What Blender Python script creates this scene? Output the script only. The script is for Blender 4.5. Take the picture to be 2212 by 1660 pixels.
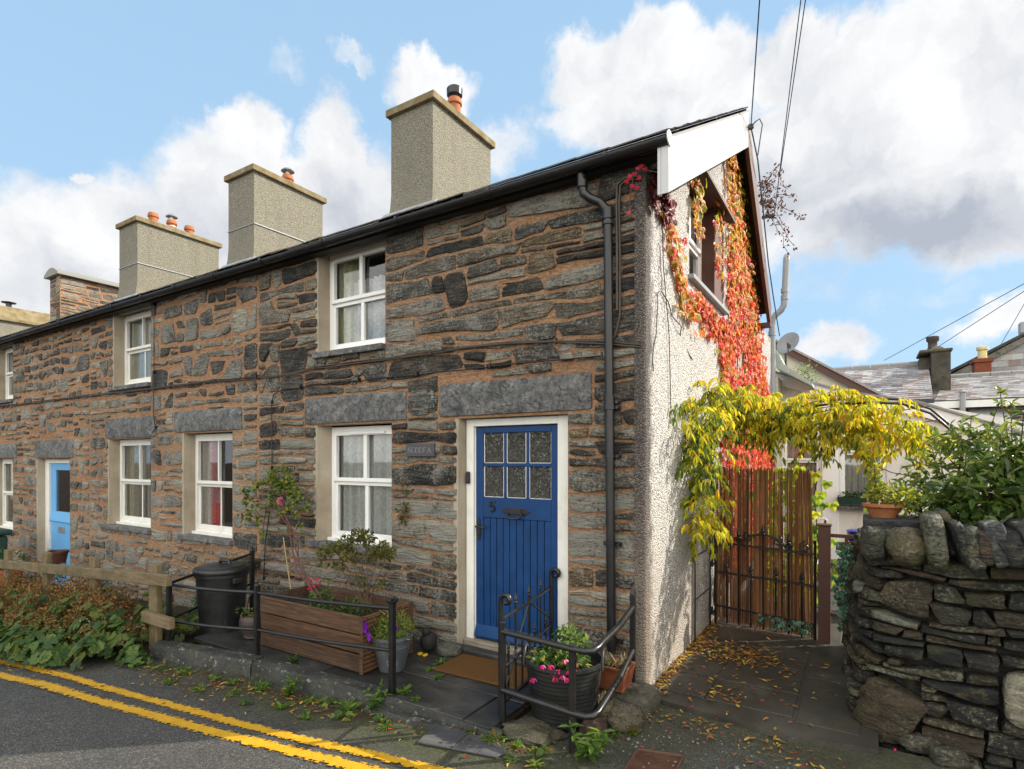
import bpy, math, random
from math import sin, cos, pi, radians, sqrt, atan2, hypot
from mathutils import Vector, Matrix, noise as mnoise

for _o in list(bpy.data.objects): bpy.data.objects.remove(_o)
SC = bpy.context.scene
COL = SC.collection

# ------------------------------------------------------------------ camera
CX, CY, CZ = 1.381, -4.002, 1.7
cam_d = bpy.data.cameras.new('camera'); cam = bpy.data.objects.new('camera', cam_d); COL.objects.link(cam)
cam.location = (CX, CY, CZ); cam.rotation_euler = (pi/2, 0, math.asin(.5304))
cam_d.sensor_width = 36; cam_d.lens = 1218/2212*36; cam_d.shift_y = 160/2212
cam_d.clip_start = .05; cam_d.clip_end = 2000
SC.camera = cam

# ------------------------------------------------------------------ sun, exposure
SUN_EL = radians(34); SUN_AZ = radians(49)          # azimuth measured from +Y towards +X
sd = Vector((cos(SUN_EL)*sin(SUN_AZ), cos(SUN_EL)*cos(SUN_AZ), sin(SUN_EL)))
sun_d = bpy.data.lights.new('sun', 'SUN'); sun = bpy.data.objects.new('sun', sun_d); COL.objects.link(sun)
sun_d.energy = 5.0; sun_d.angle = radians(.5); sun_d.color = (1, .91, .78)
sun.location = sd*50; sun.rotation_euler = sd.to_track_quat('Z', 'Y').to_euler()
SC.view_settings.view_transform = 'Standard'; SC.view_settings.look = 'None'
SC.view_settings.exposure = .60; SC.view_settings.gamma = 1
SC.cycles.max_bounces = 6; SC.cycles.transparent_max_bounces = 16
SC.cycles.caustics_reflective = False; SC.cycles.caustics_refractive = False

# ------------------------------------------------------------------ node helper
class NT:
    def __init__(s, tree): s.t = tree; tree.nodes.clear()
    def n(s, typ, ins=None, **props):
        nd = s.t.nodes.new(typ)
        for k, v in props.items(): setattr(nd, k, v)
        for k, v in (ins or {}).items():
            sock = nd.inputs[k]
            if isinstance(v, bpy.types.NodeSocket): s.t.links.new(v, sock)
            else: sock.default_value = v
        return nd
    def math(s, op, a, b=0., c=None, clamp=False):
        nd = s.n('ShaderNodeMath', {0: a, 1: b}, operation=op, use_clamp=clamp)
        if c is not None:
            if isinstance(c, bpy.types.NodeSocket): s.t.links.new(c, nd.inputs[2])
            else: nd.inputs[2].default_value = c
        return nd.outputs[0]
    def vm(s, op, a, b=(0, 0, 0)):
        nd = s.n('ShaderNodeVectorMath', {0: a, 1: b}, operation=op)
        return nd.outputs['Value'] if op in ('DOT_PRODUCT', 'LENGTH') else nd.outputs['Vector']
    def pos(s, sc=(1, 1, 1)):
        p = s.n('ShaderNodeNewGeometry').outputs['Position']
        return p if sc == (1, 1, 1) else s.vm('MULTIPLY', p, sc)
    def noise(s, scale, detail=4, rough=.55, vec=None, dist=0.):
        return s.n('ShaderNodeTexNoise', {'Vector': vec if vec is not None else s.pos(), 'Scale': scale, 'Detail': detail, 'Roughness': rough, 'Distortion': dist}).outputs['Fac']
    def vor(s, scale, vec=None, out='Distance', feature='F1', rnd=1.):
        return s.n('ShaderNodeTexVoronoi', {'Vector': vec if vec is not None else s.pos(), 'Scale': scale, 'Randomness': rnd}, feature=feature).outputs[out]
    def rng(s, v, a, b, c=0., d=1., smooth=False):
        return s.n('ShaderNodeMapRange', {'Value': v, 'From Min': a, 'From Max': b, 'To Min': c, 'To Max': d}, interpolation_type='SMOOTHSTEP' if smooth else 'LINEAR').outputs[0]
    def ramp(s, f, stops):
        nd = s.n('ShaderNodeValToRGB', {'Fac': f}); e = nd.color_ramp.elements
        while len(e) < len(stops): e.new(.5)
        for el, (p, c) in zip(e, stops): el.position = p; el.color = (*c, 1) if len(c) == 3 else c
        return nd.outputs['Color']
    def mix(s, f, a, b, mode='MIX'):
        def C(x): return x if isinstance(x, bpy.types.NodeSocket) else ((*x, 1) if len(x) == 3 else x)
        nd = s.n('ShaderNodeMix', data_type='RGBA', blend_type=mode)
        for i, v in ((0, f), (6, C(a)), (7, C(b))):
            if isinstance(v, bpy.types.NodeSocket): s.t.links.new(v, nd.inputs[i])
            else: nd.inputs[i].default_value = v
        return nd.outputs[2]
    def bump(s, h, strength=.5, dist=.01, normal=None):
        ins = {'Height': h, 'Strength': strength, 'Distance': dist}
        if normal is not None: ins['Normal'] = normal
        return s.n('ShaderNodeBump', ins).outputs['Normal']
    def tint(s):
        a = s.n('ShaderNodeAttribute', attribute_name='tint'); return a.outputs['Color'], a.outputs['Alpha']

def material(name, fn):
    m = bpy.data.materials.new(name); m.use_nodes = True
    N = NT(m.node_tree); out = N.n('ShaderNodeOutputMaterial')
    sh = fn(N); N.t.links.new(sh, out.inputs['Surface']); return m
def pbsdf(N, col, rough=.7, normal=None, metal=0., spec=.5, **kw):
    ins = {'Base Color': col if isinstance(col, bpy.types.NodeSocket) else (*col, 1), 'Roughness': rough, 'Metallic': metal, 'Specular IOR Level': spec}
    if normal is not None: ins['Normal'] = normal
    ins.update(kw)
    return N.n('ShaderNodeBsdfPrincipled', ins).outputs[0]

# ------------------------------------------------------------------ world: sky with clouds
W = bpy.data.worlds.new('World'); SC.world = W; W.use_nodes = True
def px_dir(px, py):
    t = (px-1106)/1218.; v = (990-py)/1218.
    d = Vector((.8477*t-.5304, .5304*t+.8477, v)).normalized()
    return atan2(d.x, d.y), math.asin(d.z)
def build_world():
    N = NT(W.node_tree); out = N.n('ShaderNodeOutputWorld')
    sky = N.n('ShaderNodeTexSky', sky_type='NISHITA', sun_disc=False, sun_elevation=SUN_EL, sun_rotation=SUN_AZ, air_density=1., dust_density=1.2, ozone_density=1.5)
    g = N.n('ShaderNodeTexCoord').outputs['Generated']
    d = N.vm('NORMALIZE', g)
    sp = N.n('ShaderNodeSeparateXYZ', {0: d})
    az = N.math('ARCTAN2', sp.outputs[0], sp.outputs[1]); el = N.math('ARCSINE', sp.outputs[2])
    uv = N.n('ShaderNodeCombineXYZ', {0: az, 1: el}).outputs[0]
    wn = N.n('ShaderNodeTexNoise', {'Vector': uv, 'Scale': 7., 'Detail': 7., 'Roughness': .62})
    wv = N.vm('MULTIPLY', N.vm('SUBTRACT', wn.outputs['Color'], (.5, .5, .5)), (.16, .16, 0))
    wuv = N.vm('ADD', uv, wv)
    lobes = [  # pixel of the lobe's centre, half extents in pixels, weight
        (-40,640,150,170,1),(60,590,120,130,1),(180,560,130,110,1),(320,500,150,140,1),(430,420,120,110,1),(540,300,95,95,1),(560,440,230,150,1),(720,330,75,130,1),
        (760,480,160,190,1),(400,560,330,120,1),(175,388,26,24,.6),(775,122,50,30,.42),(625,135,50,50,.3),(930,175,95,70,1),(1085,290,75,80,.5),
        (1290,160,130,110,1),(1410,110,120,110,1),(1520,150,120,110,1),(1420,240,260,95,1),(1230,255,80,40,.6),(1700,130,110,90,1),(1760,260,200,130,1),
        (1850,190,150,130,1),(2040,90,190,170,1),(2170,40,170,190,1),(2000,320,340,190,1),(1800,430,260,160,1),(2120,440,260,140,1),(2400,300,300,300,1),
        (1810,745,95,60,.8),(2140,700,110,60,.7),(1750,600,120,50,.25),(2000,630,200,30,.2),(1600,330,330,80,1)]
    D = None
    for (px, py, rx, ry, wgt) in lobes:
        a, e = px_dir(px, py); a1, e1 = px_dir(px+rx, py); a2, e2 = px_dir(px, py-ry)
        ra = abs(a1-a); re = abs(e2-e)
        q = N.vm('MULTIPLY', N.vm('SUBTRACT', wuv, (a, e, 0)), (1/ra, 1/re, 0))
        l = N.vm('LENGTH', q)
        f = N.rng(l, 1.25, .55, 0, wgt)
        D = f if D is None else N.math('MAXIMUM', D, f)
    fine = N.noise(16, 8, .62, uv)
    # rest of the sky, away from the view: broken cloud, and an added bright bank behind the camera to light the facade
    gen = N.rng(N.noise(3.2, 8, .6, d), .36, .56, 0, 1)
    front = N.vm('DOT_PRODUCT', d, (-.5304, .8477, 0))
    back = N.rng(front, .25, -.05)
    D = N.math('MAXIMUM', D, N.math('MULTIPLY', gen, back))
    edge = N.math('ADD', D, N.math('MULTIPLY', N.math('SUBTRACT', fine, .5), .7))
    dens = N.rng(edge, .08, .70, 0, 1, True)
    n1 = N.noise(6, 7, .58, wuv); n2 = N.noise(6, 7, .58, N.vm('ADD', wuv, (.035, .05, 0)))
    relief = N.math('SUBTRACT', n1, n2)
    grey = None
    for (px, py, rx, ry, w) in [(1950,500,330,110,1.),(1650,400,300,120,.6),(1480,290,240,50,.45),(560,530,300,110,.5),(740,480,110,120,.5),(200,620,200,70,.35)]:
        a, e = px_dir(px, py); a1, _ = px_dir(px+rx, py); _, e2 = px_dir(px, py-ry)
        l = N.vm('LENGTH', N.vm('MULTIPLY', N.vm('SUBTRACT', wuv, (a, e, 0)), (1/abs(a1-a), 1/abs(e2-e), 0)))
        f = N.rng(l, 1.3, .1, 0, w, True)
        grey = f if grey is None else N.math('MAXIMUM', grey, f)
    sh = N.math('ADD', N.math('SUBTRACT', grey, N.math('MULTIPLY', relief, 1.5)), .14, clamp=True)
    cc = N.mix(sh, (.87, .87, .87), (.42, .45, .52))
    bank = N.rng(front, .12, -.5, 1, 3.2)
    warm = N.rng(front, .12, -.5, 1, .86)
    cc = N.vm('MULTIPLY', cc, N.n('ShaderNodeCombineXYZ', {0: bank, 1: N.math('MULTIPLY', bank, N.rng(front, .12, -.5, 1, .955)), 2: N.math('MULTIPLY', bank, warm)}).outputs[0])
    blue = N.vm('MULTIPLY', sky.outputs[0], (.1, .1, .1))
    # pale autumn air: the physical blue lifted with a milky component towards the horizon
    milk = N.rng(el, 0, 1.0, .62, .12)
    blue = N.mix(milk, blue, (.58, .78, .93))
    blue = N.mix(.65, blue, (.39, .635, .91))
    col = N.mix(N.math('MULTIPLY', dens, .97), blue, cc)
    bg = N.n('ShaderNodeBackground', {'Color': col, 'Strength': .77})
    N.t.links.new(bg.outputs[0], out.inputs[0])
build_world()

# ------------------------------------------------------------------ mesh helpers
def lerp(a, b, t): return a+(b-a)*t
def V3(*a): return Vector(a)
def wloc(o):
    v = Vector((0, 0, 0))
    while o is not None: v = v+o.location; o = o.parent
    return v
class MB:
    def __init__(s): s.V = []; s.F = []; s.C = []; s.M = []
    def v(s, p): s.V.append((p[0], p[1], p[2])); return len(s.V)-1
    def f(s, idx, c=(1, 1, 1, 0), m=0):
        s.F.append(tuple(idx)); s.C.append(c if len(c) == 4 else (*c, 0)); s.M.append(m)
    def poly(s, pts, c=(1, 1, 1, 0), m=0): s.f([s.v(p) for p in pts], c, m)
    def box(s, x0, x1, y0, y1, z0, z1, c=(1, 1, 1, 0), m=0, R=None):
        P = [(x0,y0,z0),(x1,y0,z0),(x1,y1,z0),(x0,y1,z0),(x0,y0,z1),(x1,y0,z1),(x1,y1,z1),(x0,y1,z1)]
        if R is not None: P = [R @ Vector(p) for p in P]
        i = [s.v(p) for p in P]
        for q in ((3,2,1,0),(4,5,6,7),(0,1,5,4),(1,2,6,5),(2,3,7,6),(3,0,4,7)): s.f([i[k] for k in q], c, m)
    def prism(s, pts, ext, c=(1, 1, 1, 0), m=0):
        e = Vector(ext); n = len(pts)
        a = [s.v(p) for p in pts]; b = [s.v(Vector(p)+e) for p in pts]
        s.f(a[::-1], c, m); s.f(b, c, m)
        for k in range(n): s.f([a[k], a[(k+1) % n], b[(k+1) % n], b[k]], c, m)
    def tube(s, pts, r, seg=8, c=(1, 1, 1, 0), m=0, cap=True, sq=False):
        pts = [Vector(p) for p in pts]; n = len(pts)
        rr = r if isinstance(r, (list, tuple)) else [r]*n
        up = None; rings = []
        for i in range(n):
            t = (pts[min(i+1, n-1)]-pts[max(i-1, 0)])
            if t.length < 1e-9: t = Vector((0, 0, 1))
            t.normalize()
            if up is None:
                up = Vector((0, 0, 1)) if abs(t.z) < .95 else Vector((0, 1, 0))
            a = up-t*up.dot(t)
            if a.length < 1e-4: a = t.orthogonal()
            a.normalize(); b = t.cross(a); up = a
            o = pi/seg if sq else 0
            rings.append([s.v(pts[i]+(a*cos(2*pi*k/seg+o)+b*sin(2*pi*k/seg+o))*rr[i]) for k in range(seg)])
        for i in range(n-1):
            for k in range(seg): s.f([rings[i][k], rings[i][(k+1) % seg], rings[i+1][(k+1) % seg], rings[i+1][k]], c, m)
        if cap: s.f(rings[0][::-1], c, m); s.f(rings[-1], c, m)
    def lathe(s, cen, prof, seg=28, c=(1, 1, 1, 0), m=0, sx=1., sy=1.):
        rings = []
        for (r, z) in prof:
            rings.append([s.v((cen[0]+r*cos(2*pi*k/seg)*sx, cen[1]+r*sin(2*pi*k/seg)*sy, cen[2]+z)) for k in range(seg)])
        for i in range(len(prof)-1):
            for k in range(seg): s.f([rings[i][k], rings[i][(k+1) % seg], rings[i+1][(k+1) % seg], rings[i+1][k]], c, m)
        s.f(rings[0][::-1], c, m); s.f(rings[-1], c, m)
    def rock(s, cen, rad, rz=0., p=2.6, amp=.12, fr=3., seed=0., c=(1, 1, 1, 0), nu=18, nv=11, tilt=0., m=0):
        def sp(x, e): return math.copysign(abs(x)**(2/e), x)
        R = Matrix.Rotation(rz, 3, 'Z') @ Matrix.Rotation(tilt, 3, 'Y')
        g = []
        for j in range(nv+1):
            ph = -pi/2+pi*j/nv; row = []
            for i in range(nu):
                th = 2*pi*i/nu
                d = Vector((sp(cos(ph), p)*sp(cos(th), p), sp(cos(ph), p)*sp(sin(th), p), sp(sin(ph), p)))
                k = 1+amp*mnoise.noise(d*fr+Vector((seed, seed*1.7, -seed)))+amp*.5*mnoise.noise(d*fr*2.3+Vector((seed, 0, seed)))+amp*.3*mnoise.noise(d*fr*5.1+Vector((0, seed, seed)))
                row.append(s.v(Vector(cen)+R @ Vector((d.x*rad[0]*k, d.y*rad[1]*k, d.z*rad[2]*k))))
            g.append(row)
        for j in range(nv):
            for i in range(nu): s.f([g[j][i], g[j][(i+1) % nu], g[j+1][(i+1) % nu], g[j+1][i]], c, m)
    def build(s, name, mats, parent=None, base=None, smooth=None, bev=0., solid=0.):
        me = bpy.data.meshes.new(name)
        off = wloc(parent) if parent is not None else Vector(base if base is not None else (0, 0, 0))
        me.from_pydata([(v[0]-off.x, v[1]-off.y, v[2]-off.z) for v in s.V], [], s.F)
        at = me.attributes.new('tint', 'FLOAT_COLOR', 'FACE')
        at.data.foreach_set('color', [x for c in s.C for x in c])
        for m in (mats if isinstance(mats, (list, tuple)) else [mats]): me.materials.append(m)
        if any(s.M): me.polygons.foreach_set('material_index', s.M)
        if smooth is not None:
            me.polygons.foreach_set('use_smooth', [True]*len(s.F)); me.set_sharp_from_angle(angle=radians(smooth))
        me.update()
        o = bpy.data.objects.new(name, me); COL.objects.link(o)
        if parent is not None: o.parent = parent
        else: o.location = off
        if solid: md = o.modifiers.new('solid', 'SOLIDIFY'); md.thickness = solid
        if bev:
            md = o.modifiers.new('bevel', 'BEVEL'); md.width = bev; md.segments = 2; md.limit_method = 'ANGLE'; md.angle_limit = radians(40)
        return o
def tag(o, label=None, cat=None, group=None, kind=None):
    if label: o['label'] = label
    if cat: o['category'] = cat
    if group: o['group'] = group
    if kind: o['kind'] = kind
    return o
def thing(name, loc, label, cat, group=None):
    o = bpy.data.objects.new(name, None); COL.objects.link(o); o.location = loc; o.empty_display_size = .2
    return tag(o, label, cat, group)
def children(o): return [c for c in bpy.data.objects if c.parent == o]
def copy_tree(o, parent=None):
    c = o.copy(); COL.objects.link(c)
    if parent is not None: c.parent = parent
    for ch in children(o): copy_tree(ch, c)
    return c
def xf(mb, start, M):                                   # transform the vertices added since start
    for i in range(start, len(mb.V)): p = M @ Vector(mb.V[i]); mb.V[i] = (p.x, p.y, p.z)

# ------------------------------------------------------------------ masonry
def patch(mb, mapf, a, b, lo, hi, rng, D, tint, border, res=.055, nr=6, p=None, wedge=None, rough=.012, skew=None, edge=.12):
    L = b-a
    nc = max(5, min(26, int(L/res)+2))
    p = p or rng.uniform(3.5, 9); wd = wedge if wedge is not None else (rng.uniform(-.42, .42) if rng.random() < .3 else rng.uniform(-.1, .1))
    sk = list(skew) if isinstance(skew, (tuple, list)) else [skew]*2 if skew is not None else [rng.uniform(-.9, .9) if rng.random() < .5 else rng.uniform(-.25, .25) for _ in (0, 1)]
    sd_ = rng.uniform(0, 500); g = []
    r0, r1 = (rng.uniform(.1, .75)*min(1.7, 8/p) for _ in range(2)); m_end = rng.uniform(.35, .85)
    if p >= 15: r0 = r1 = .12; m_end = .8
    us = [a, a+min(.007, L*.04)]+[a+L*i/nc for i in range(1, nc)]+[b-min(.007, L*.04), b]
    side = -1 if sd_ % 2 > 1 else 1
    for u in us:
        sx = 2*(u-a)/L-1
        l, h = lo(u), hi(u); c = (l+h)/2; hh = max(.004, (h-l)/2)
        rl_ = hh*(r0 if sx < 0 else r1); de = min(u-a, b-u)
        e = 1. if de >= rl_ else m_end+(1-m_end)*sqrt(max(0, 1-((rl_-de)/rl_)**2))
        k = 1-wd*(sx+1)/2 if wd > 0 else 1+wd*(1-(sx+1)/2)
        cc = c+(1-k)*hh*.9*side
        ti = max(.8, 1-.006/hh); row = []
        for j in range(nr+1):
            t = -1 if j == 0 else 1 if j == nr else ti*(-1+2*(j-1)/(nr-2))
            eg = (mnoise.noise((u*9+sd_, math.copysign(2, t), sd_))+.6*mnoise.noise((u*24+sd_, math.copysign(5, t), sd_)))*edge*min(1, .03/hh)*abs(t)**3
            vv = cc+hh*k*e*t*(1+eg)
            f = max(0, 1-de/max(.02, 1.3*hh))
            uu = u+(sk[0] if sx < 0 else sk[1])*t*hh*f+.01*mnoise.noise((sd_, vv*30, 2 if sx < 0 else 7))*f
            prof = max(0, 1-abs(sx)**9)*max(0, 1-abs(t)**4)
            bord = u == a or u == b or j in (0, nr)
            dd = border if bord else D*(.45+.55*prof)+rough*(mnoise.noise((uu*7, vv*26, sd_))+.7*mnoise.noise((uu*19, vv*60, sd_)))
            row.append(mb.v(mapf(uu, vv, dd)))
        g.append(row)
    for i in range(len(us)-1):
        for j in range(nr): mb.f([g[i][j], g[i+1][j], g[i+1][j+1], g[i][j+1]], tint)
def pick(pal, rng):
    w = sum(x[0] for x in pal); r = rng.random()*w
    for (k, c, l) in pal:
        r -= k
        if r <= 0: break
    j = rng.uniform(.75, 1.25)
    return (c[0]*j*rng.uniform(.95, 1.05), c[1]*j, c[2]*j*rng.uniform(.95, 1.05), min(1, max(0, l+rng.uniform(-.25, .25))))
def rubble(mb, mapf, u0, u1, v0, v1, opens, seed, pal, rowh=(.07, .19), ln=(.22, .85), gap=(.014, .03), dep=(.006, .022), split=.4, wav=.02, border=-.012, rough=.01, slope=0., drop=.0, res=.055, nr=6, pr=(3.5, 9), jump=.14):
    rng = random.Random(seed)
    vs = [v0]
    while vs[-1] < v1-.05: vs.append(min(v1, vs[-1]+rng.uniform(*rowh)*(1 if rng.random() > .2 else .6)))
    def B(k):
        if k == 0: return lambda u: v0
        if k >= len(vs)-1: return lambda u: v1
        ro = random.Random(seed*131+k); st = ro.uniform(.26, .5); of = [ro.uniform(-1, 1) for _ in range(int(30/st)+2)]
        def f(u):
            q = (u-u0)/st; i = int(q); t = q-i
            return vs[k]+wav*lerp(of[i], of[i+1], t)*.8+slope*.25*wav*mnoise.noise((u*7, k*2.3, seed+9))
        return f
    occ = {}
    for k in range(len(vs)-1):
        b0, b1 = B(k), B(k+1)
        cuts = sorted({x for o in opens for x in (o[0], o[1]) if u0 < x < u1 and not (o[3] < vs[k]-.03 or o[2] > vs[k+1]+.03)})
        cuts = sorted(set(cuts+[x for q in occ.get(k, []) for x in q if u0 < x < u1]))
        edges = [u0]+cuts+[u1]
        for ea, eb in zip(edges[:-1], edges[1:]):
            if any(q[0]-.001 <= ea and eb <= q[1]+.001 for q in occ.get(k, [])): continue
            u = ea
            while u < eb-.03:
                L = rng.uniform(*ln)*rng.choice((.6, 1, 1, 1.15)); e = u+L
                if eb-e < .14: e = eb
                hgt = b1((u+e)/2)-b0((u+e)/2); lays = [(0, 0, 1, 1)]; top = b1
                if jump and k+2 < len(vs) and rng.random() < jump and vs[k+2]-vs[k] < .36 and .16 < e-u < .62 and not any(o[0] < e and o[1] > u and o[2] < vs[k+2]+.02 and o[3] > vs[k]-.02 for o in opens):
                    top = B(k+2); occ.setdefault(k+1, []).append((u, e)); hgt = .1
                if hgt > .14 and rng.random() < split or hgt > .25:
                    f0 = rng.uniform(.32, .68); f1 = min(.8, max(.2, f0+rng.uniform(-.2, .2))); lays = [(0, 0, f0, f1), (f0, f1, 1, 1)]
                subs = [(u, e)]
                for (p0, p1, q0, q1) in lays:
                    ss = subs
                    if len(lays) == 2 and e-u > .4 and rng.random() < .5:
                        mid = lerp(u, e, rng.uniform(.35, .65)); ss = [(u, mid), (mid, e)]
                    for (a, b) in ss:
                        if rng.random() < drop: continue
                        gp = rng.uniform(*gap)
                        def mk(x0, x1, gg, a=u, b=e, top=top):
                            return lambda x: lerp(b0(x), top(x), lerp(x0, x1, (x-a)/(b-a)))+gg
                        lo, hi = mk(p0, p1, gp/2), mk(q0, q1, -gp/2)
                        mid = (a+b)/2; ok = True
                        for o in opens:
                            if o[0] < mid < o[1]:
                                l, h = lo(mid), hi(mid)
                                if h < o[2]+.01 or l > o[3]-.01: continue
                                if (l+h)/2 > o[3]: lo = (lambda x, f=lo, z=o[3]+.012: max(f(x), z))
                                elif (l+h)/2 < o[2]: hi = (lambda x, f=hi, z=o[2]-.012: min(f(x), z))
                                else: ok = False
                        if not ok or hi(mid)-lo(mid) < .022 or b-a < .05: continue
                        oe = [x for o in opens for x in o[:2]]+[u0, u1]; fr = lambda q: any(abs(q-x) < .02 for x in oe)
                        skw = [0 if fr(q) else (rng.uniform(-.9, .9) if rng.random() < .5 else rng.uniform(-.25, .25)) for q in (a, b)]
                        patch(mb, mapf, a+gp/2, b-gp/2, lo, hi, rng, rng.uniform(*dep), pick(pal, rng), border, rough=rough, res=res, nr=nr, p=rng.uniform(*pr), skew=skw)
                u = e
def wall_cells(mb, xs, zs, opens, pt, c=(1, 1, 1, 0), m=0):
    xs = sorted(set(xs)); zs = sorted(set(zs))
    for xa, xb in zip(xs[:-1], xs[1:]):
        for za, zb in zip(zs[:-1], zs[1:]):
            mx, mz = (xa+xb)/2, (za+zb)/2
            if any(o[0] < mx < o[1] and o[2] < mz < o[3] for o in opens): continue
            mb.poly([pt(xa, za), pt(xb, za), pt(xb, zb), pt(xa, zb)], c, m)
def slates(mb, O, U, Vd, Wd, H, sw, sh, rng, pal, thick=.007, jit=.003):
    O = Vector(O); U = Vector(U).normalized(); Vd = Vector(Vd).normalized(); N_ = U.cross(Vd).normalized()
    rows = int(H/sh)+1; cols = int(Wd/sw)+1
    for r in range(rows):
        off = (r % 2)*.5*sw
        for k in range(-1, cols):
            a = max(0, k*sw+off); b = min(Wd, (k+1)*sw+off)
            if b-a < .01: continue
            a += .0015; b -= .0015
            y0 = r*sh+rng.uniform(-jit, jit)*1.5; y1 = min(H, (r+1)*sh+.02)
            if y1 <= y0: continue
            l0 = thick*1.9+rng.uniform(0, jit); c = pick(pal, rng)
            p = [O+U*a+Vd*y0+N_*l0, O+U*b+Vd*y0+N_*(l0+rng.uniform(0, jit)), O+U*b+Vd*y1+N_*thick, O+U*a+Vd*y1+N_*thick]
            i = [mb.v(q) for q in p]; mb.f(i, c)
            j = [mb.v(p[0]-N_*thick), mb.v(p[1]-N_*thick)]
            mb.f([j[0], j[1], i[1], i[0]], c)

# ------------------------------------------------------------------ leaves
def leaf(mb, p, d, n, L, Wd, c, fold=.25, droop=.2):
    p = Vector(p); d = Vector(d).normalized(); n = Vector(n); n = n-d*n.dot(d)
    n = n.normalized() if n.length > 1e-4 else d.orthogonal().normalized()
    s = d.cross(n); q = p+d*L-n*L*droop
    m1 = p+d*L*.35-n*L*droop*.08; m2 = p+d*L*.7-n*L*droop*.4
    w1 = Wd*.5; w2 = Wd*.36
    i = [mb.v(x) for x in (p, m1+s*w1+n*w1*fold, m2+s*w2+n*w2*fold, q, m2-s*w2+n*w2*fold, m1-s*w1+n*w1*fold)]
    mb.f((i[0], i[1], i[2], i[3]), c); mb.f((i[0], i[3], i[4], i[5]), c)
def lobed(mb, p, d, n, S, c, k=5, spread=1.15, wd=.42):
    d = Vector(d).normalized(); n = Vector(n).normalized(); s = d.cross(n)
    for i in range(k):
        a = (i-(k-1)/2)/((k-1)/2)*spread
        leaf(mb, p, d*cos(a)+s*sin(a), n, S*(1-.28*abs(a)/spread), S*wd, c, .15, .12)
def roundleaf(mb, p, n, S, c, rng, k=9):
    n = Vector(n).normalized(); a = n.orthogonal().normalized(); b = n.cross(a); ph = rng.uniform(0, 6.28)
    ctr = mb.v(Vector(p)-n*S*.12); ring = []
    for i in range(k*2):
        t = ph+2*pi*i/(k*2)*.95; r = S*(1 if i % 2 else .84)
        ring.append(mb.v(Vector(p)+(a*cos(t)+b*sin(t))*r+n*S*.10*(1 if i % 2 else -1)*.5))
    for i in range(k*2-1): mb.f((ctr, ring[i], ring[i+1]), c)
def rv(rng, k=1.): 
    while True:
        v = Vector((rng.uniform(-1, 1), rng.uniform(-1, 1), rng.uniform(-1, 1)))
        if .05 < v.length < 1: return v*k
def pcol(rng, pal, j=.18):
    c = rng.choice(pal); k = rng.uniform(1-j, 1+j); return (c[0]*k, c[1]*k, c[2]*k, 0)
def crown(mb, blobs, rng, pal, L=(.05, .09), wr=.4, up=.3, droop=.25, hollow=.5, down=0.):
    for (c, r, cnt) in blobs:
        c = Vector(c); r = Vector(r) if not isinstance(r, (int, float)) else Vector((r, r, r))
        for _ in range(cnt):
            q = rv(rng); q = q.normalized()*(hollow+(1-hollow)*rng.random()**.5)*rng.uniform(.75, 1.12)
            p = c+Vector((q.x*r.x, q.y*r.y, q.z*r.z))
            d = (q.normalized()*.6+rv(rng, .9)+Vector((0, 0, -down)))
            n = Vector((0, 0, 1))*up+rv(rng, .8)+q*.3
            l = rng.uniform(*L); leaf(mb, p, d, n, l, l*wr*rng.uniform(.8, 1.2), pcol(rng, pal), .25, droop*rng.uniform(.3, 1.6))
def wander(a, b, rng, n=6, amp=.03):
    a = Vector(a); b = Vector(b); pts = []
    for i in range(n+1):
        t = i/n; pts.append(a.lerp(b, t)+(rv(rng, amp) if 0 < i < n else Vector()))
    return pts
def strokes(mb, lines, org, ux, uz, s, th, ny, c=(1, 1, 1, 0)):
    org = Vector(org); ux = Vector(ux); uz = Vector(uz); ny = Vector(ny)
    for ln in lines:
        for (a, b) in zip(ln[:-1], ln[1:]):
            pa = org+ux*a[0]*s+uz*a[1]*s; pb = org+ux*b[0]*s+uz*b[1]*s
            d = (pb-pa).normalized(); w = d.cross(ny).normalized()*th/2; pa = pa-d*th*.3; pb = pb+d*th*.3
            mb.prism([pa-w, pb-w, pb+w, pa+w], ny)
GLY = {'N': [[(0,0),(0,1)],[(0,1),(.8,0)],[(.8,0),(.8,1)],[(-.15,0),(.15,0)],[(-.15,1),(.1,1)],[(.65,1),(.95,1)]],
       'O': [[(.45+.45*cos(t*pi/7), .5+.5*sin(t*pi/7)) for t in range(15)]],
       'D': [[(0,0),(0,1)],[(-.12,1),(.3,1),(.62,.85),(.75,.5),(.62,.15),(.3,0),(-.12,0)]],
       'F': [[(0,0),(0,1)],[(-.12,1),(.6,1),(.6,.85)],[(0,.52),(.42,.52)],[(-.12,0),(.14,0)]],
       'A': [[(0,0),(.4,1),(.8,0)],[(.16,.36),(.64,.36)],[(-.12,0),(.14,0)],[(.66,0),(.92,0)]],
       '5': [[(.6,1),(.1,1),(.04,.55),(.3,.62),(.52,.52),(.6,.3),(.5,.08),(.28,0),(.02,.08)]]}
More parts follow.
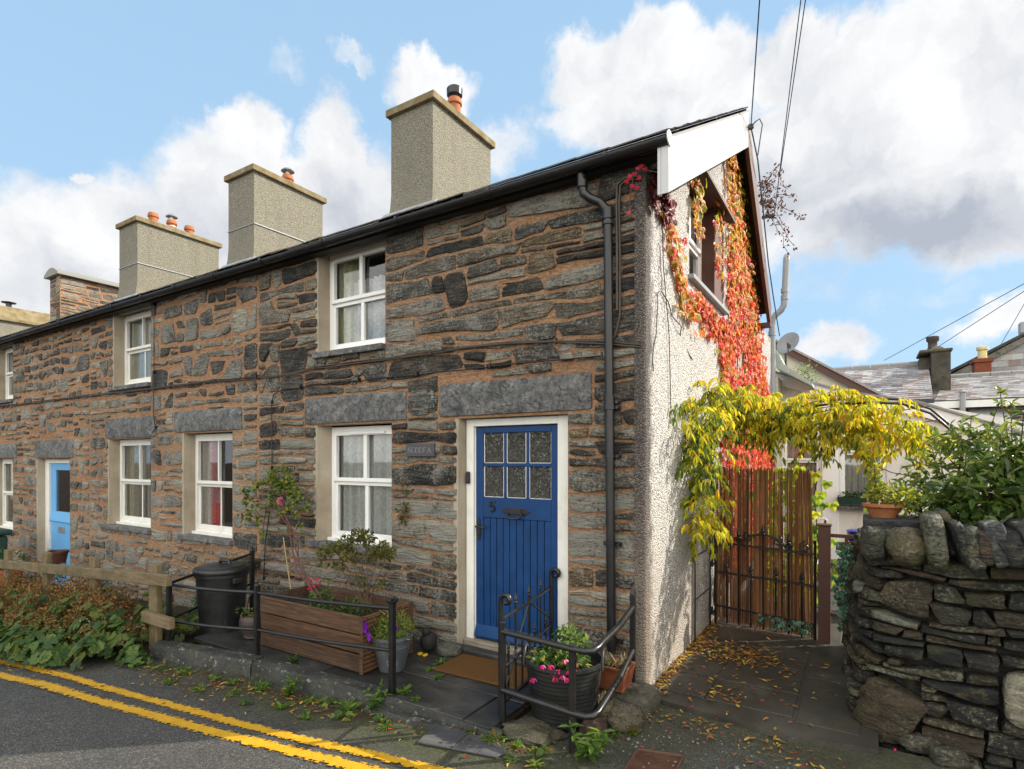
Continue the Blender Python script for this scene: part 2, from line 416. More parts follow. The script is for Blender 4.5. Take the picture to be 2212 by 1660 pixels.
# ------------------------------------------------------------------ materials
M = {}
def mk(name):
    def deco(fn): M[name] = material(name, fn); return fn
    return deco
@mk('slate_rubble')
def _(N):
    c, a = N.tint()
    st = N.noise(1, 7, .62, N.pos((7, 7, 42)), .6); md = N.noise(9, 6, .6); fn = N.noise(70, 5, .6)
    col = N.mix(1, c, N.ramp(st, [(.34, (.24, .24, .24)), (.5, (.95, .95, .95)), (.67, (1.95, 1.88, 1.7))]), 'MULTIPLY')
    col = N.mix(1, col, N.ramp(fn, [(.34, (.45, .45, .45)), (.55, (1, 1, 1)), (.75, (1.5, 1.5, 1.45))]), 'MULTIPLY')
    col = N.mix(N.math('MULTIPLY', N.rng(md, .55, .68), .4), col, (.16, .12, .075))
    zz = N.n('ShaderNodeSeparateXYZ', {0: N.pos()}).outputs[2]
    smear = N.math('MULTIPLY', N.rng(N.noise(3.2, 7, .68, N.vm('ADD', N.pos(), (6, 2, 4))), .5, .68, 0, .32), N.rng(fn, .35, .6))
    col = N.mix(smear, col, (.27, .205, .145))
    lk = N.math('SUBTRACT', N.math('ADD', N.noise(48, 8, .75), N.math('ADD', N.math('MULTIPLY', a, .22), N.rng(zz, 1.6, 3.0, .055, -.025))), N.rng(N.noise(5, 3), .3, .7, .0, .18))
    col = N.mix(N.rng(lk, .52, .64, 0, .62), col, (.33, .32, .275))
    h = N.math('ADD', N.math('MULTIPLY', st, 1.4), N.math('ADD', N.math('MULTIPLY', md, .6), N.math('MULTIPLY', fn, .35)))
    return pbsdf(N, col, .78, N.bump(h, 1., .03), spec=.35)
@mk('dry_stone')
def _(N):
    c, a = N.tint()
    st = N.noise(1, 7, .6, N.pos((8, 8, 24)), .8); md = N.noise(7, 6, .62); fn = N.noise(60, 5, .6)
    col = N.mix(1, c, N.ramp(st, [(.3, (.5, .5, .5)), (.52, (1, 1, 1)), (.74, (1.6, 1.55, 1.45))]), 'MULTIPLY')
    col = N.mix(1, col, N.ramp(fn, [(.32, (.62, .62, .62)), (.55, (1, 1, 1)), (.75, (1.4, 1.4, 1.35))]), 'MULTIPLY')
    lk = N.math('ADD', N.noise(44, 8, .76), N.math('MULTIPLY', a, .2)); lk = N.math('SUBTRACT', lk, N.rng(N.noise(4, 3), .3, .7, 0, .16))
    col = N.mix(N.rng(lk, .54, .66, 0, .55), col, (.22, .22, .145))
    col = N.mix(N.rng(N.noise(6, 6, .65, N.vm('ADD', N.pos(), (9, 3, 1))), .58, .66, 0, .6), col, (.10, .075, .03))
    col = N.mix(N.rng(N.noise(3.4, 6, .7, N.vm('ADD', N.pos(), (1, 7, 4))), .57, .66, 0, .55), col, (.05, .06, .018))
    h = N.math('ADD', N.math('MULTIPLY', st, 1.2), N.math('ADD', N.math('MULTIPLY', md, .7), N.math('MULTIPLY', fn, .3)))
    return pbsdf(N, col, .72, N.bump(h, 1., .035), spec=.4)
@mk('mortar')
def _(N):
    big = N.noise(1.1, 4); fn = N.noise(55, 6, .65); sand = N.noise(240, 3)
    col = N.ramp(big, [(.32, (.37, .21, .12)), (.55, (.46, .27, .155)), (.72, (.46, .34, .235))])
    col = N.mix(N.rng(N.noise(2.6, 6, .65, N.vm('ADD', N.pos(), (5, 5, 5))), .56, .68, 0, .7), col, (.36, .315, .23))
    z = N.n('ShaderNodeSeparateXYZ', {0: N.pos()}).outputs[2]
    low = N.math('SUBTRACT', N.rng(z, 0., .9, .62, 0), N.rng(N.noise(3, 5), .3, .7, 0, .3), clamp=True)
    col = N.mix(low, col, (.30, .24, .17))
    grit = N.noise(1, 7, .7, N.pos((16, 16, 34)), .5)
    col = N.mix(1, col, N.ramp(grit, [(.3, (.55, .5, .47)), (.5, (1, 1, 1)), (.72, (1.2, 1.2, 1.2))]), 'MULTIPLY')
    col = N.mix(1, col, N.ramp(fn, [(.3, (.55, .55, .55)), (.52, (1, 1, 1)), (.75, (1.25, 1.25, 1.25))]), 'MULTIPLY')
    return pbsdf(N, col, .92, N.bump(N.math('ADD', N.math('ADD', fn, N.math('MULTIPLY', sand, .3)), N.math('MULTIPLY', grit, 2.2)), 1., .022), spec=.2)
@mk('lintel_slate')
def _(N):
    c, a = N.tint()
    n1 = N.noise(6, 8, .62, None, 1.); n2 = N.noise(26, 7, .66, None, .8); n3 = N.noise(90, 4)
    col = N.ramp(n1, [(.3, (.075, .076, .078)), (.5, (.15, .15, .148)), (.7, (.25, .245, .23))])
    col = N.mix(1, col, N.ramp(n2, [(.36, (.42, .42, .42)), (.52, (1, 1, 1)), (.7, (1.45, 1.42, 1.36))]), 'MULTIPLY')
    col = N.mix(N.rng(N.noise(4.2, 6, .65, N.vm('ADD', N.pos(), (3, 1, 8))), .6, .7, 0, .5), col, (.24, .2, .12))
    return pbsdf(N, col, .7, N.bump(N.math('ADD', N.math('ADD', n1, n2), N.math('MULTIPLY', n3, .2)), 1., .03), spec=.4)
@mk('reveal_render')
def _(N):
    n1 = N.noise(2.2, 6, .6); n2 = N.noise(1, 6, .6, N.pos((14, 14, 1.6)))
    col = N.ramp(n1, [(.3, (.27, .225, .16)), (.5, (.37, .315, .235)), (.72, (.43, .385, .31))])
    col = N.mix(N.rng(n2, .52, .7, 0, .5), col, (.25, .21, .15))
    col = N.mix(N.rng(N.noise(120, 3), .3, .7, 0, .25), col, (.2, .18, .14))
    return pbsdf(N, col, .9, N.bump(N.math('ADD', N.noise(70, 5), N.noise(6, 4)), .5, .01), spec=.2)
def pebble(N, light, mid, dark, sc, stain, cw=.5):
    cell = N.vor(sc, out='Color'); dist = N.vor(sc)
    r = N.n('ShaderNodeSeparateColor', {0: cell}).outputs[0]
    col = N.ramp(r, [(0, dark), (.25, mid), (cw, light), (1, light)])
    col = N.mix(N.rng(dist, .25, .75, 0, .75), col, tuple(x*.45 for x in mid))
    n2 = N.noise(1, 7, .62, N.pos((5, 5, .8))); n1 = N.noise(1.3, 6, .6)
    col = N.mix(N.rng(n2, .5, .72, 0, .55), col, stain)
    return col, N.math('SUBTRACT', N.math('MULTIPLY', r, .6), dist), n1
@mk('pebbledash_white')
def _(N):
    col, h, n1 = pebble(N, (.74, .725, .70), (.48, .46, .43), (.14, .12, .10), 80, (.52, .49, .44), .40)
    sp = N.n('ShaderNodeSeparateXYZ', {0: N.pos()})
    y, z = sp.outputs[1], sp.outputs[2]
    edge = N.rng(N.math('ADD', y, N.rng(N.noise(9, 5), .3, .7, -.05, .05)), .16, .05, 0, .92)  # front corner strip: its shade is painted dark along with the dirt
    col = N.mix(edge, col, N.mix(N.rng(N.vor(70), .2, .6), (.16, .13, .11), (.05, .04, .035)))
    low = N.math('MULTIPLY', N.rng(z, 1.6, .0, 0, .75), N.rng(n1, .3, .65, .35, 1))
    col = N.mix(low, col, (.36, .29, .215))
    return pbsdf(N, col, .85, N.bump(h, 1., .013), spec=.3)
@mk('pebbledash_grey')
def _(N):
    col, h, n1 = pebble(N, (.335, .315, .25), (.285, .265, .21), (.19, .18, .145), 75, (.185, .172, .128), .6)
    return pbsdf(N, col, .9, N.bump(h, .8, .014), spec=.2)
@mk('lichen_concrete')
def _(N):
    n1 = N.noise(5, 6, .62); n2 = N.noise(1, 6, .6, N.pos((9, 9, 2)))
    col = N.ramp(n1, [(.3, (.12, .092, .045)), (.5, (.20, .155, .08)), (.7, (.25, .225, .165))])
    col = N.mix(N.rng(n2, .5, .68, 0, .6), col, (.16, .13, .08))
    return pbsdf(N, col, .9, N.bump(N.noise(60, 5), .5, .008), spec=.2)
@mk('concrete')
def _(N):
    c, a = N.tint(); n1 = N.noise(3, 7, .65); n2 = N.noise(80, 5, .6); v = N.vor(55)
    col = N.ramp(n1, [(.3, (.10, .095, .075)), (.5, (.175, .165, .14)), (.7, (.25, .24, .205))])
    col = N.mix(1, col, N.ramp(n2, [(.3, (.6, .6, .6)), (.52, (1, 1, 1)), (.72, (1.4, 1.4, 1.35))]), 'MULTIPLY')
    col = N.mix(N.rng(N.noise(4.4, 7, .7, N.vm('ADD', N.pos(), (4, 4, 2))), .54, .64, 0, .8), col, (.045, .055, .015))
    col = N.mix(1, col, c, 'MULTIPLY')
    return pbsdf(N, col, .8, N.bump(N.math('SUBTRACT', N.math('ADD', n1, n2), N.math('MULTIPLY', v, .4)), .8, .015), spec=.35)
@mk('path_concrete')
def _(N):
    n1 = N.noise(1.6, 7, .62); n2 = N.noise(110, 5, .6)
    col = N.ramp(n1, [(.3, (.018, .016, .012)), (.5, (.038, .034, .027)), (.72, (.078, .072, .058))])
    col = N.mix(1, col, N.ramp(n2, [(.3, (.65, .65, .65)), (.52, (1, 1, 1)), (.72, (1.4, 1.4, 1.4))]), 'MULTIPLY')
    col = N.mix(N.rng(N.noise(3, 7, .7, N.vm('ADD', N.pos(), (4, 1, 2))), .56, .68, 0, .7), col, (.045, .05, .018))
    ro = N.rng(N.noise(1.1, 5, .6, N.vm('ADD', N.pos(), (8, 1, 2))), .35, .65, .34, .75)
    return pbsdf(N, col, ro, N.bump(n2, .35, .006), spec=.45)
@mk('asphalt')
def _(N):
    v = N.vor(150, out='Color'); r = N.n('ShaderNodeSeparateColor', {0: v}).outputs[0]; dst = N.vor(150)
    n1 = N.noise(.9, 6, .6); n2 = N.noise(45, 5, .6)
    col = N.ramp(r, [(0, (.036, .035, .033)), (.5, (.058, .056, .052)), (.85, (.095, .092, .083)), (1, (.17, .165, .15))])
    col = N.mix(1, col, N.ramp(n1, [(.3, (.7, .7, .7)), (.55, (1, 1, 1)), (.75, (1.25, 1.23, 1.18))]), 'MULTIPLY')
    col = N.mix(1, col, N.ramp(n2, [(.3, (.7, .7, .7)), (.55, (1.05, 1.05, 1.05)), (.75, (1.2, 1.2, 1.2))]), 'MULTIPLY')
    sp = N.n('ShaderNodeSeparateXYZ', {0: N.pos()}); y = sp.outputs[1]; x = sp.outputs[0]
    band = N.math('MULTIPLY', N.rng(y, -1.72, -1.32), N.rng(N.math('ADD', x, N.rng(N.noise(2, 4), .3, .7, -.4, .4)), 1.2, -.6))
    band = N.math('MAXIMUM', band, N.math('MULTIPLY', N.rng(y, -.75, -.2), .8))
    ms = N.math('MULTIPLY', band, N.rng(N.noise(5.5, 8, .72, N.vm('ADD', N.pos(), (2, 4, 2))), .28, .47))
    mc = N.ramp(N.noise(38, 5, .6), [(.3, (.02, .02, .008)), (.5, (.04, .045, .012)), (.72, (.075, .085, .018))])
    col = N.mix(N.math('MULTIPLY', ms, .85), col, mc)
    soil = N.math('MULTIPLY', band, N.rng(N.noise(3.3, 6, .66, N.vm('ADD', N.pos(), (7, 1, 2))), .5, .62))
    col = N.mix(N.math('MULTIPLY', soil, .8), col, (.035, .025, .015))
    return pbsdf(N, col, .78, N.bump(N.math('SUBTRACT', N.math('MULTIPLY', r, .5), dst), .75, .007), spec=.4)
@mk('soil')
def _(N):
    n = N.noise(18, 8, .7)
    return pbsdf(N, N.ramp(n, [(.3, (.012, .009, .006)), (.55, (.04, .028, .018)), (.75, (.08, .055, .035))]), .95, N.bump(n, 1, .04), spec=.2)
@mk('yellow_paint')
def _(N):
    c, a = N.tint()   # alpha of the tint is the distance from the line's middle, 0..1
    n = N.noise(1, 8, .72, N.pos((26, 26, 26)), .4); n2 = N.noise(7, 5, .6)
    col = N.ramp(N.noise(14, 5), [(.3, (.48, .25, .006)), (.6, (.60, .33, .008)), (.8, (.62, .38, .03))])
    col = N.mix(N.rng(N.noise(130, 4), .3, .6, .35, 0), col, (.2, .11, .01))
    e = N.math('ADD', N.math('MULTIPLY', a, .42), N.math('ADD', N.math('MULTIPLY', N.rng(n, .32, .68), .6), N.math('MULTIPLY', n2, .22)))
    worn = N.rng(e, .65, .69)
    return N.n('ShaderNodeMixShader', {0: worn, 1: pbsdf(N, col, .6, N.bump(N.noise(140, 4), .5, .004)), 2: N.n('ShaderNodeBsdfTransparent').outputs[0]}).outputs[0]
@mk('wet_slate')
def _(N):
    c, a = N.tint(); n1 = N.noise(1, 7, .65, N.pos((2.2, 5, 3)), .8); n2 = N.noise(40, 6, .6)
    col = N.ramp(n1, [(.3, (.013, .013, .0135)), (.5, (.027, .027, .027)), (.68, (.055, .052, .047)), (.8, (.095, .08, .062))])
    col = N.mix(1, col, c, 'MULTIPLY')
    ro = N.rng(N.noise(2.1, 6, .6, N.vm('ADD', N.pos(), (3, 3, 3))), .38, .62, .28, .62)
    return pbsdf(N, col, ro, N.bump(N.math('ADD', n2, N.math('MULTIPLY', n1, 1.2)), .35, .008), spec=.5)
@mk('kerb_slate')
def _(N):
    n1 = N.noise(4, 8, .66); n2 = N.noise(50, 6, .62)
    col = N.ramp(n1, [(.3, (.013, .013, .013)), (.5, (.028, .028, .025)), (.7, (.06, .06, .05))])
    col = N.mix(N.rng(N.noise(24, 7, .7), .58, .66, 0, .7), col, (.30, .30, .22))
    col = N.mix(N.rng(N.noise(5, 7, .7, N.vm('ADD', N.pos(), (4, 9, 2))), .55, .64, 0, .6), col, (.04, .05, .014))
    return pbsdf(N, col, .62, N.bump(N.math('ADD', n1, n2), .9, .015), spec=.45)
@mk('roof_slate')
def _(N):
    c, a = N.tint(); n = N.noise(3.2, 6, .65); f = N.noise(60, 5)
    col = N.mix(1, c, N.ramp(f, [(.3, (.7, .7, .7)), (.7, (1.25, 1.25, 1.25))]), 'MULTIPLY')
    col = N.mix(N.rng(n, .56, .7, 0, .45), col, (.17, .12, .10))
    return pbsdf(N, col, .55, N.bump(f, .3, .006), spec=.45)
def plain(name, col, rough=.5, var=.15, sc=8, bs=0., bd=.004, spec=.5, metal=0., stain=None, bsc=60):
    def fn(N):
        c, a = N.tint(); n = N.noise(sc, 6, .62)
        k = N.ramp(n, [(.28, (1-var,)*3), (.5, (1, 1, 1)), (.74, (1+var,)*3)])
        co = N.mix(1, N.mix(1, col, k, 'MULTIPLY'), c, 'MULTIPLY')
        if stain:
            co = N.mix(N.rng(N.noise(1, 7, .65, N.pos((6, 6, 2.2))), .54, .7, 0, stain[1]), co, stain[0])
        nb = N.bump(N.noise(bsc, 5), bs, bd) if bs else None
        r = N.rng(n, .3, .7, rough*.85, min(1, rough*1.15))
        return pbsdf(N, co, r, nb, metal, spec)
    M[name] = material(name, fn)
plain('black_plastic', (.011, .011, .012), .32, .3, 10, stain=((.05, .05, .045), .35))
plain('black_iron', (.010, .010, .011), .34, .3, 14, .35, .003, stain=((.04, .035, .03), .4), bsc=45)
plain('dark_soffit', (.02, .018, .016), .6)
plain('white_upvc', (.80, .80, .78), .32, .04, 3, stain=((.62, .61, .56), .35))
plain('old_white_paint', (.74, .73, .68), .5, .07, 8, .3, .003, stain=((.5, .48, .40), .5))
plain('blue_paint', (.0035, .040, .140), .5, .22, 6, .15, .002, .3, stain=((.004, .028, .095), .6))
plain('sky_blue_paint', (.12, .36, .66), .45, .06, 6)
plain('grey_pvc', (.27, .28, .29), .45, .08, 5, stain=((.28, .28, .27), .5))
plain('bin_plastic', (.009, .0095, .0105), .42, .2, 20, .2, .002, stain=((.045, .043, .04), .35))
plain('rubber', (.013, .014, .014), .5, .25, 12, stain=((.05, .048, .04), .3))
plain('cast_metal', (.05, .036, .03), .55, .3, 14, .4, .003)
plain('terracotta', (.36, .135, .06), .8, .22, 9, .4, .004, .2, stain=((.13, .07, .045), .6))
plain('glazed_grey', (.085, .092, .105), .55, .2, 8, .2, .003, stain=((.2, .2, .2), .4))
plain('pale_line', (.22, .22, .22), .7)
plain('rust_brown', (.072, .026, .015), .55, .22, 10, .3, .003, stain=((.06, .025, .016), .5))
plain('brick', (.20, .062, .035), .9, .3, 22, .6, .01, .2)
plain('galvanised', (.5, .5, .5), .35, .2, 12, metal=.8)
plain('white_render', (.68, .66, .60), .9, .08, 4, .4, .008, .2, stain=((.48, .44, .36), .6))
plain('cream_render', (.58, .54, .44), .9, .06, 4, .4, .008, .2)
plain('brown_board', (.085, .036, .024), .6, .2, 8)
plain('dark_interior', (.03, .028, .026), .9)
plain('cable_brown', (.055, .042, .033), .6, .25, 20)
plain('cable_grey', (.06, .062, .065), .55)
plain('white_pvc_sheet', (.50, .505, .51), .28, .03, 2, stain=((.6, .6, .6), .25))
plain('lead', (.30, .31, .32), .45, .2, 8, .3, .004)
plain('terracotta_dark', (.19, .062, .028), .6, .25, 9, .4, .004, .3, stain=((.07, .035, .02), .6))
plain('coir', (.145, .072, .026), .95, .4, 220, 1., .012, .1, bsc=260)
plain('tint_matte', (1, 1, 1), .75, .12, 12, .2, .003, .3)
plain('tint_gloss', (1, 1, 1), .35, .08, 12)
plain('green_plastic', (.012, .045, .03), .45)
plain('bark', (.085, .055, .038), .9, .3, 30, .8, .006, .2)
plain('red_stem', (.10, .032, .026), .7, .25, 30)
plain('rusty_iron', (.085, .042, .026), .75, .35, 20, .5, .004, metal=.2)
def wood(name, cols, sc, grain=(3, 60, 60), moss=None, axis=None):
    def fn(N):
        c, a = N.tint(); g = N.noise(1, 7, .66, N.pos(grain), 1.1); n = N.noise(3, 6, .65)
        co = N.ramp(g, [(.28, cols[0]), (.5, cols[1]), (.74, cols[2])])
        co = N.mix(N.rng(n, .52, .7, 0, .6), co, cols[0]); co = N.mix(1, co, c, 'MULTIPLY')
        if moss: co = N.mix(N.rng(N.noise(5, 7, .7, N.vm('ADD', N.pos(), (1, 2, 3))), .46, .62, 0, moss[1]), co, moss[0])
        return pbsdf(N, co, .72, N.bump(g, .5, .006), spec=.3)
    M[name] = material(name, fn)
wood('planter_wood', ((.034, .018, .011), (.080, .043, .025), (.145, .092, .056)), 1)
wood('fence_wood', ((.085, .062, .035), (.17, .125, .07), (.25, .19, .11)), 1, moss=((.07, .072, .025), .7))
wood('post_wood', ((.085, .062, .035), (.17, .125, .07), (.25, .19, .11)), 1, (60, 60, 3), moss=((.09, .085, .03), .6))
wood('sill_wood', ((.14, .12, .09), (.24, .21, .165), (.32, .29, .24)), 1)
@mk('reed')
def _(N):
    c, a = N.tint(); n = N.noise(1, 5, .6, N.pos((70, 70, 5)))
    co = N.mix(1, c, N.ramp(n, [(.3, (.8, .78, .78)), (.7, (1.15, 1.12, 1.1))]), 'MULTIPLY')
    return N.n('ShaderNodeMixShader', {0: .4, 1: pbsdf(N, co, .55, spec=.3), 2: N.n('ShaderNodeBsdfTranslucent', {'Color': co}).outputs[0]}).outputs[0]
def leafmat(name, trans, rough=.45, spec=.4, gain=1.5):
    def fn(N):
        c, a = N.tint()
        n = N.noise(60, 3); co = N.mix(1, c, N.ramp(n, [(.3, (.8, .8, .8)), (.7, (1.15, 1.15, 1.15))]), 'MULTIPLY')
        d = pbsdf(N, co, rough, spec=spec)
        t = N.n('ShaderNodeBsdfTranslucent', {'Color': N.vm('MULTIPLY', co, (gain, gain, gain*.8))}).outputs[0]
        return N.n('ShaderNodeMixShader', {0: trans, 1: d, 2: t}).outputs[0]
    M[name] = material(name, fn)
leafmat('leaf', .55); leafmat('leaf_glossy', .3, .28, .5); leafmat('petal', .35, .6, .2, 1.2); leafmat('dry_leaf', .15, .75, .2, 1.)
@mk('glass')
def _(N):
    fr = N.n('ShaderNodeFresnel', {'IOR': 1.5}).outputs[0]
    f = N.math('ADD', N.math('MULTIPLY', fr, 1.3), .05, clamp=True)
    nb = N.bump(N.noise(1.6, 2), .06, .02)
    gl = N.n('ShaderNodeBsdfGlossy', {'Color': (1, 1, 1, 1), 'Roughness': .02, 'Normal': nb}).outputs[0]
    tr = N.n('ShaderNodeBsdfTransparent', {'Color': (.95, .97, .96, 1)}).outputs[0]
    return N.n('ShaderNodeMixShader', {0: f, 1: tr, 2: gl}).outputs[0]
@mk('cathedral_glass')
def _(N):
    h = N.vor(34, N.vm('ADD', N.pos(), N.vm('MULTIPLY', N.n('ShaderNodeTexNoise', {'Scale': 9., 'Detail': 3.}).outputs['Color'], (.12, .12, .12))), feature='DISTANCE_TO_EDGE')
    h = N.rng(h, 0, .2)
    nb = N.bump(h, .8, .02)
    gl = N.n('ShaderNodeBsdfGlossy', {'Color': (1, 1, 1, 1), 'Roughness': .28, 'Normal': nb}).outputs[0]
    df = pbsdf(N, (.085, .08, .055), .3, nb)
    tr = N.n('ShaderNodeBsdfTransparent', {'Color': (.62, .66, .58, 1)}).outputs[0]
    a = N.n('ShaderNodeMixShader', {0: .5, 1: tr, 2: df}).outputs[0]
    return N.n('ShaderNodeMixShader', {0: .10, 1: a, 2: gl}).outputs[0]
@mk('net')
def _(N):
    c, a = N.tint(); pat = N.noise(34, 4, .6, N.pos((1, 1, 1)))
    co = N.mix(1, c, N.ramp(pat, [(.4, (.95, .95, .95)), (.6, (1.05, 1.05, 1.05)), (.68, (1.15, 1.15, 1.15))]), 'MULTIPLY')
    d = N.n('ShaderNodeBsdfDiffuse', {'Color': co}).outputs[0]; t = N.n('ShaderNodeBsdfTranslucent', {'Color': co}).outputs[0]
    b = N.n('ShaderNodeMixShader', {0: .35, 1: d, 2: t}).outputs[0]
    return N.n('ShaderNodeMixShader', {0: N.rng(pat, .4, .6, .12, .03), 1: b, 2: N.n('ShaderNodeBsdfTransparent').outputs[0]}).outputs[0]
@mk('checker_iron')
def _(N):
    p = N.vm('MULTIPLY', N.pos(), (1, 1, 1))
    ch = N.n('ShaderNodeTexChecker', {'Vector': N.n('ShaderNodeVectorRotate', {'Vector': p, 'Angle': .9}).outputs[0], 'Scale': 58.}).outputs['Fac']
    n = N.noise(9, 6, .65)
    co = N.ramp(n, [(.3, (.045, .02, .012)), (.5, (.09, .036, .02)), (.72, (.14, .065, .04))])
    return pbsdf(N, co, .65, N.bump(N.math('ADD', ch, N.noise(60, 4)), .9, .01), metal=.3)
# ------------------------------------------------------------------ the place measured from the photograph
def _ray(px, py):
    t = (px-1106)/1218.; v = (990-py)/1218.
    return (.8477*t-.5304, .5304*t+.8477, v)
def onY(px, py, Y=0.):
    r = _ray(px, py); k = (Y-CY)/r[1]; return Vector((CX+r[0]*k, Y, CZ+r[2]*k))
def onX(px, py, X=0.):
    r = _ray(px, py); k = (X-CX)/r[0]; return Vector((X, CY+r[1]*k, CZ+r[2]*k))
def onZ(px, py, Z=0.):
    r = _ray(px, py); k = (Z-CZ)/r[2]; return Vector((CX+r[0]*k, CY+r[1]*k, Z))
def sstep(a, b, x): t = max(0, min(1, (x-a)/(b-a))); return t*t*(3-2*t)
def zr(x, y=0): return -.035-.085*(1-sstep(-2.6, .3, x))-.06*max(0, -4.2-x)

# ------------------------------------------------------------------ the setting
mb = MB(); mb.poly([(-400, -400, -1.6), (400, -400, -1.6), (400, 400, -1.6), (-400, 400, -1.6)])
tag(mb.build('ground', M['soil']), kind='structure')
mb = MB(); nx, ny = 60, 40; g = []
for j in range(ny+1):
    for i in range(nx+1):
        x = -24+38*i/nx; y = -14+14.05*j/ny
        g.append(mb.v((x, y, zr(x)+.012*mnoise.noise((x*.9, y*.9, 3))*(y > -3.5))))
for j in range(ny):
    for i in range(nx):
        a = j*(nx+1)+i; mb.f((a, a+1, a+nx+2, a+nx+1))
tag(mb.build('road', M['asphalt'], smooth=60), kind='structure')
def roadz(x, y): return zr(x)+.012*mnoise.noise((x*.9, y*.9, 3))*(y > -3.5)
# double yellow lines, 4-8 mm above the road, worn through in places
def yellow(pts, w):
    mb = MB(); P = [Vector(p) for p in pts]; L = []
    for a, b in zip(P[:-1], P[1:]):
        n = max(2, int((b-a).length/.08))
        for i in range(n): L.append(a.lerp(b, i/n))
    L.append(P[-1])
    rows = []
    for i, p in enumerate(L):
        t = (L[min(i+1, len(L)-1)]-L[max(0, i-1)]).normalized(); s = Vector((-t.y, t.x, 0))
        w2 = w*(1+.06*mnoise.noise((p.x*3, p.y*3, 1)))
        rows.append([p+s*w2*(k/6-.5) for k in range(7)])
    for i in range(len(L)-1):
        for k in range(6):
            q = [rows[i][k], rows[i+1][k], rows[i+1][k+1], rows[i][k+1]]
            al = abs((k+.5)/3-1)
            mb.poly([(v.x, v.y, roadz(v.x, v.y)+.009) for v in q][::-1], (1, 1, 1, al**2.2))
    return mb.build('yellow_line', M['yellow_paint'])
def roadpt(px, py):
    z = -.1
    for _ in range(6): q = onZ(px, py, z); z = roadz(q.x, q.y)
    return (q.x, q.y, 0)
inner = [(-13, -3.0, 0)]+[roadpt(*p) for p in ((-60, 1414), (0, 1429), (200, 1479), (400, 1532), (620, 1591), (760, 1622), (900, 1655))]+[(.3, -1.42, 0)]
tag(yellow(inner, .088), kind='structure')
tag(yellow([(-13, -3.3, 0)]+[roadpt(*p) for p in ((-60, 1444), (0, 1460), (200, 1512), (330, 1546), (500, 1592), (640, 1626), (760, 1655))]+[(.2, -1.62, 0)], .105), kind='structure')
# paved yard of dark flags with open joints
def flags(name, x0, x1, y0, y1, z, cw, rw, seed, mat, th=.05, tone=(.8, 1.2)):
    rng = random.Random(seed); mb = MB(); y = y0
    while y < y1-.02:
        h = min(rng.uniform(*rw), y1-y); h = y1-y if y1-y-h < .12 else h; x = x0-rng.uniform(0, .3)
        while x < x1-.02:
            w = rng.uniform(*cw); e = min(x+w, x1); e = x1 if x1-e < .15 else e; a = max(x, x0)
            k = rng.uniform(*tone); dz = rng.uniform(-.004, .004)
            if e-a > .04: mb.box(a+.006, e-.006, y+.006, y+h-.006, z-th, z+dz, (k, k, k*rng.uniform(.94, 1.02), 0))
            x = e
        y += h
    return mb.build(name, mat, bev=.006)
tag(flags('yard_paving', -4.05, -.62, -1.06, -.005, 0, (.5, 1.1), (.36, .6), 4, M['wet_slate']), kind='structure')
mb = MB(); mb.box(-4.06, -.6, -1.0, 0, -.16, -.022); mb.build('yard_bed', M['soil'])['kind'] = 'structure'
kp = [(-4.13, -1.40), (-2.93, -1.19), (-1.58, -1.09), (-.55, -1.06)]
def kerb(a, b, w, z0, z1, seed):
    mb = MB(); A = Vector((*a, 0)); B = Vector((*b, 0)); t = (B-A).normalized(); s = Vector((-t.y, t.x, 0)); n = 14; rings = []
    for i in range(n+1):
        p = A.lerp(B, i/n); j = lambda k: .012*mnoise.noise((p.x*3, p.y*3, seed+k*3.1))
        zt = lerp(z0, z1, i/n)
        rings.append([mb.v(q) for q in (p-s*(.012+j(1))+V3(0,0,zr(p.x)-.1), p-s*(.0+j(2))+V3(0,0,zt-.022+j(3)), p+s*(.022+j(4))+V3(0,0,zt+j(5)*.5), p+s*(w-.02+j(6))+V3(0,0,zt+j(7)*.5), p+s*(w+j(8))+V3(0,0,-.12))])
    for i in range(n):
        for k in range(4): mb.f([rings[i][k], rings[i+1][k], rings[i+1][k+1], rings[i][k+1]])
    mb.f(rings[0]); mb.f(rings[-1][::-1])
    return mb.build('kerb', M['kerb_slate'], smooth=45)
tag(kerb(kp[0], (kp[1][0]-.012, kp[1][1]), .17, .012, .015, 1), kind='structure')
tag(kerb((kp[1][0]+.012, kp[1][1]), (kp[2][0]-.01, kp[2][1]), .15, .018, .006, 2), kind='structure')
tag(kerb((kp[2][0]+.03, kp[2][1]+.01), kp[3], .06, -.004, -.012, 3), kind='structure')
tag(kerb((-1.62, -1.175), (-.60, -1.16), .105, -.05, -.055, 4), kind='structure')
# path of old concrete between the gable and the garden wall, and the garden floor beyond the gate
mb = MB(); n = 14
fr = [(-.02, -.035), (.25, -.085), (.6, -.13), (1.0, -.17), (1.45, -.07)]
for (a, b) in zip(fr[:-1], fr[1:]):
    for (ya, yb) in ((0, .42), (.42, .78), (.78, 1.3), (1.3, 2.02)):
        pa0 = a[1] if ya == 0 else ya; pb0 = b[1] if ya == 0 else ya
        mb.poly([(a[0], pa0, .0), (b[0], pb0, .0), (b[0], yb, .0), (a[0], yb, .0)])
    mb.poly([(a[0], a[1], -.09), (b[0], b[1], -.09), (b[0], b[1], 0), (a[0], a[1], 0)])
tag(mb.build('path', M['path_concrete']), kind='structure')
mb = MB(); rg = random.Random(8)
for (x0, x1, y0, y1) in ((.05, .42, .1, .5), (.42, .98, .1, .5), (.0, .40, .52, 1.02), (.42, .98, .52, 1.02), (1.0, 1.36, .05, .9), (1.0, 1.34, .92, 1.6), (.0, .46, 1.04, 1.6), (.48, .98, 1.04, 1.6)):
    k = rg.uniform(.8, 1.25)
    mb.box(x0+.004, x1-.004, y0+.004, y1-.004, -.01, .006+rg.uniform(0, .003))
tag(mb.build('path_slabs', M['path_concrete'], bev=.003), kind='structure')
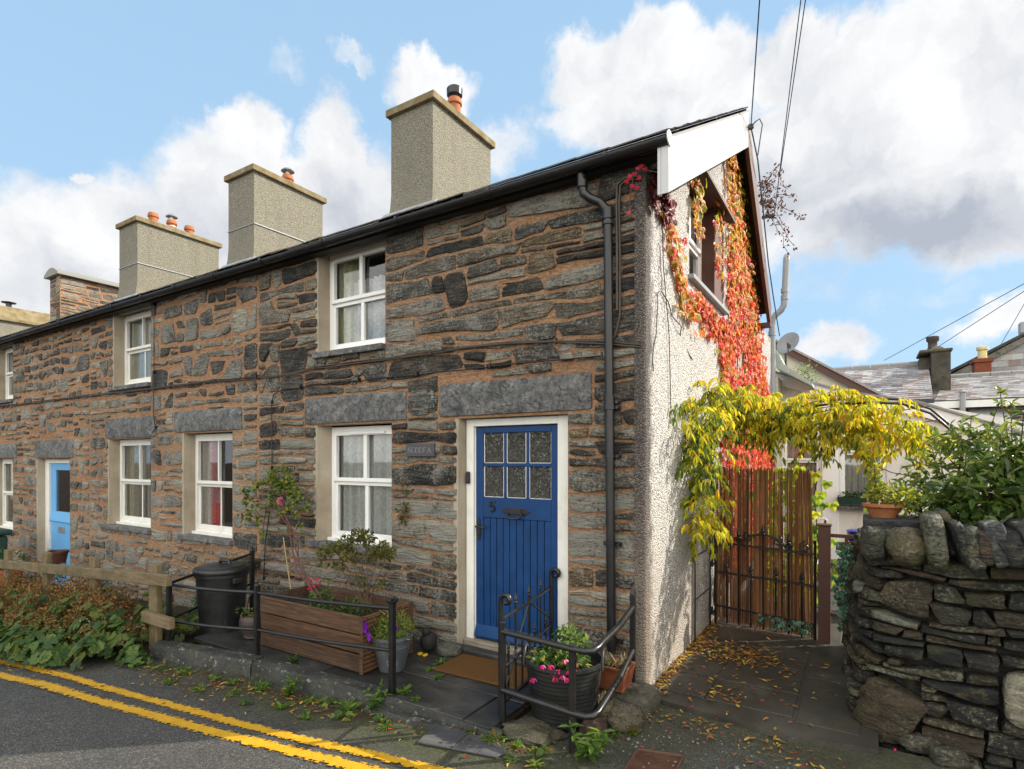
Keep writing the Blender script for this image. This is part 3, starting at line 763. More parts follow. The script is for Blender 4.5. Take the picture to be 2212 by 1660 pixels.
tag(flags('garden_paving', 0.0, 6, 2.03, 9.5, -.03, (.5, .8), (.45, .6), 9, M['path_concrete']), kind='structure')
mb = MB(); mb.box(-.1, 9, 2.02, 30, -.2, -.06); mb.build('garden_soil', M['soil'])['kind'] = 'structure'
mb = MB(); mb.box(1.75, 9, .75, 2.0, -.2, 1.02); mb.build('raised_bed', M['soil'])['kind'] = 'structure'

# ------------------------------------------------------------------ cottages
STONE = [(3, (.030, .030, .028), .1), (4, (.060, .057, .051), .45), (3, (.105, .096, .078), .7), (2.4, (.125, .106, .074), .6), (1.6, (.17, .158, .13), .95), (.6, (.25, .23, .18), .8), (.7, (.15, .11, .06), .4)]
STONE2 = [(3, (.05, .05, .048), .5), (4, (.09, .087, .08), .8), (2, (.135, .125, .10), .8), (1.6, (.20, .19, .16), 1), (1.2, (.29, .27, .22), 1)]
ROOF = [(3, (.15, .145, .15), 0), (3, (.19, .185, .185), 0), (2, (.24, .23, .225), 0), (1, (.20, .155, .145), 0)]
F = lambda u, v, d: (u, -d, v)
RIDGE_Y, RIDGE_Z, EAVE_Y, EAVE_Z = 2.95, 5.715, -.17, 3.908
RS = (RIDGE_Z-EAVE_Z)/(RIDGE_Y-EAVE_Y)
def bxs(side):
    if side == 'front': return lambda mb, u0, u1, w0, w1, v0, v1, c=(1, 1, 1, 0): mb.box(u0, u1, w0, w1, v0, v1, c)
    return lambda mb, u0, u1, w0, w1, v0, v1, c=(1, 1, 1, 0): mb.box(-w1, -w0, u0, u1, v0, v1, c)
def pts_on(side): return (lambda u, w, v: (u, w, v)) if side == 'front' else (lambda u, w, v: (-w, u, v))
def window(par, u0, u1, v0, v1, w, style, side='front', mat='white_upvc', curtain=((.55, .57, .55),), sill=None, vent=False, cols=2, split=.5, cz=(0, 1), fw=.052):
    B = bxs(side); Q = pts_on(side); d = .07
    fr = MB()
    B(fr, u0, u0+fw, w, w+d, v0, v1); B(fr, u1-fw, u1, w, w+d, v0, v1)
    B(fr, u0+fw, u1-fw, w, w+d, v1-fw, v1); B(fr, u0+fw, u1-fw, w, w+d, v0, v0+fw)
    zm = lerp(v0, v1, split)
    for (a, b, ww) in (((v0+fw, zm, .012), (zm, v1-fw, -.012 if style == 'case' else -.006))):
        s = .04
        if style == 'sash' and a < zm-.1: ww = .03
        iu0, iu1 = u0+fw, u1-fw
        B(fr, iu0, iu0+s, w+ww, w+ww+.045, a, b); B(fr, iu1-s, iu1, w+ww, w+ww+.045, a, b)
        B(fr, iu0+s, iu1-s, w+ww, w+ww+.045, b-s, b); B(fr, iu0+s, iu1-s, w+ww, w+ww+.045, a, a+s*(1.5 if style == 'sash' and a < zm-.1 else 1))
        for k in range(1, cols):
            c = lerp(iu0+s, iu1-s, k/cols); m_ = .024 if style == 'case' else .012
            B(fr, c-m_, c+m_, w+ww+.002, w+ww+.043, a+s, b-s)
    if vent: B(fr, lerp(u0, u1, .3), lerp(u0, u1, .78), w-.028, w-.012, v1-fw-.03, v1-fw-.005)
    o = fr.build('window', M[mat], par, bev=.004)
    gb = MB(); gw = w+.04
    gb.poly([Q(u0+fw, gw, v0+fw), Q(u1-fw, gw, v0+fw), Q(u1-fw, gw, v1-fw), Q(u0+fw, gw, v1-fw)])
    gb.build('pane', M['glass'], o)
    for (col, a, b, zc0, zc1) in [(c if len(c) == 5 else (c[0] if isinstance(c[0], tuple) else c, 0, 1, cz[0], cz[1])) for c in curtain]:
        cb = MB(); n = 70; top = lerp(v0, v1, zc1); bot = lerp(v0, v1, zc0); prev = None
        for i in range(n+1):
            u = lerp(u0+.02, u1-.02, lerp(a, b, i/n)); wv = w+.10+.026*sin(u*62+1.4*sin(u*9))+.016*sin(u*27+1)
            cur = (cb.v(Q(u, wv, bot)), cb.v(Q(u, wv, top)))
            if prev: cb.f((prev[0], cur[0], cur[1], prev[1]), (*col, 0))
            prev = cur
        cb.build('curtain', M['net'], o, smooth=60)
    if sill:
        sb = MB(); B(sb, u0-sill[0], u1+sill[1], -.055, w+.01, v0-.075, v0-.012)
        sb.build('sill', M['lintel_slate'], o, bev=.01)
        wb = MB(); B(wb, u0-.01, u1+.02, w-.045, w-.001, v0-.012, v0+.022); wb.build('sill_board', M[mat], o, bev=.004)
    return o
def reveals(par, o, depth, left=None):
    mb = MB(); x0, x1, z0, z1 = o; xl = left if left is not None else x0+.03
    n = 8
    for i in range(n):
        za, zb = lerp(z0, z1, i/n), lerp(z0, z1, (i+1)/n)
        ja = .02*mnoise.noise((x0, za*5, 1)); jb = .02*mnoise.noise((x0, zb*5, 1))
        ja = ja if i else 0; jb = jb if i < n-1 else 0
        mb.poly([(x0-.035+ja*2, -.006, za), (x0+ja+.01, -.004, za), (x0+jb+.01, -.004, zb), (x0-.035+jb*2, -.006, zb)])
        mb.poly([(x0+ja+.01, -.004, za), (xl, depth, za), (xl, depth, zb), (x0+jb+.01, -.004, zb)])
        mb.poly([(x1, -.004, za), (x1-.01, depth, za), (x1-.01, depth, zb), (x1, -.004, zb)][::-1])
    mb.poly([(x0, 0, z1), (x1, 0, z1), (x1, depth, z1), (x0, depth, z1)][::-1]); mb.poly([(x0, 0, z0), (x1, 0, z0), (x1, depth, z0), (x0, depth, z0)])
    return mb.build('reveal', M['reveal_render'], par, smooth=40)
def facade(par, xa, xb, z0, z1, opens, lints, seed, pal, **kw):
    allo = opens+[(l[0]-.012, l[1]+.012, l[2]-.012, l[3]+.012) for l in lints]
    mb = MB(); xs = [xa, xb]+[x for o in opens for x in o[:2]]; zs = [z0, z1]+[z for o in opens for z in o[2:]]
    wall_cells(mb, [x for x in xs if xa <= x <= xb], [z for z in zs if z0 <= z <= z1], opens, lambda u, v: (u, 0, v), m=1)
    rubble(mb, F, xa+.01, xb-.01, z0, z1, allo, seed, pal, **kw)
    w = mb.build('front_wall', [M['slate_rubble'], M['mortar']], par, smooth=50)
    rng = random.Random(seed+5)
    for l in lints:
        lb = MB(); patch(lb, F, l[0], l[1], lambda u: l[2], lambda u: l[3], rng, .028, (1, 1, 1, .2), -.01, res=.05, nr=8, p=30, wedge=0, rough=.006, skew=0, edge=.05)
        lb.build('lintel', M['lintel_slate'], par, smooth=50)
    return w
def roof(par, xa, xb, seed, back=(5.0, 3.55), sw=.26, verge=0.):
    mb = MB(); rng = random.Random(seed); x1 = xb+verge
    prof = [(EAVE_Y, EAVE_Z), (RIDGE_Y, RIDGE_Z), back, (back[0]-.03, back[1]-.05), (RIDGE_Y, RIDGE_Z-.06), (EAVE_Y+.02, EAVE_Z-.05)]
    mb.prism([(xa, p[0], p[1]) for p in prof], (x1-xa, 0, 0), (.12, .115, .115, 0))
    slates(mb, (xa, EAVE_Y-.03, EAVE_Z+.002), (1, 0, 0), (0, RIDGE_Y-EAVE_Y, RIDGE_Z-EAVE_Z), x1-xa+.015, hypot(RIDGE_Y-EAVE_Y, RIDGE_Z-EAVE_Z), sw, .2, rng, ROOF, .009, .006)
    d = Vector((0, back[0]-RIDGE_Y, back[1]-RIDGE_Z))
    slates(mb, (x1, back[0], back[1]+.004), (-1, 0, 0), -d, x1-xa, d.length, sw*1.3, .25, rng, ROOF)
    x = xa
    while x < x1-.05:
        e = min(x1, x+.45); mb.tube([(x+.004, RIDGE_Y, RIDGE_Z-.035), (e-.004, RIDGE_Y, RIDGE_Z-.035)], .055, 8, (.2, .19, .18, 0)); x = e
    return mb.build('roof', M['roof_slate'], par)
def gutter(par, xa, xb, seed, clipstep=.86):
    mb = MB(); r = .05; n = 9; yc, zc = -.16, 3.895
    ring = [(yc+r*cos(pi+pi*i/n), zc+r*sin(pi+pi*i/n)) for i in range(n+1)]
    inn = [(yc+(r-.006)*cos(pi+pi*i/n), zc+(r-.006)*sin(pi+pi*i/n)+.001) for i in range(n+1)]
    a = [mb.v((xa, *p)) for p in ring]; b = [mb.v((xb, *p)) for p in ring]; c = [mb.v((xa, *p)) for p in inn]; d = [mb.v((xb, *p)) for p in inn]
    for i in range(n):
        mb.f((a[i], b[i], b[i+1], a[i+1])); mb.f((c[i], c[i+1], d[i+1], d[i]))
    mb.f((a[0], c[0], d[0], b[0])); mb.f((a[n], b[n], d[n], c[n])); mb.f(a+c[::-1]); mb.f(b[::-1]+d)
    x = xa+.3
    while x < xb-.1:
        rr = r+.006; q = [(yc+rr*cos(pi+pi*i/n), zc+rr*sin(pi+pi*i/n)) for i in range(n+1)]
        w = .05 if int(x*10) % 2 else .028
        A = [mb.v((x, *p)) for p in q]; B = [mb.v((x+w, *p)) for p in q]
        for i in range(n): mb.f((A[i], B[i], B[i+1], A[i+1]))
        mb.box(x, x+w, yc-r-.006, yc-r+.004, zc-.004, zc+.014)
        x += clipstep
    o = mb.build('gutter', M['black_plastic'], par, smooth=50)
    fb = MB(); fb.box(xa, xb, -.095, -.075, 3.845, 3.9); fb.box(xa, xb, -.0745, .02, 3.845, 3.86); fb.build('fascia', M['dark_soffit'], par)
    return o
def chimney(par, x0, x1, y0, y1, zb, zt, pots, seed, mat='pebbledash_grey', strap=None, cap=.06, lead=True):
    mb = MB(); fl = .045
    z3 = zb+.42
    L = [(fl, zb-.9), (fl, zb+.0), (.012, zb+.2), (0, z3), (0, zt)]
    rows = [[mb.v(p) for p in ((x0-f, y0-f, z), (x1+f*.3, y0-f, z), (x1+f*.3, y1+f, z), (x0-f, y1+f, z))] for f, z in L]
    for a, b in zip(rows[:-1], rows[1:]):
        for k in range(4): mb.f((a[k], a[(k+1) % 4], b[(k+1) % 4], b[k]))
    o = mb.build('chimney', M[mat], par)
    c = MB(); c.box(x0-cap, x1+cap, y0-cap, y1+cap, zt, zt+.105); c.prism([(x0-cap+.05, y0-cap+.05, zt+.106), (x1+cap-.05, y0-cap+.05, zt+.106), (x1+cap-.05, y1+cap-.05, zt+.106), (x0-cap+.05, y1+cap-.05, zt+.106)], (0, 0, .02))
    c.build('cap', M['lichen_concrete'], o, bev=.015)
    for (px, py, kind, h) in pots:
        p = MB(); p.lathe((px, py, zt+.12), [(.11, 0), (.105, .05), (.095, .1), (.095, h-.1), (.115, h-.09), (.115, h-.04), (.10, h-.02), (.10, h), (.07, h), (.07, h-.1)], 20)
        p.build('chimney_pot', M['terracotta'], o, smooth=40)
        if kind:
            q = MB(); zz = zt+.12+h
            if kind == 'black':
                q.lathe((px, py, zz), [(.08, -.03), (.08, .02), (.12, .05), (.125, .15), (.105, .17), (.05, .19)], 20)
                q.build('cowl', M['black_plastic'], o, smooth=40)
            else:
                q.lathe((px, py, zz-.05), [(.045, 0), (.045, .12), (.05, .12), (.13, .135), (.09, .18), (.02, .2)], 20); q.lathe((px, py, zz-.16), [(.1, 0), (.1, .02)], 20)
                q.build('cowl', M['galvanised'], o, smooth=40)
    if strap:
        s = MB()
        s.tube([(x0-.004, y0-.006, strap), (x1+.006, y0-.006, strap)], .012, 6)
        s.build('strap', M['grey_pvc'], o)
        s = MB(); s.tube([(x1+.008, y0-.006, strap), (x1+.008, y1, strap+.02)], .014, 6); s.build('cable_strip', M['lead'], o)
    if lead:
        f = MB(); zf = lambda y: EAVE_Z+RS*(y-EAVE_Y)
        f.prism([(x0-.1, y0-.16, zf(y0-.16)+.03), (x1+.12, y0-.16, zf(y0-.16)+.03), (x1+.12, y0-.05, zf(y0-.05)+.10), (x0-.1, y0-.05, zf(y0-.05)+.10)], (0, 0, -.012))
        f.prism([(x1+.05, y0-.1, zf(y0-.1)+.032), (x1+.18, y0-.1, zf(y0-.1)+.032), (x1+.18, RIDGE_Y, RIDGE_Z+.05), (x1+.05, RIDGE_Y, RIDGE_Z+.06)], (0, 0, -.01))
        f.build('flashing', M['lead'], o)
    return o

# ---- the end cottage with the blue door
main = thing('stone_cottage', (-2.3, 0, 0), 'end cottage of slate rubble with a royal blue door and a white pebbledash gable', 'cottage')
O_door = (-1.69, -.60, -.05, 2.055); O_win = (-3.585, -2.49, .80, 2.05); O_up = (-3.56, -2.575, 2.80, 3.89)
facade(main, -4.6, 0, -.1, 3.9, [O_door, O_win, O_up], [(-1.90, -.395, 2.075, 2.37), (-3.77, -2.295, 2.065, 2.35)], 21, STONE, jump=.10, rowh=(.075, .19), ln=(.2, .85), gap=(.007, .024), split=.4, dep=(.008, .032), res=.045, nr=8, slope=.8, wav=.04)
lb = MB(); rg = random.Random(3)
patch(lb, F, -2.235, -2.03, lambda u: 2.10, lambda u: 2.36, rg, .02, (.12, .125, .12, .2), -.01, p=20, wedge=0, skew=0); patch(lb, F, -2.0, -1.95, lambda u: 2.09, lambda u: 2.37, rg, .015, (.14, .14, .13, .8), -.01, p=20, wedge=0, skew=0)
lb.build('lintel_infill', M['slate_rubble'], main, smooth=50)
reveals(main, O_door, .1, -1.66); reveals(main, O_win, .13, -3.50); reveals(main, O_up, .13, -3.53)
window(main, -3.51, -2.46, .835, 2.035, .13, 'case', curtain=((.9, .92, .9),), sill=(.12, -.04), vent=True, split=.52)
window(main, -3.545, -2.55, 2.835, 3.89, .13, 'case', curtain=(((.7, .7, .42), 0, .3, 0, 1), ((.95, .97, .97), .1, 1, 0, .72)), sill=(.06, -.03), split=.5)
# door, its frame and furniture
fb = MB()
fb.box(-1.655, -1.575, .075, .16, .03, 2.05); fb.box(-.735, -.655+.05, .075, .16, .03, 2.05); fb.box(-1.575, -.735, .075, .16, 1.985, 2.05); fb.box(-1.585, -1.568, .10, .15, .1, 1.985)
fb.build('door_frame', M['old_white_paint'], main, bev=.006)
db = MB(); yb = .105
def dbox(x0, x1, z0, z1, y0=yb, y1=yb+.045): db.box(x0, x1, y0, y1, z0, z1)
dbox(-1.568, -1.49, .1, 1.98); dbox(-.81, -.738, .1, 1.98); dbox(-1.49, -.81, 1.925, 1.98); dbox(-1.49, -.81, 1.18, 1.36)
px_ = [-1.49, -1.265, -1.04, -.81]
for x in (-1.2633, -1.0367): dbox(x-.014, x+.014, 1.36, 1.925, yb+.006, yb+.04)
dbox(-1.49, -.81, 1.632, 1.66, yb+.005, yb+.041)
k = 10; w = (1.49-.81)/k
for i in range(k): dbox(-1.49+i*w+.003, -1.49+(i+1)*w-.003, .2, 1.178, yb+.008, yb+.034)
dbox(-1.49, -.81, .1, 1.178, yb+.03, yb+.044)
db.prism([(-1.565, yb-.002, .23), (-1.565, yb-.035, .135), (-1.565, yb-.03, .115), (-1.565, yb-.002, .115)], (.825, 0, 0))
door = db.build('door', M['blue_paint'], main, bev=.004)
for i in range(3):
    for (za, zb) in ((1.36, 1.632), (1.66, 1.925)):
        gb = MB(); gb.box(px_[i]+(.013 if i else 0), px_[i+1]-(.013 if i < 2 else 0), yb+.02, yb+.026, za, zb); gb.build('pane', M['cathedral_glass'], door)
        pb = MB(); x0, x1 = px_[i]+(.014 if i else .001), px_[i+1]-(.014 if i < 2 else .001)
        for (a, b, c, d) in ((x0, x0+.007, za, zb), (x1-.006, x1, za, zb), (x0, x1, za, za+.006)): pb.box(a, b, yb+.013, yb+.0195, c+.001, d-.001)
        pb.build('putty', M['old_white_paint'], door)
cb = MB(); prev = None
for i in range(40):
    x = lerp(-1.03, -.80, i/39); cur = (cb.v((x, yb+.12+.014*sin(x*80), 1.2)), cb.v((x, yb+.12+.014*sin(x*80), 2.0)))
    if prev: cb.f((prev[0], cur[0], cur[1], prev[1]), (.75, .78, .62, 0))
    prev = cur
cb.build('curtain', M['net'], door, smooth=60)
lb = MB(); lc = (-1.15, 1.245)
lb.box(lc[0]-.085, lc[0]+.085, yb-.008, yb, lc[1]-.03, lc[1]+.03)
for s in (-1, 1): lb.prism([(lc[0]+s*.085, yb-.008, lc[1]-.035), (lc[0]+s*.105, yb-.008, lc[1]-.02), (lc[0]+s*.145, yb-.008, lc[1]), (lc[0]+s*.105, yb-.008, lc[1]+.02), (lc[0]+s*.085, yb-.008, lc[1]+.035)][::s], (0, .008, 0))
lb.tube([(lc[0]-.07, yb-.01, lc[1]-.01), (lc[0]-.07, yb-.035, lc[1]-.03), (lc[0]-.05, yb-.04, lc[1]-.055), (lc[0]+.05, yb-.04, lc[1]-.055), (lc[0]+.07, yb-.035, lc[1]-.03), (lc[0]+.07, yb-.01, lc[1]-.01)], .009, 6)
lb.box(lc[0]-.06, lc[0]+.06, yb-.016, yb-.0085, lc[1]-.02, lc[1]+.022)
lb.build('letterbox', M['black_iron'], door, bev=.002)
hb = MB(); hb.prism([(-1.553, yb-.006, .99), (-1.535, yb-.006, .97), (-1.517, yb-.006, .99), (-1.513, yb-.006, 1.07), (-1.52, yb-.006, 1.15), (-1.535, yb-.006, 1.18), (-1.55, yb-.006, 1.15), (-1.557, yb-.006, 1.07)], (0, .006, 0))
hb.tube([(-1.535, yb-.004, 1.1), (-1.535, yb-.05, 1.1), (-1.52, yb-.055, 1.1), (-1.44, yb-.05, 1.095)], .009, 8); hb.tube([(-1.535, yb-.003, 1.03), (-1.535, yb-.012, 1.03)], .01, 8)
hb.build('handle', M['black_iron'], door, smooth=40)
nb = MB(); strokes(nb, GLY['5'], (-1.415, yb-.001, 1.235), (1, 0, 0), (0, 0, 1), .085, .014, (0, -.008, 0)); nb.build('numeral', M['black_iron'], door)
sb = MB(); sb.box(-1.655, -.6, .03, .16, .0, .098); sb.build('threshold', M['sill_wood'], main, bev=.012)
sb = MB(); sb.box(-1.80, -.52, -.075, .028, .0, .05); sb.build('doorstep', M['wet_slate'], main, bev=.012)
bb = MB(); bb.box(-1.645, -1.605, .045, .075, 1.475, 1.585); bb.build('doorbell', M['black_plastic'], main, bev=.012)
# gable wall of white pebbledash
def ztop(y): return EAVE_Z-.06+RS*(y-EAVE_Y) if y <= RIDGE_Y else RIDGE_Z-.06-1.0*(y-RIDGE_Y)
GW = (1.17, 2.62, 3.36, 4.36)
mb = MB(); ys = [0, .1, GW[0], GW[1], RIDGE_Y, 4.9, 6.5]
for ya, yb2 in zip(ys[:-1], ys[1:]):
    ta, tb = (ztop(ya), ztop(yb2)) if yb2 <= 4.95 else (3.72, 3.72)
    if yb2 == GW[1]: segs = [(-.2, GW[2], -.2, GW[2]), (GW[3], ta, GW[3], tb)]
    else: segs = [(-.2, ta, -.2, tb)]
    for (a0, a1, b0, b1) in segs: mb.poly([(.035, ya, a0), (.035, yb2, b0), (.035, yb2, b1), (.035, ya, a1)])
rr = [(.035*cos(a)-.0, .0+.03*(1-sin(a))-.03) for a in (0, pi/6, pi/3, pi/2)]
prevp = (.035, 0)
for (x, y) in ((.032, -.014), (.022, -.024), (.0, -.028), (-.05, -.024), (-.055, 0)):
    mb.poly([(prevp[0], prevp[1], -.2), (x, y, -.2), (x, y, 3.88), (prevp[0], prevp[1], 3.88)][::-1]); prevp = (x, y)
mb.poly([(.035, 6.5, -.2), (-3, 6.5, -.2), (-3, 6.5, 3.72), (.035, 6.5, 3.72)])
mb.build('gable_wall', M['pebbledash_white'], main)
rb = MB(); x1_, x0_ = .035, -.2
for (a, b, c, d) in (((GW[0], GW[2]), (GW[0], GW[3]), 1, 0), ((GW[1], GW[3]), (GW[1], GW[2]), 1, 0), ((GW[0], GW[3]), (GW[1], GW[3]), 1, 0), ((GW[1], GW[2]), (GW[0], GW[2]), 1, 0)):
    rb.poly([(x1_, *a), (x0_, *a), (x0_, *b), (x1_, *b)])
rb.build('reveal', M['brown_board'], main)
gw = window(main, GW[0]+.01, GW[1]-.42, GW[2]+.03, GW[3]-.03, .1, 'case', side='gable', curtain=((.3, .33, .3),), split=.5, cols=2)
sb = MB(); sb.box(-.1, .09, GW[0]-.04, GW[1]+.06, GW[2]-.045, GW[2]-.002); sb.build('sill', M['grey_pvc'], gw, bev=.006)
sb = MB(); sb.box(-.15, .035-.004, GW[1]-.42, GW[1]-.002, GW[2], GW[3]); sb.build('board', M['brown_board'], gw)
hb = MB(); hb.prism([(.037, GW[0]-.05, GW[3]+.05), (.16, GW[0]-.05, GW[3]-.01), (.16, GW[0]-.05, GW[3]-.04), (.037, GW[0]-.05, GW[3]+.0)], (0, GW[1]-GW[0]+.1, 0)); hb.build('drip_hood', M['brown_board'], main)
# barge boards
bg = MB()
bg.prism([(.19, -.165, 3.52), (.19, -.165, 3.89), (.19, 2.95, 5.69), (.19, 2.95, 5.29)], (.055, 0, 0))
bg.box(.165, .189, -.165, -.13, 3.52, 3.86)
bg.build('barge_board', M['white_pvc_sheet'], main, bev=.003)
bg = MB(); bg.prism([(.20, 2.95, 5.30), (.20, 2.95, 5.665), (.20, 4.85, 3.87), (.20, 4.75, 3.62)], (.045, 0, 0)); bg.box(.03, .245, 4.72, 4.85, 3.58, 3.64); bg.build('rear_barge_board', M['brown_board'], main, bev=.003)
bg = MB(); bg.prism([(.036, -.14, 3.86), (.19, -.14, 3.86), (.19, 2.94, 5.6), (.036, 2.94, 5.6)], (0, 0, -.02)); bg.prism([(.036, 2.96, 5.6), (.2, 2.96, 5.6), (.2, 4.8, 3.8), (.036, 4.8, 3.8)], (0, 0, -.02)); bg.build('soffit', M['dark_soffit'], main)
roof(main, -4.6, .03, 31, back=(4.9, 3.85), verge=.205)
gutter(main, -4.6, .245, 1, 1.02)
eb = MB(); eb.lathe((0, 0, 0), [(.052, 0), (.052, .008), (.04, .012)], 20); xf(eb, 0, Matrix.Translation((.246, -.165, 3.89)) @ Matrix.Rotation(pi/2, 4, 'Y')); eb.build('gutter_end', M['white_upvc'], main, smooth=40)
chimney(main, -4.635, -3.828, 2.2, 3.66, 5.22, 6.80, [(-4.02, 2.95, 'black', .36)], 1)
dp = MB()
P = [onY(1255, 372, -.12), onY(1257, 395, -.12), onY(1262, 418, -.11), onY(1275, 428, -.10), onY(1296, 436, -.08), onY(1309, 450, -.07), onY(1313, 475, -.065), onY(1315, 700, -.065), onY(1321, 1405, -.065)]
dp.tube([P[0]+V3(0,0,.06)]+P, .034, 14)
for (py, w_, r_) in ((398, .05, .042), (462, .08, .042), (482, .025, .044), (868, .09, .041), (880, .03, .046), (985, .022, .04), (1385, .06, .042), (1175, .02, .039)):
    q = onY(lerp(1313, 1321, (py-475)/930) if py > 450 else 1258, py, -.065 if py > 450 else -.12); dp.tube([q-V3(0,0,w_/2), q+V3(0,0,w_/2)], r_, 14)
    if py > 800: dp.box(q.x-.07, q.x+.075, -.035, -.02, q.z-.015, q.z+.015); dp.tube([q+V3(.055, -.0, 0), q+V3(.055, .05, 0)], .014, 6)
dp.build('downpipe', M['black_plastic'], main, smooth=50)
# cables clipped along the front
def cable(par, pts, r, mat, n=2, y=-.03, seed=1, clips=True, gapz=.016):
    rng = random.Random(seed); mb = MB()
    for k in range(n):
        P = []
        for a, b in zip(pts[:-1], pts[1:]):
            A, B = onY(*a, y), onY(*b, y)
            m = max(1, int((B-A).length/.25))
            for i in range(m): P.append(A.lerp(B, i/m)+V3(0, rng.uniform(-.004, .004), rng.uniform(-.006, .006)-k*gapz))
        P.append(onY(*pts[-1], y)-V3(0, 0, k*gapz)); mb.tube(P, r, 6)
    if clips:
        for p in P[::3]: mb.box(p.x-.006, p.x+.006, y-.012, .0, p.z-.008, p.z+.03)
    return mb.build('cable', M[mat], par, smooth=60)
main_cable = [(556, 813), (589, 812), (640, 803), (680, 793), (760, 781), (840, 772), (930, 760), (1010, 747), (1100, 738), (1200, 735), (1300, 736), (1384, 744)]
cable(main, main_cable, .0075, 'cable_brown', 2, -.03, 3)
cable(main, [(570, 1250), (573, 1170), (584, 1100), (587, 1013), (587, 869), (592, 852), (609, 842), (736, 825), (947, 804), (1120, 785), (1300, 768)], .0055, 'black_iron', 1, -.032, 4)
cable(main, [(1384, 388), (1352, 390), (1340, 402), (1338, 440), (1339, 560), (1339, 680), (1330, 722), (1322, 736)], .010, 'cable_brown', 1, -.035, 5)
cable(main, [(1384, 381), (1350, 383), (1334, 400), (1332, 440), (1333, 560), (1333, 670)], .010, 'cable_brown', 1, -.035, 6, False)
mb = MB(); mb.tube(wander((.045, .12, 2.35), (.045, .22, 2.95), random.Random(4), 6, .015)+wander((.045, .3, 3.0), (.045, 1.25, 2.6), random.Random(5), 6, .03), .005, 5); mb.tube(wander((.045, .3, 3.0), (.045, .25, 3.35), random.Random(6), 4, .02), .004, 5); mb.build('cable', M['cable_grey'], main)
# flue on the gable
fl = MB(); Yp = 6.45
P = [V3(.11, Yp, -.1), V3(.11, Yp, 2), onY(1668, 705, Yp), onY(1669, 690, Yp), onY(1675, 680, Yp), onY(1687, 670, Yp), onY(1693, 660, Yp), onY(1695, 645, Yp), onY(1697, 600, Yp), onY(1699, 562, Yp)]
P[0].x = P[1].x = P[2].x
fl.tube(P, .052, 14); 
for q in (P[2]-V3(0,0,.12), P[7]+V3(0,0,.02), P[7]+V3(0,0,.14)): fl.tube([q-V3(0,0,.035), q+V3(0,0,.035)], .06, 14)
fl.lathe(P[-1], [(.05, 0), (.05, .05), (.03, .1), (.0, .115)], 14)
fl.build('soil_pipe', M['grey_pvc'], main, smooth=50)

# ---- second cottage
c2 = thing('stone_cottage', (-6.75, 0, 0), 'middle cottage of small slate stones in wide orange mortar with three white sash windows', 'cottage', None)
O3 = (-6.22, -5.12, .68, 2.03); O2 = (-8.32, -7.07, .68, 1.99); O2u = (-8.16, -7.07, 2.74, 3.86)
facade(c2, -8.95, -4.6, -.7, 3.9, [O3, O2, O2u], [(-6.45, -4.92, 2.045, 2.325), (-8.42, -6.92, 2.0, 2.30)], 22, STONE2, rowh=(.10, .20), ln=(.16, .48), gap=(.026, .06), split=.25, dep=(.008, .025), wav=.04, slope=1., res=.05, pr=(3.5, 7))
for o, l in ((O3, -6.18), (O2, -8.28), (O2u, -8.13)): reveals(c2, o, .13, l)
def dressed(par, o, reds=False):
    mb = MB(); return mb
w3 = window(c2, -6.2, -5.08, .72, 2.02, .13, 'sash', mat='old_white_paint', curtain=(((.95, .92, .88), .0, .2, 0, 1), ((.95, .42, .46), .17, .34, .1, 1), ((.9, .12, .07), .26, .46, 0.02, .3)), sill=(.1, -.03))
window(c2, -8.3, -7.03, .72, 1.985, .13, 'sash', mat='old_white_paint', curtain=(((.66, .62, .5), 0, .5, .02, 1), ((.62, .6, .56), .3, .8, 0, .55), ((.6, .5, .46), .72, 1, 0, 1)), sill=(.2, -.03))
window(c2, -8.14, -7.03, 2.78, 3.85, .13, 'sash', mat='old_white_paint', curtain=(((.68, .66, .56), .05, 1, 0, 1),), sill=(.1, -.03))
roof(c2, -8.95, -4.6, 32); gutter(c2, -8.95, -4.6, 2)
chimney(c2, -8.83, -8.03, 2.2, 3.73, 5.25, 6.93, [(-8.5, 3.25, 'metal', .36)], 2, strap=5.98)
c2_cable = [(310, 840), (336, 836), (400, 829), (464, 820), (530, 816), (556, 813)]
cable(c2, c2_cable, .0075, 'cable_brown', 2, -.03, 7)
cable(c2, [(333, 660), (333, 760), (331, 850), (331, 890), (336, 925), (328, 935)], .006, 'black_iron', 1, -.032, 8)
# ---- third cottage
c3 = thing('stone_cottage', (-11, 0, -.3), 'third cottage along with a pale blue door behind the timber fence', 'cottage', None)
O4d = (-11.02, -9.68, -.6, 1.70); O4 = (-13.18, -12.15, .30, 1.70); O4u = (-13.0, -12.15, 2.76, 3.86)
facade(c3, -13.3, -8.95, -.8, 3.9, [O4d, O4, O4u], [(-11.1, -9.55, 1.71, 2.02), (-13.3, -11.95, 1.71, 1.98)], 23, STONE2, rowh=(.10, .20), ln=(.16, .42), gap=(.03, .065), split=.2, dep=(.01, .03), wav=.035, slope=1.2, res=.07, pr=(3, 6))
reveals(c3, O4d, .12, -10.98); reveals(c3, O4, .12, -13.12); reveals(c3, O4u, .12, -12.96)
window(c3, -13.14, -12.1, .35, 1.69, .12, 'sash', mat='old_white_paint', curtain=(((.62, .58, .40), .1, 1, .4, 1), ((.55, .52, .44), .3, 1, 0, .5)), sill=(.2, .0))
window(c3, -12.98, -12.1, 2.83, 3.85, .12, 'sash', mat='old_white_paint', curtain=(((.55, .56, .55), 0, 1, 0, 1),), sill=(.1, .0))
fb = MB(); fb.box(-11.0, -10.83, .10, .17, -.5, 1.69); fb.box(-10.83, -9.7, .10, .17, 1.62, 1.69); fb.build('door_frame', M['old_white_paint'], c3, bev=.005)
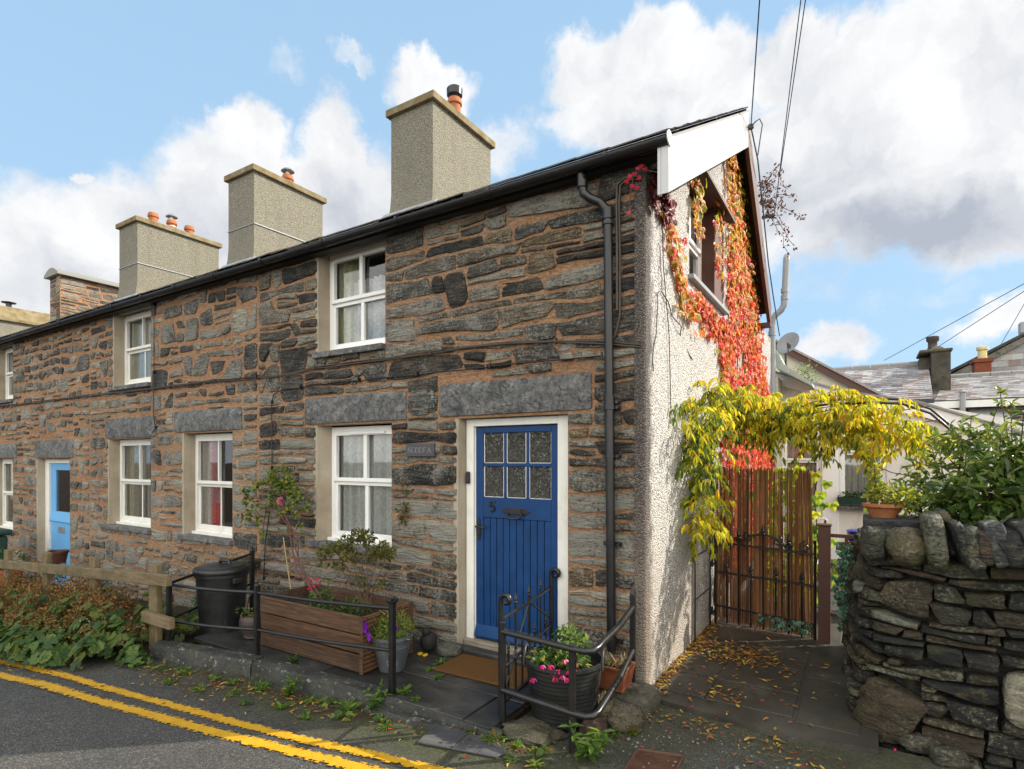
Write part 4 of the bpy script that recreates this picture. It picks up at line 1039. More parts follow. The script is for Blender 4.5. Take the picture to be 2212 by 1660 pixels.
db = MB(); db.box(-10.83, -10.62, .13, .175, .78, 1.62); db.box(-10.0, -9.7, .13, .175, .78, 1.62); db.box(-10.62, -10.0, .13, .175, 1.5, 1.62); db.box(-10.83, -9.7, .13, .175, -.5, .60)
db.prism([(-10.83, .13, .6), (-10.83, .10, .61), (-10.83, .13, .78)], (1.13, 0, 0)); db.box(-10.83, -9.7, .131, .174, .6, .78)
d3 = db.build('door', M['sky_blue_paint'], c3, bev=.004)
gb = MB(); gb.box(-10.62, -10.0, .15, .156, .78, 1.5); gb.build('pane', M['glass'], d3)
gb = MB(); gb.box(-10.5, -10.25, .12, .13, .42, .52); gb.build('letterbox', M['galvanised'], d3); gb = MB(); gb.tube([(-10.77, .13, .1), (-10.77, .07, .1), (-10.66, .07, .1)], .015, 6); gb.build('handle', M['galvanised'], d3)
roof(c3, -13.3, -8.95, 33); gutter(c3, -13.3, -8.95, 3)
q3 = [onX(px, 470, -12.73) for px in (331, 371, 409)]
chimney(c3, -13.146, -12.308, 2.2, 4.06, 5.35, 6.97, [(-12.73, q3[0].y, '', .34), (-12.73, q3[1].y, 'metal', .32), (-12.73, q3[2].y, '', .32)], 3, strap=6.05)
cable(c3, [(-30, 880), (0, 876), (90, 866), (178, 854), (250, 846), (310, 840)], .0075, 'cable_brown', 2, -.03, 9)
# ---- cottages further down the row
for (xa, xb, seed, lab) in ((-17.2, -13.3, 34, 'far cottage whose stone chimney under slate slabs shows above the row'), (-24, -17.2, 35, 'farthest cottage of the row, only its lichened chimney and roof showing')):
    cc = thing('stone_cottage', ((xa+xb)/2, 0, -.5), lab, 'cottage')
    mb = MB(); mb.poly([(xa, 0, -1.6), (xb, 0, -1.6), (xb, 0, 3.9), (xa, 0, 3.9)], m=1); rubble(mb, F, xa, xb, 1.5, 3.9, [], seed, STONE2, rowh=(.12, .2), ln=(.2, .5), gap=(.035, .07), res=.12, nr=4)
    mb.build('front_wall', [M['slate_rubble'], M['mortar']], cc, smooth=50)
    roof(cc, xa, xb, seed, sw=.4); gutter(cc, xa, xb, seed)
    if seed == 34:
        ch = MB(); x0, x1, y0, y1, zt = -17.0, -16.37, 2.2, 3.6, 6.5
        ch.box(x0, x1, y0, y1, 4.6, zt, m=1)
        rubble(ch, lambda u, v, d: (u, y0-d, v), x0, x1, 4.9, zt, [], 61, STONE2, rowh=(.12, .25), ln=(.3, .6), gap=(.02, .04), res=.1, nr=4)
        rubble(ch, lambda u, v, d: (x1+d, u, v), y0, y1, 4.9, zt, [], 62, STONE2, rowh=(.12, .25), ln=(.3, .8), gap=(.02, .05), res=.1, nr=4)
        o = ch.build('chimney', [M['slate_rubble'], M['mortar']], cc, smooth=50)
        cp = MB(); n = 8; prof = [(x0-.12+(x1-x0+.24)*i/n, zt+.03+.16*sin(pi*i/n)) for i in range(n+1)]
        cp.prism([(p[0], y0-.1, p[1]) for p in prof]+[(x1+.12, y0-.1, zt-.02), (x0-.12, y0-.1, zt-.02)], (0, y1-y0+.2, 0), (.22, .21, .18, 0)); cp.build('cap', M['roof_slate'], o)
    else:
        ch = MB(); ch.box(-23.3, -22.2, 2.2, 4.2, 4.6, 6.15); o = ch.build('chimney', M['pebbledash_grey'], cc)
        cp = MB(); cp.box(-23.4, -22.1, 2.1, 4.3, 6.15, 6.25); cp.prism([(-23.3, 2.2, 6.25), (-22.2, 2.2, 6.25), (-22.5, 2.2, 6.7), (-23.0, 2.2, 6.7)], (0, 2, 0)); cp.build('cap', M['lichen_concrete'], o, bev=.02)
        cp = MB(); cp.lathe((-22.7, 3.0, 6.7), [(.08, 0), (.08, .15), (.2, .16), (.2, .18), (.03, .22)], 12); cp.build('cowl', M['black_plastic'], o)
    bw = MB(); bw.poly([(xa, 5, -1.5), (xb, 5, -1.5), (xb, 5, 3.6), (xa, 5, 3.6)]); bw.build('rear_wall', M['cream_render'], cc)
for cc, xa, xb in ((main, -4.6, 0), (c2, -8.95, -4.6), (c3, -13.3, -8.95)):
    bw = MB(); bw.poly([(xa, 4.8, -1.5), (xb, 4.8, -1.5), (xb, 4.8, 3.7), (xa, 4.8, 3.7)]); bw.build('rear_wall', M['dark_interior'], cc)
    bw = MB(); bw.box(xa+.02, xb-.02, .6, 4.7, 2.42, 2.5); bw.poly([(xa+.01, .02, -.5), (xa+.01, 4.7, -.5), (xa+.01, 4.7, 4.5), (xa+.01, .02, 3.9)]); bw.build('interior', M['dark_interior'], cc)
# ------------------------------------------------------------------ front yard: railings, gate, pots
def railpost(mb, x, y, z0, z1, w=.021, knob=True):
    mb.box(x-w, x+w, y-w, y+w, z0, z1)
    if knob:
        i = len(mb.V); mb.lathe((x, y, z1), [(w*1.25, 0), (w*1.25, .012), (w*.7, .02), (w*.75, .04), (w*.25, .062)], 8)
rl = thing('iron_railing', (-2.8, -1.05, 0), 'low black iron railing of posts and two rails round the planter yard', 'railing')
pA, pB, pC, pD = (-4.10, -1.25), (-3.065, -1.045), (-1.52, -1.0), (-4.47, -.17)
for (p, z1, kn) in ((pA, .565, False), (pB, .60, True), (pC, .655, False), (pD, .66, True)):
    mb = MB(); railpost(mb, p[0], p[1], -.03, z1, .02, kn)
    if p == pC: mb.lathe((p[0], p[1], z1), [(.03, 0), (.045, .01), (.045, .03), (.03, .035)], 12); mb.tube([(p[0]+.02, p[1]-.03, z1+.03), (p[0]+.05, p[1]-.03, z1+.05)], .014, 6)
    mb.build('post', M['black_iron'], rl, bev=.003)
def rail(par, pts, r=.0145):
    mb = MB(); mb.tube(pts, r, 8); return mb.build('rail', M['black_iron'], par, smooth=60)
for (za, zb, zc) in ((.53, .545, .615), (.195, .225, .31)):
    P = []
    for (a, b, z0, z1) in ((pA, pB, za, zb), (pB, pC, zb, zc)):
        for i in range(8): t = i/8; P.append((lerp(a[0], b[0], t), lerp(a[1], b[1], t), lerp(z0, z1, t)-.012*sin(pi*t)))
    P.append((pC[0], pC[1], zc)); rail(rl, P)
    rail(rl, [(pA[0], pA[1], za+.01), (pD[0], pD[1], za+.10)])
rr = thing('iron_railing', (-.3, -.9, 0), 'black iron railing with bent tube rails round the black tub at the corner', 'railing')
qA, qC, qD = (-.615, -.925), (-.085, -.985), (-.035, -.10)
for (p, z0, z1) in ((qA, -.03, .64), (qC, -.1, .60), (qD, .0, .72)):
    mb = MB(); mb.box(p[0]-.02, p[0]+.02, p[1]-.014, p[1]+.014, z0, z1)
    if p == qD: mb.prism([(p[0]-.02, p[1]-.02, z1), (p[0]+.02, p[1]-.02, z1), (p[0]+.015, p[1]-.01, z1+.05), (p[0]-.005, p[1]-.01, z1+.06)], (0, .03, 0))
    mb.build('post', M['black_iron'], rr, bev=.004)
for (za, zd) in ((.575, .63), (.195, .32)):
    P = [V3(qA[0], qA[1], za), V3(qC[0], qC[1], za-.002), V3(.005, -.985, za), V3(.035, -.965, za+.003), V3(.05, -.92, za+.012), V3(.045, -.85, za+.02), V3(.02, -.5, lerp(za, zd, .55)), V3(qD[0], qD[1], zd)]
    rail(rr, P, .021)
gt = thing('iron_gate', (-.66, -.9, 0), 'small black iron gate with scrolled stiles and spikes standing open by the doorstep', 'gate')
gA, gB = Vector((-.655, -.885, 0)), Vector((-.775, .045, 0))
def G(t, z): p = gA.lerp(gB, t); return V3(p.x, p.y, z)
def scroll(t0, zt, sgn):
    P = [G(t0, .0), G(t0, zt-.05)]
    for i in range(15):
        a = pi-i*.36; r = .042*(1-.045*i); P.append(G(t0, 0)+V3(sgn*.0, 0, 0)+V3(.042*1+r*cos(a), 0, zt-.03+r*sin(a)))
    return P
for t0, zt in ((0, .80), (1, .80)):
    mb = MB(); mb.tube(scroll(t0, zt, 1), .018, 6); mb.build('stile', M['black_iron'], gt, smooth=60)
for (a, b, z0, z1) in ((0, 1, .63, .66), (0, 1, .30, .36), (0, 1, .07, .09)):
    mb = MB(); mb.tube([G(a, z0), G(b, z1)], .012, 6); mb.build('rail', M['black_iron'], gt)
for (a, b) in ((G(.03, .12), G(.5, .645)), (G(.5, .645), G(.97, .42))):
    mb = MB(); mb.tube([a, b], .0085, 6); mb.build('brace', M['black_iron'], gt)
for i in range(1, 8):
    t = i/8; tall = i % 2 == 0; zt = .70 if tall else .40
    mb = MB(); mb.tube([G(t, .075), G(t, zt)], .008, 6); i0 = len(mb.V)
    p = G(t, zt); mb.lathe(p, [(.006, -.015), (.014, 0), (.010, .006), (.012, .02), (.001, .075)], 6); mb.build('spike', M['black_iron'], gt)
# dustbin
bn = thing('dustbin', (-4.10, -.74, -.03), 'large black plastic dustbin with its lid on behind the railing', 'bin')
bc = (-4.10, -.74, -.03)
mb = MB(); mb.lathe(bc, [(.19, 0), (.20, .01), (.235, .56), (.25, .565), (.25, .60), (.238, .605), (.2, .60)], 40)
mb.build('body', M['bin_plastic'], bn, smooth=40)
mb = MB(); mb.lathe((bc[0], bc[1], bc[2]+.595), [(.255, 0), (.262, .012), (.262, .035), (.25, .05), (.215, .055), (.205, .066), (.03, .078), (.0, .079)], 40); ld = mb.build('lid', M['bin_plastic'], bn, smooth=40)
mb = MB(); mb.tube([(bc[0]-.07, bc[1]+.02, bc[2]+.66), (bc[0]-.06, bc[1]+.02, bc[2]+.70), (bc[0]+.04, bc[1]+.05, bc[2]+.70), (bc[0]+.05, bc[1]+.05, bc[2]+.66)], .018, 8); mb.build('handle', M['bin_plastic'], ld, smooth=50)
for s in (-1, 1):
    mb = MB(); mb.box(bc[0]+s*.25-.03, bc[0]+s*.25+.03, bc[1]-.05, bc[1]+.05, bc[2]+.5, bc[2]+.56); mb.build('side_handle', M['bin_plastic'], bn, bev=.012)
ms = MB(); ms.rock((-4.72, -.12, .50), (.20, .10, .055), .3, 2.8, .2, 3, 5, (.05, .05, .03, .5)); tag(ms.build('mossy_stone', M['dry_stone'], None, (-4.72, -.12, .46), smooth=60), 'dark mossy stone lying on the ledge behind the dustbin', 'stone')
# coal scuttle with a trailing plant
sc = thing('coal_scuttle', (-3.56, -.74, 0), 'old brown metal coal scuttle with a hoop handle between dustbin and planter', 'scuttle')
mb = MB(); mb.lathe((-3.56, -.74, 0), [(.09, 0), (.10, .01), (.095, .03), (.11, .06), (.135, .12), (.135, .17), (.12, .205), (.11, .21), (.10, .18)], 24); mb.build('body', M['cast_metal'], sc, smooth=50)
mb = MB(); mb.tube([(-3.56+.12*cos(a), -.74, .22+.2*sin(a)) for a in [pi*i/12 for i in range(13)]], .007, 6); mb.build('handle', M['cast_metal'], sc)
GREEN = [(.045, .085, .018), (.07, .12, .025), (.10, .15, .03), (.035, .06, .015)]
rg = random.Random(40)
mb = MB(); crown(mb, [((-3.56, -.76, .23), (.10, .10, .05), 60), ((-3.67, -.8, .24), (.05, .04, .04), 16)], rg, GREEN+[(.2, .19, .03)], (.025, .045), .55, .4, .2, .2); mb.build('foliage', M['leaf'], sc)
# wooden planter
pt = thing('wooden_planter', (-2.6, -.6, 0), 'long brown planked wooden planter box in front of the lower window', 'planter')
fx0, fx1, fy, by, bz = -3.27, -1.955, -.875, -.32, .455
def plank(x0, x1, y0, y1, z0, z1, name='panel', mat='planter_wood', g=1.):
    mb = MB(); mb.box(x0, x1, y0, y1, z0, z1, (g, g, g, 0)); return mb.build(name, M[mat], pt, bev=.005)
mb = MB()
for k in range(3): z0, z1 = .01+k*.15, .01+(k+1)*.15-.011; mb.box(fx0, fx1-.03, fy+[.0, .004, .0][k], fy+.03, z0, z1, [(.75, .75, .72, 0), (1.05, 1, .95, 0), (1.15, 1.15, 1.12, 0)][k])
mb.build('front_panel', M['planter_wood'], pt, bev=.006)
mb = MB(); n = 13
for k in range(n): z0 = .012+k*.0345; mb.box(fx1-.028, fx1-.002, fy+.002, by, z0, z0+.025, (1.5, 1.3, 1.1, 0))
mb.box(fx1-.029, fx1-.012, fy+.002, by, .01, .45, (.5, .5, .5, 0))
mb.build('side_panel', M['planter_wood'], pt)
mb = MB(); mb.box(fx0, fx0+.03, fy+.031, by, .01, .455); mb.build('side_panel', M['planter_wood'], pt)
mb = MB()
for k in range(3): mb.box(fx0, fx1, by+.001, by+.03, .01+k*.15, .01+(k+1)*.15-.003)
mb.box(fx0, fx1, by-.03, by-.0, .30, .462); mb.build('back_panel', M['planter_wood'], pt, bev=.004)
mb = MB(); mb.box(fx1-.033, fx1+.004, fy-.006, fy-.0005, .0, .462); mb.build('corner_post', M['planter_wood'], pt, bev=.003)
mb = MB(); nx = 26; g = [[mb.v((lerp(fx0+.03, fx1-.03, i/nx), lerp(fy+.03, by-.03, j/8), .37+.025*mnoise.noise((i*.6, j*.7, 2)))) for j in range(9)] for i in range(nx+1)]
for i in range(nx):
    for j in range(8): mb.f((g[i][j], g[i+1][j], g[i+1][j+1], g[i][j+1]))
mb.build('soil', M['soil'], pt)
# climbing rose
ROSE = [(.10, .17, .02), (.15, .22, .025), (.20, .25, .03), (.06, .11, .02), (.28, .27, .03), (.05, .09, .015)]
rs = thing('rose_bush', (-2.98, -.45, .37), 'tall thin climbing rose with yellow-green leaves and one pink bloom', 'rose')
rg = random.Random(41); mb = MB(); base = V3(-2.98, -.45, .35)
def wp(px, py, y): return onY(px, py, y)
T = [wp(640, 1180, -.33), wp(622, 1105, -.28), wp(600, 1060, -.24)]
stems = [[base, wp(640, 1230, -.4), wp(630, 1180, -.36), wp(625, 1130, -.3), wp(603, 1085, -.25), wp(575, 1075, -.22), wp(525, 1080, -.2)],
         [base+V3(.03, .01, 0), wp(645, 1215, -.36), wp(640, 1150, -.32), wp(600, 1110, -.27), wp(560, 1085, -.22), wp(545, 1040, -.2)],
         [base+V3(-.03, 0, 0), wp(635, 1200, -.37), wp(618, 1120, -.28), wp(610, 1080, -.25), wp(618, 1040, -.22), wp(600, 1025, -.2)],
         [base+V3(.02, .02, 0), wp(648, 1220, -.38), wp(634, 1165, -.34), wp(650, 1110, -.25), wp(655, 1085, -.22)],
         [wp(600, 1110, -.27), wp(575, 1100, -.24), wp(568, 1145, -.24)], [wp(603, 1085, -.25), wp(585, 1055, -.22), wp(570, 1030, -.2)]]
for s in stems:
    P = []
    for a, b in zip(s[:-1], s[1:]): P += wander(a, b, rg, 4, .008)[:-1]
    P.append(s[-1]); n = len(P); mb.tube(P, [lerp(.0085, .003, i/n) for i in range(n)], 5)
mb.build('stem', M['red_stem'], rs, smooth=60)
mb = MB()
for (px, py, r, cnt) in [(610, 1030, .09, 46), (622, 1050, .08, 34), (590, 1035, .05, 20), (560, 1045, .05, 12), (540, 1085, .06, 14), (530, 1105, .05, 9), (548, 1120, .05, 10), (575, 1090, .06, 14), (640, 1065, .06, 14), (650, 1098, .07, 12), (615, 1100, .06, 12), (625, 1145, .05, 5), (565, 1150, .03, 4), (655, 1140, .03, 3), (598, 1065, .07, 18), (530, 1060, .04, 7)]:
    c = wp(px, py, -.22)
    for _ in range(cnt):
        p = c+rv(rg, r*1.5); 
        for k in range(3): leaf(mb, p+rv(rg, .02), rv(rg)+V3(0, -.2, -.3), rv(rg, .6)+V3(0, -.7, .5), rg.uniform(.034, .055), rg.uniform(.025, .036), pcol(rg, ROSE), .2, .2)
mb.build('foliage', M['leaf'], rs)
mb = MB(); c = wp(607, 1082, -.27)
for k in range(34):
    d = rv(rg); d.y = -abs(d.y); d.normalize(); leaf(mb, c+d*.01, d+V3(0, -.2, .2), d.cross(rv(rg)), .04, .04, pcol(rg, [(.75, .26, .36), (.82, .36, .44), (.66, .18, .28)]), .3, -.1)
mb.build('bloom', M['petal'], rs)
mb = MB(); mb.tube([wp(612, 1160, -.3), wp(630, 1285, -.42)], .006, 6, (.35, .24, .13, 0)); tag(mb.build('garden_cane', M['tint_matte'], None, wp(630, 1285, -.42)), 'thin pale cane leaning in the planter beside the rose', 'cane')
# small shrub in front of the window
BOX = [(.12, .13, .025), (.17, .165, .03), (.08, .095, .02), (.22, .19, .04), (.055, .07, .018)]
sh = thing('shrub', (-2.25, -.5, .37), 'loose olive-green shrub growing from the planter under the window', 'shrub')
mb = MB(); b0 = V3(-2.32, -.5, .36)
tips = [wp(745, 1175, -.35), wp(790, 1160, -.4), wp(720, 1185, -.3), wp(820, 1185, -.4), wp(770, 1155, -.38), wp(700, 1190, -.3), wp(842, 1192, -.42), wp(800, 1245, -.45), wp(820, 1250, -.4)]
for t in tips: P = wander(b0+rv(rg, .02), b0.lerp(t, .55)+V3(.01, 0, .06), rg, 4, .012)[:-1]+wander(b0.lerp(t, .55)+V3(.01, 0, .06), t, rg, 4, .012); mb.tube(P, [lerp(.0055, .0012, i/len(P)) for i in range(len(P))], 5)
mb.build('stem', M['bark'], sh)
mb = MB()
for (px, py, r, cnt) in [(745, 1175, .08, 90), (790, 1162, .08, 100), (720, 1187, .07, 70), (820, 1187, .07, 80), (770, 1158, .07, 80), (700, 1192, .06, 45), (842, 1195, .05, 40), (760, 1200, .07, 60), (800, 1200, .06, 40), (735, 1215, .06, 36), (790, 1272, .05, 26), (822, 1262, .045, 22), (775, 1250, .05, 18), (700, 1215, .05, 14)]:
    crown(mb, [(wp(px, py, -.38), r*1.05, int(cnt*1.5))], rg, BOX, (.028, .05), .5, .3, .2, .1)
mb.build('foliage', M['leaf'], sh)
# fuchsias in the planter
FG = [(.05, .10, .02), (.08, .15, .03), (.12, .19, .04), (.035, .07, .02)]
PINK = [(.70, .02, .10), (.62, .015, .16), (.55, .03, .30), (.78, .05, .12)]
def bloom(mb, p, rng, s=.02, cols=PINK):
    p = Vector(p)
    for k in range(5): a = 2*pi*k/5+rng.random(); leaf(mb, p, V3(cos(a), sin(a), -.5), V3(0, 0, 1), s*1.3, s*.6, pcol(rng, cols), .2, .35)
    for k in range(4): a = 2*pi*k/4; leaf(mb, p-V3(0, 0, s*.2), V3(cos(a)*.5, sin(a)*.5, -1), V3(cos(a), sin(a), 0), s, s*.8, pcol(rng, [(.45, .06, .42), (.50, .03, .2)]), .2, .1)
fs = thing('fuchsia', (-2.72, -.6, .37), 'small fuchsia with a tuft of bright pink flowers standing left in the planter', 'fuchsia')
mb = MB(); crown(mb, [((-2.75, -.62, .45), (.16, .12, .09), 170), ((-2.78, -.55, .56), (.06, .05, .07), 30)], rg, FG, (.02, .042), .55, .4, .2, .1); mb.build('foliage', M['leaf'], fs)
mb = MB()
for (px, py) in ((672, 1252), (685, 1248), (678, 1262), (668, 1268), (690, 1258), (700, 1300)): bloom(mb, wp(px, py, -.6), rg, .022)
mb.build('bloom', M['petal'], fs)
fs = thing('fuchsia', (-2.25, -.65, .37), 'low fuchsia with scattered red flowers at the right end of the planter', 'fuchsia')
mb = MB(); crown(mb, [((-2.3, -.66, .42), (.18, .12, .075), 170), ((-2.5, -.72, .40), (.14, .09, .05), 90)], rg, FG, (.02, .04), .55, .4, .2, .1); mb.build('foliage', M['leaf'], fs)
mb = MB()
for (px, py) in ((722, 1298), (735, 1300), (714, 1305), (700, 1312), (742, 1308)): bloom(mb, wp(px, py, -.68), rg, .02, [(.65, .02, .03), (.7, .03, .08)])
mb.build('bloom', M['petal'], fs)
# grey pot with petunias
gp = thing('flowerpot', (-1.93, -.58, 0), 'round grey pot with a swirl emblem holding feathery green plant and purple petunias', 'pot')
pc = (-1.86, -.65, .0)
mb = MB(); mb.lathe(pc, [(.10, 0), (.105, .008), (.143, .20), (.145, .205), (.152, .205), (.162, .255), (.166, .26), (.166, .28), (.155, .283), (.148, .25)], 36); mb.build('body', M['glazed_grey'], gp, smooth=35)
mb = MB(); mb.lathe(pc, [(.1425, .196), (.1455, .197), (.1455, .202), (.1430, .203)], 36); dv = (Vector((CX, CY, 0))-Vector((pc[0], pc[1], 0))).normalized(); sv = V3(-dv.y, dv.x, 0)
for R_, a1 in ((.036, 6.3), (.022, 5.2), (.01, 4.5)):
    P = [];
    for i in range(16):
        a = .6+a1*i/15; lx, lz = R_*cos(a)*1.15, R_*sin(a)*.8+.085; rad = .1055+(.143-.1055)*(lz-.008)/.19+.001; ang = lx/rad; P.append(Vector(pc)+dv*rad*cos(ang)+sv*rad*sin(ang)+V3(0, 0, lz))
    mb.tube(P, .0028, 4)
mb.build('emblem', M['pale_line'], gp)
mb = MB(); crown(mb, [((pc[0], pc[1], .34), (.19, .18, .14), 900), ((pc[0]-.05, pc[1]-.10, .29), (.15, .1, .09), 320)], rg, [(.22, .29, .05), (.17, .24, .045), (.28, .33, .08), (.11, .17, .04)], (.022, .05), .24, .4, .15, .1); mb.build('foliage', M['leaf'], gp)
mb = MB()
for (px, py, y) in ((793, 1352, -.86), (797, 1366, -.86), (789, 1345, -.86), (853, 1350, -.84), (799, 1378, -.86), (790, 1360, -.87), (857, 1356, -.84)):
    c = wp(px, py, y)
    for k in range(7): a = 2*pi*k/7; leaf(mb, c, V3(cos(a), -.25, sin(a)), V3(0, -1, .1), .026, .026, pcol(rg, [(.20, .01, .42), (.26, .02, .5), (.14, .005, .33)]), .15, -.15)
mb.build('bloom', M['petal'], gp)
# stone duck ornament by the wall
dk = thing('duck_ornament', (-1.83, -.2, 0), 'dark round bird ornament with yellow feet beside the doorstep', 'ornament')
mb = MB(); mb.rock((-1.86, -.2, .10), (.075, .085, .085), .4, 2.1, .06, 2, 7, (.02, .02, .02, 0), 16, 10); mb.rock((-1.86, -.23, .19), (.04, .045, .04), 0, 2.0, .04, 2, 9, (.02, .02, .02, 0), 12, 8); mb.build('body', M['tint_matte'], dk, smooth=70)
mb = MB()
for s in (-1, 1): mb.rock((-1.85+s*.028, -.29, .012), (.024, .032, .014), 0, 2.2, .1, 2, 3, (.5, .32, .02, 0), 10, 6)
mb.build('foot', M['tint_gloss'], dk, smooth=70)
st = MB(); st.rock((-1.68, -.14, .04), (.11, .08, .06), .5, 2.6, .2, 2.5, 3, (.1, .1, .085, .6)); tag(st.build('wall_foot_stone', M['dry_stone'], None, (-1.68, -.14, 0), smooth=60), 'grey rough stone at the wall foot left of the doorstep', 'stone')
# doormat, tub, trough
mt = MB(); nx, ny = 24, 12; R = Matrix.Rotation(radians(1.5), 4, 'Z'); i0 = len(mt.V)
mt.box(-.39, .39, -.205, .205, 0, .018); xf(mt, 0, Matrix.Translation((-1.16, -.30, .006)) @ R)
tag(mt.build('doormat', M['coir'], None, (-1.16, -.30, 0), bev=.006), 'brown coir doormat lying on the wet slate before the blue door', 'doormat')
tb = thing('rubber_tub', (-.335, -.60, -.04), 'large black rubber tub of pink fuchsias inside the corner railing', 'tub')
tc = (-.335, -.60, -.05); prof = [(.195, 0), (.205, .012)]
for k in range(13): z = .03+k*.027; r = .208+.045*z/.38; prof += [(r, z), (r+.0035, z+.008), (r, z+.02)]
prof += [(.256, .39), (.266, .395), (.266, .415), (.25, .418), (.245, .36)]
mb = MB(); mb.lathe(tc, prof, 44); mb.build('body', M['rubber'], tb, smooth=45)
mb = MB(); mb.lathe((tc[0], tc[1], tc[2]+.355), [(.246, 0), (.1, .02), (.0, .025)], 24); mb.build('soil', M['soil'], tb)
for s, aa in ((1, .35), (-1, .35)):
    ax = V3(cos(aa)*s, sin(aa)*s, 0); tv = V3(-ax.y, ax.x, 0); mb = MB(); b = Vector(tc)+ax*.26+V3(0, 0, .4)
    mb.tube([b-tv*.075-V3(0,0,.03), b-tv*.06+V3(0, 0, .045), b-tv*.03+V3(0, 0, .075), b+tv*.03+V3(0, 0, .075), b+tv*.06+V3(0, 0, .045), b+tv*.075-V3(0,0,.03)], .011, 8); mb.build('handle', M['rubber'], tb, smooth=60)
mb = MB(); C0 = Vector(tc)+V3(0, 0, .40)
crown(mb, [(C0+V3(-.1, -.08, .02), (.13, .12, .055), 190), (C0+V3(.04, .02, .10), (.12, .11, .10), 190), (C0+V3(.1, -.08, .03), (.11, .1, .07), 130), (C0+V3(-.02, .1, .12), (.1, .09, .1), 110)], rg, FG+[(.15, .24, .07), (.17, .26, .09), (.25, .28, .06)], (.028, .055), .55, .4, .25, .1); mb.build('foliage', M['leaf'], tb)
mb = MB()
for (px, py) in ((1172, 1436), (1178, 1444), (1190, 1436), (1196, 1450), (1216, 1458), (1230, 1448), (1226, 1464), (1238, 1442), (1222, 1424), (1240, 1430), (1152, 1464), (1236, 1458), (1206, 1446), (1200, 1462)): bloom(mb, wp(px, py, -.825-.03*rg.random()), rg, .027, PINK+[(.8, .3, .5)])
mb.build('bloom', M['petal'], tb)
tr = thing('trough', (-.14, -.24, .1), 'rectangular terracotta trough with a small cabbage and dry grass by the downpipe', 'trough')
x0, x1, y0, y1, z0, z1 = -.30, .0, -.36, -.18, .10, .265
mb = MB(); mb.prism([(x0+.02, y0+.01, z0), (x1-.02, y0+.01, z0), (x1, y0, z1-.03), (x1+.012, y0-.008, z1-.03), (x1+.012, y0-.008, z1), (x0-.012, y0-.008, z1), (x0-.012, y0-.008, z1-.03), (x0, y0, z1-.03)], (0, .018, 0))
mb.prism([(x0+.02, y1-.01, z0), (x1-.02, y1-.01, z0), (x1+.012, y1, z1), (x0-.012, y1, z1)], (0, .016, 0)); mb.prism([(x0+.02, y0+.02, z0), (x0-.01, y0+.012, z1), (x0-.01, y1, z1), (x0+.02, y1-.012, z0)], (.018, 0, 0)); mb.prism([(x1-.02, y0+.02, z0), (x1+.01, y0+.012, z1), (x1+.01, y1, z1), (x1-.02, y1-.012, z0)], (-.018, 0, 0))
mb.build('body', M['terracotta_dark'], tr, bev=.004)
mb = MB(); mb.box(x0+.018, x1-.018, y0+.022, y1-.005, z0+.02, z1-.03); mb.build('soil', M['soil'], tr)
mb = MB()
for k in range(16): p = V3(x0+.07+rg.uniform(-.04, .05), -.28+rg.uniform(-.05, .05), z1-.02+rg.uniform(0, .03)); roundleaf(mb, p, rv(rg, .5)+V3(0, -.3, .8), rg.uniform(.025, .04), pcol(rg, [(.10, .22, .08), (.14, .28, .12), (.08, .17, .07)]), rg, 6)
mb.build('foliage', M['leaf'], tr)
mb = MB()
for k in range(40): p = V3(lerp(x0+.14, x1-.03, rg.random()), rg.uniform(-.33, -.21), z1-.03); leaf(mb, p, V3(rg.uniform(-.7, .7), rg.uniform(-.6, .4), rg.uniform(.3, 1)), rv(rg), rg.uniform(.06, .14), .004, pcol(rg, [(.35, .27, .14), (.22, .15, .07), (.42, .35, .2)]), 0, .3)
mb.build('dry_grass', M['dry_leaf'], tr)
# rough lumps at the corner
def lump(name, cen, rad, seed, tint, mat, label, rz=0, p=3., amp=.2, tilt=0., cat='stone', grp=None, nu=24, nv=15):
    mb = MB(); mb.rock(cen, rad, rz, p, amp*1.25, 2.3, seed, tint, 40, 26, tilt); return tag(mb.build(name, M[mat], None, (cen[0], cen[1], cen[2]-rad[2]), smooth=60), label, cat, grp)
lump('concrete_ledge', (-.14, -.2, -.0), (.30, .17, .095), 31, (.4, .38, .33, 0), 'concrete', 'rough low concrete ledge under the terracotta trough', 0, 6, .06)
lump('concrete_lump', (.04, -.50, .0), (.12, .12, .085), 11, (.5, .45, .36, 0), 'concrete', 'broken lump of pebbly concrete beside the trough at the corner', .5, 3.2, .22, .2)
lump('rough_stone', (-.09, -.50, .02), (.05, .13, .10), 12, (.16, .125, .07, .3), 'dry_stone', 'brownish split stone wedged left of the pebbly concrete lump', .5, 4, .2)
lump('mossy_boulder', (-.42, -.88, -.075), (.22, .15, .075), 13, (.45, .42, .34, 0), 'concrete', 'mossy concrete lump under the front of the black tub', .1, 2.8, .25)
lump('log_end', (-.04, -.78, .0), (.085, .11, .10), 14, (.045, .026, .017, 0), 'tint_matte', 'round dark brown log end behind the corner railing post', .2, 2.4, .12, cat='log')
lump('wall_foot_stone', (-.32, -.13, .12), (.13, .05, .06), 17, (.16, .155, .13, .5), 'dry_stone', 'pale rubble stone against the wall behind the black tub', .1, 3, .2)
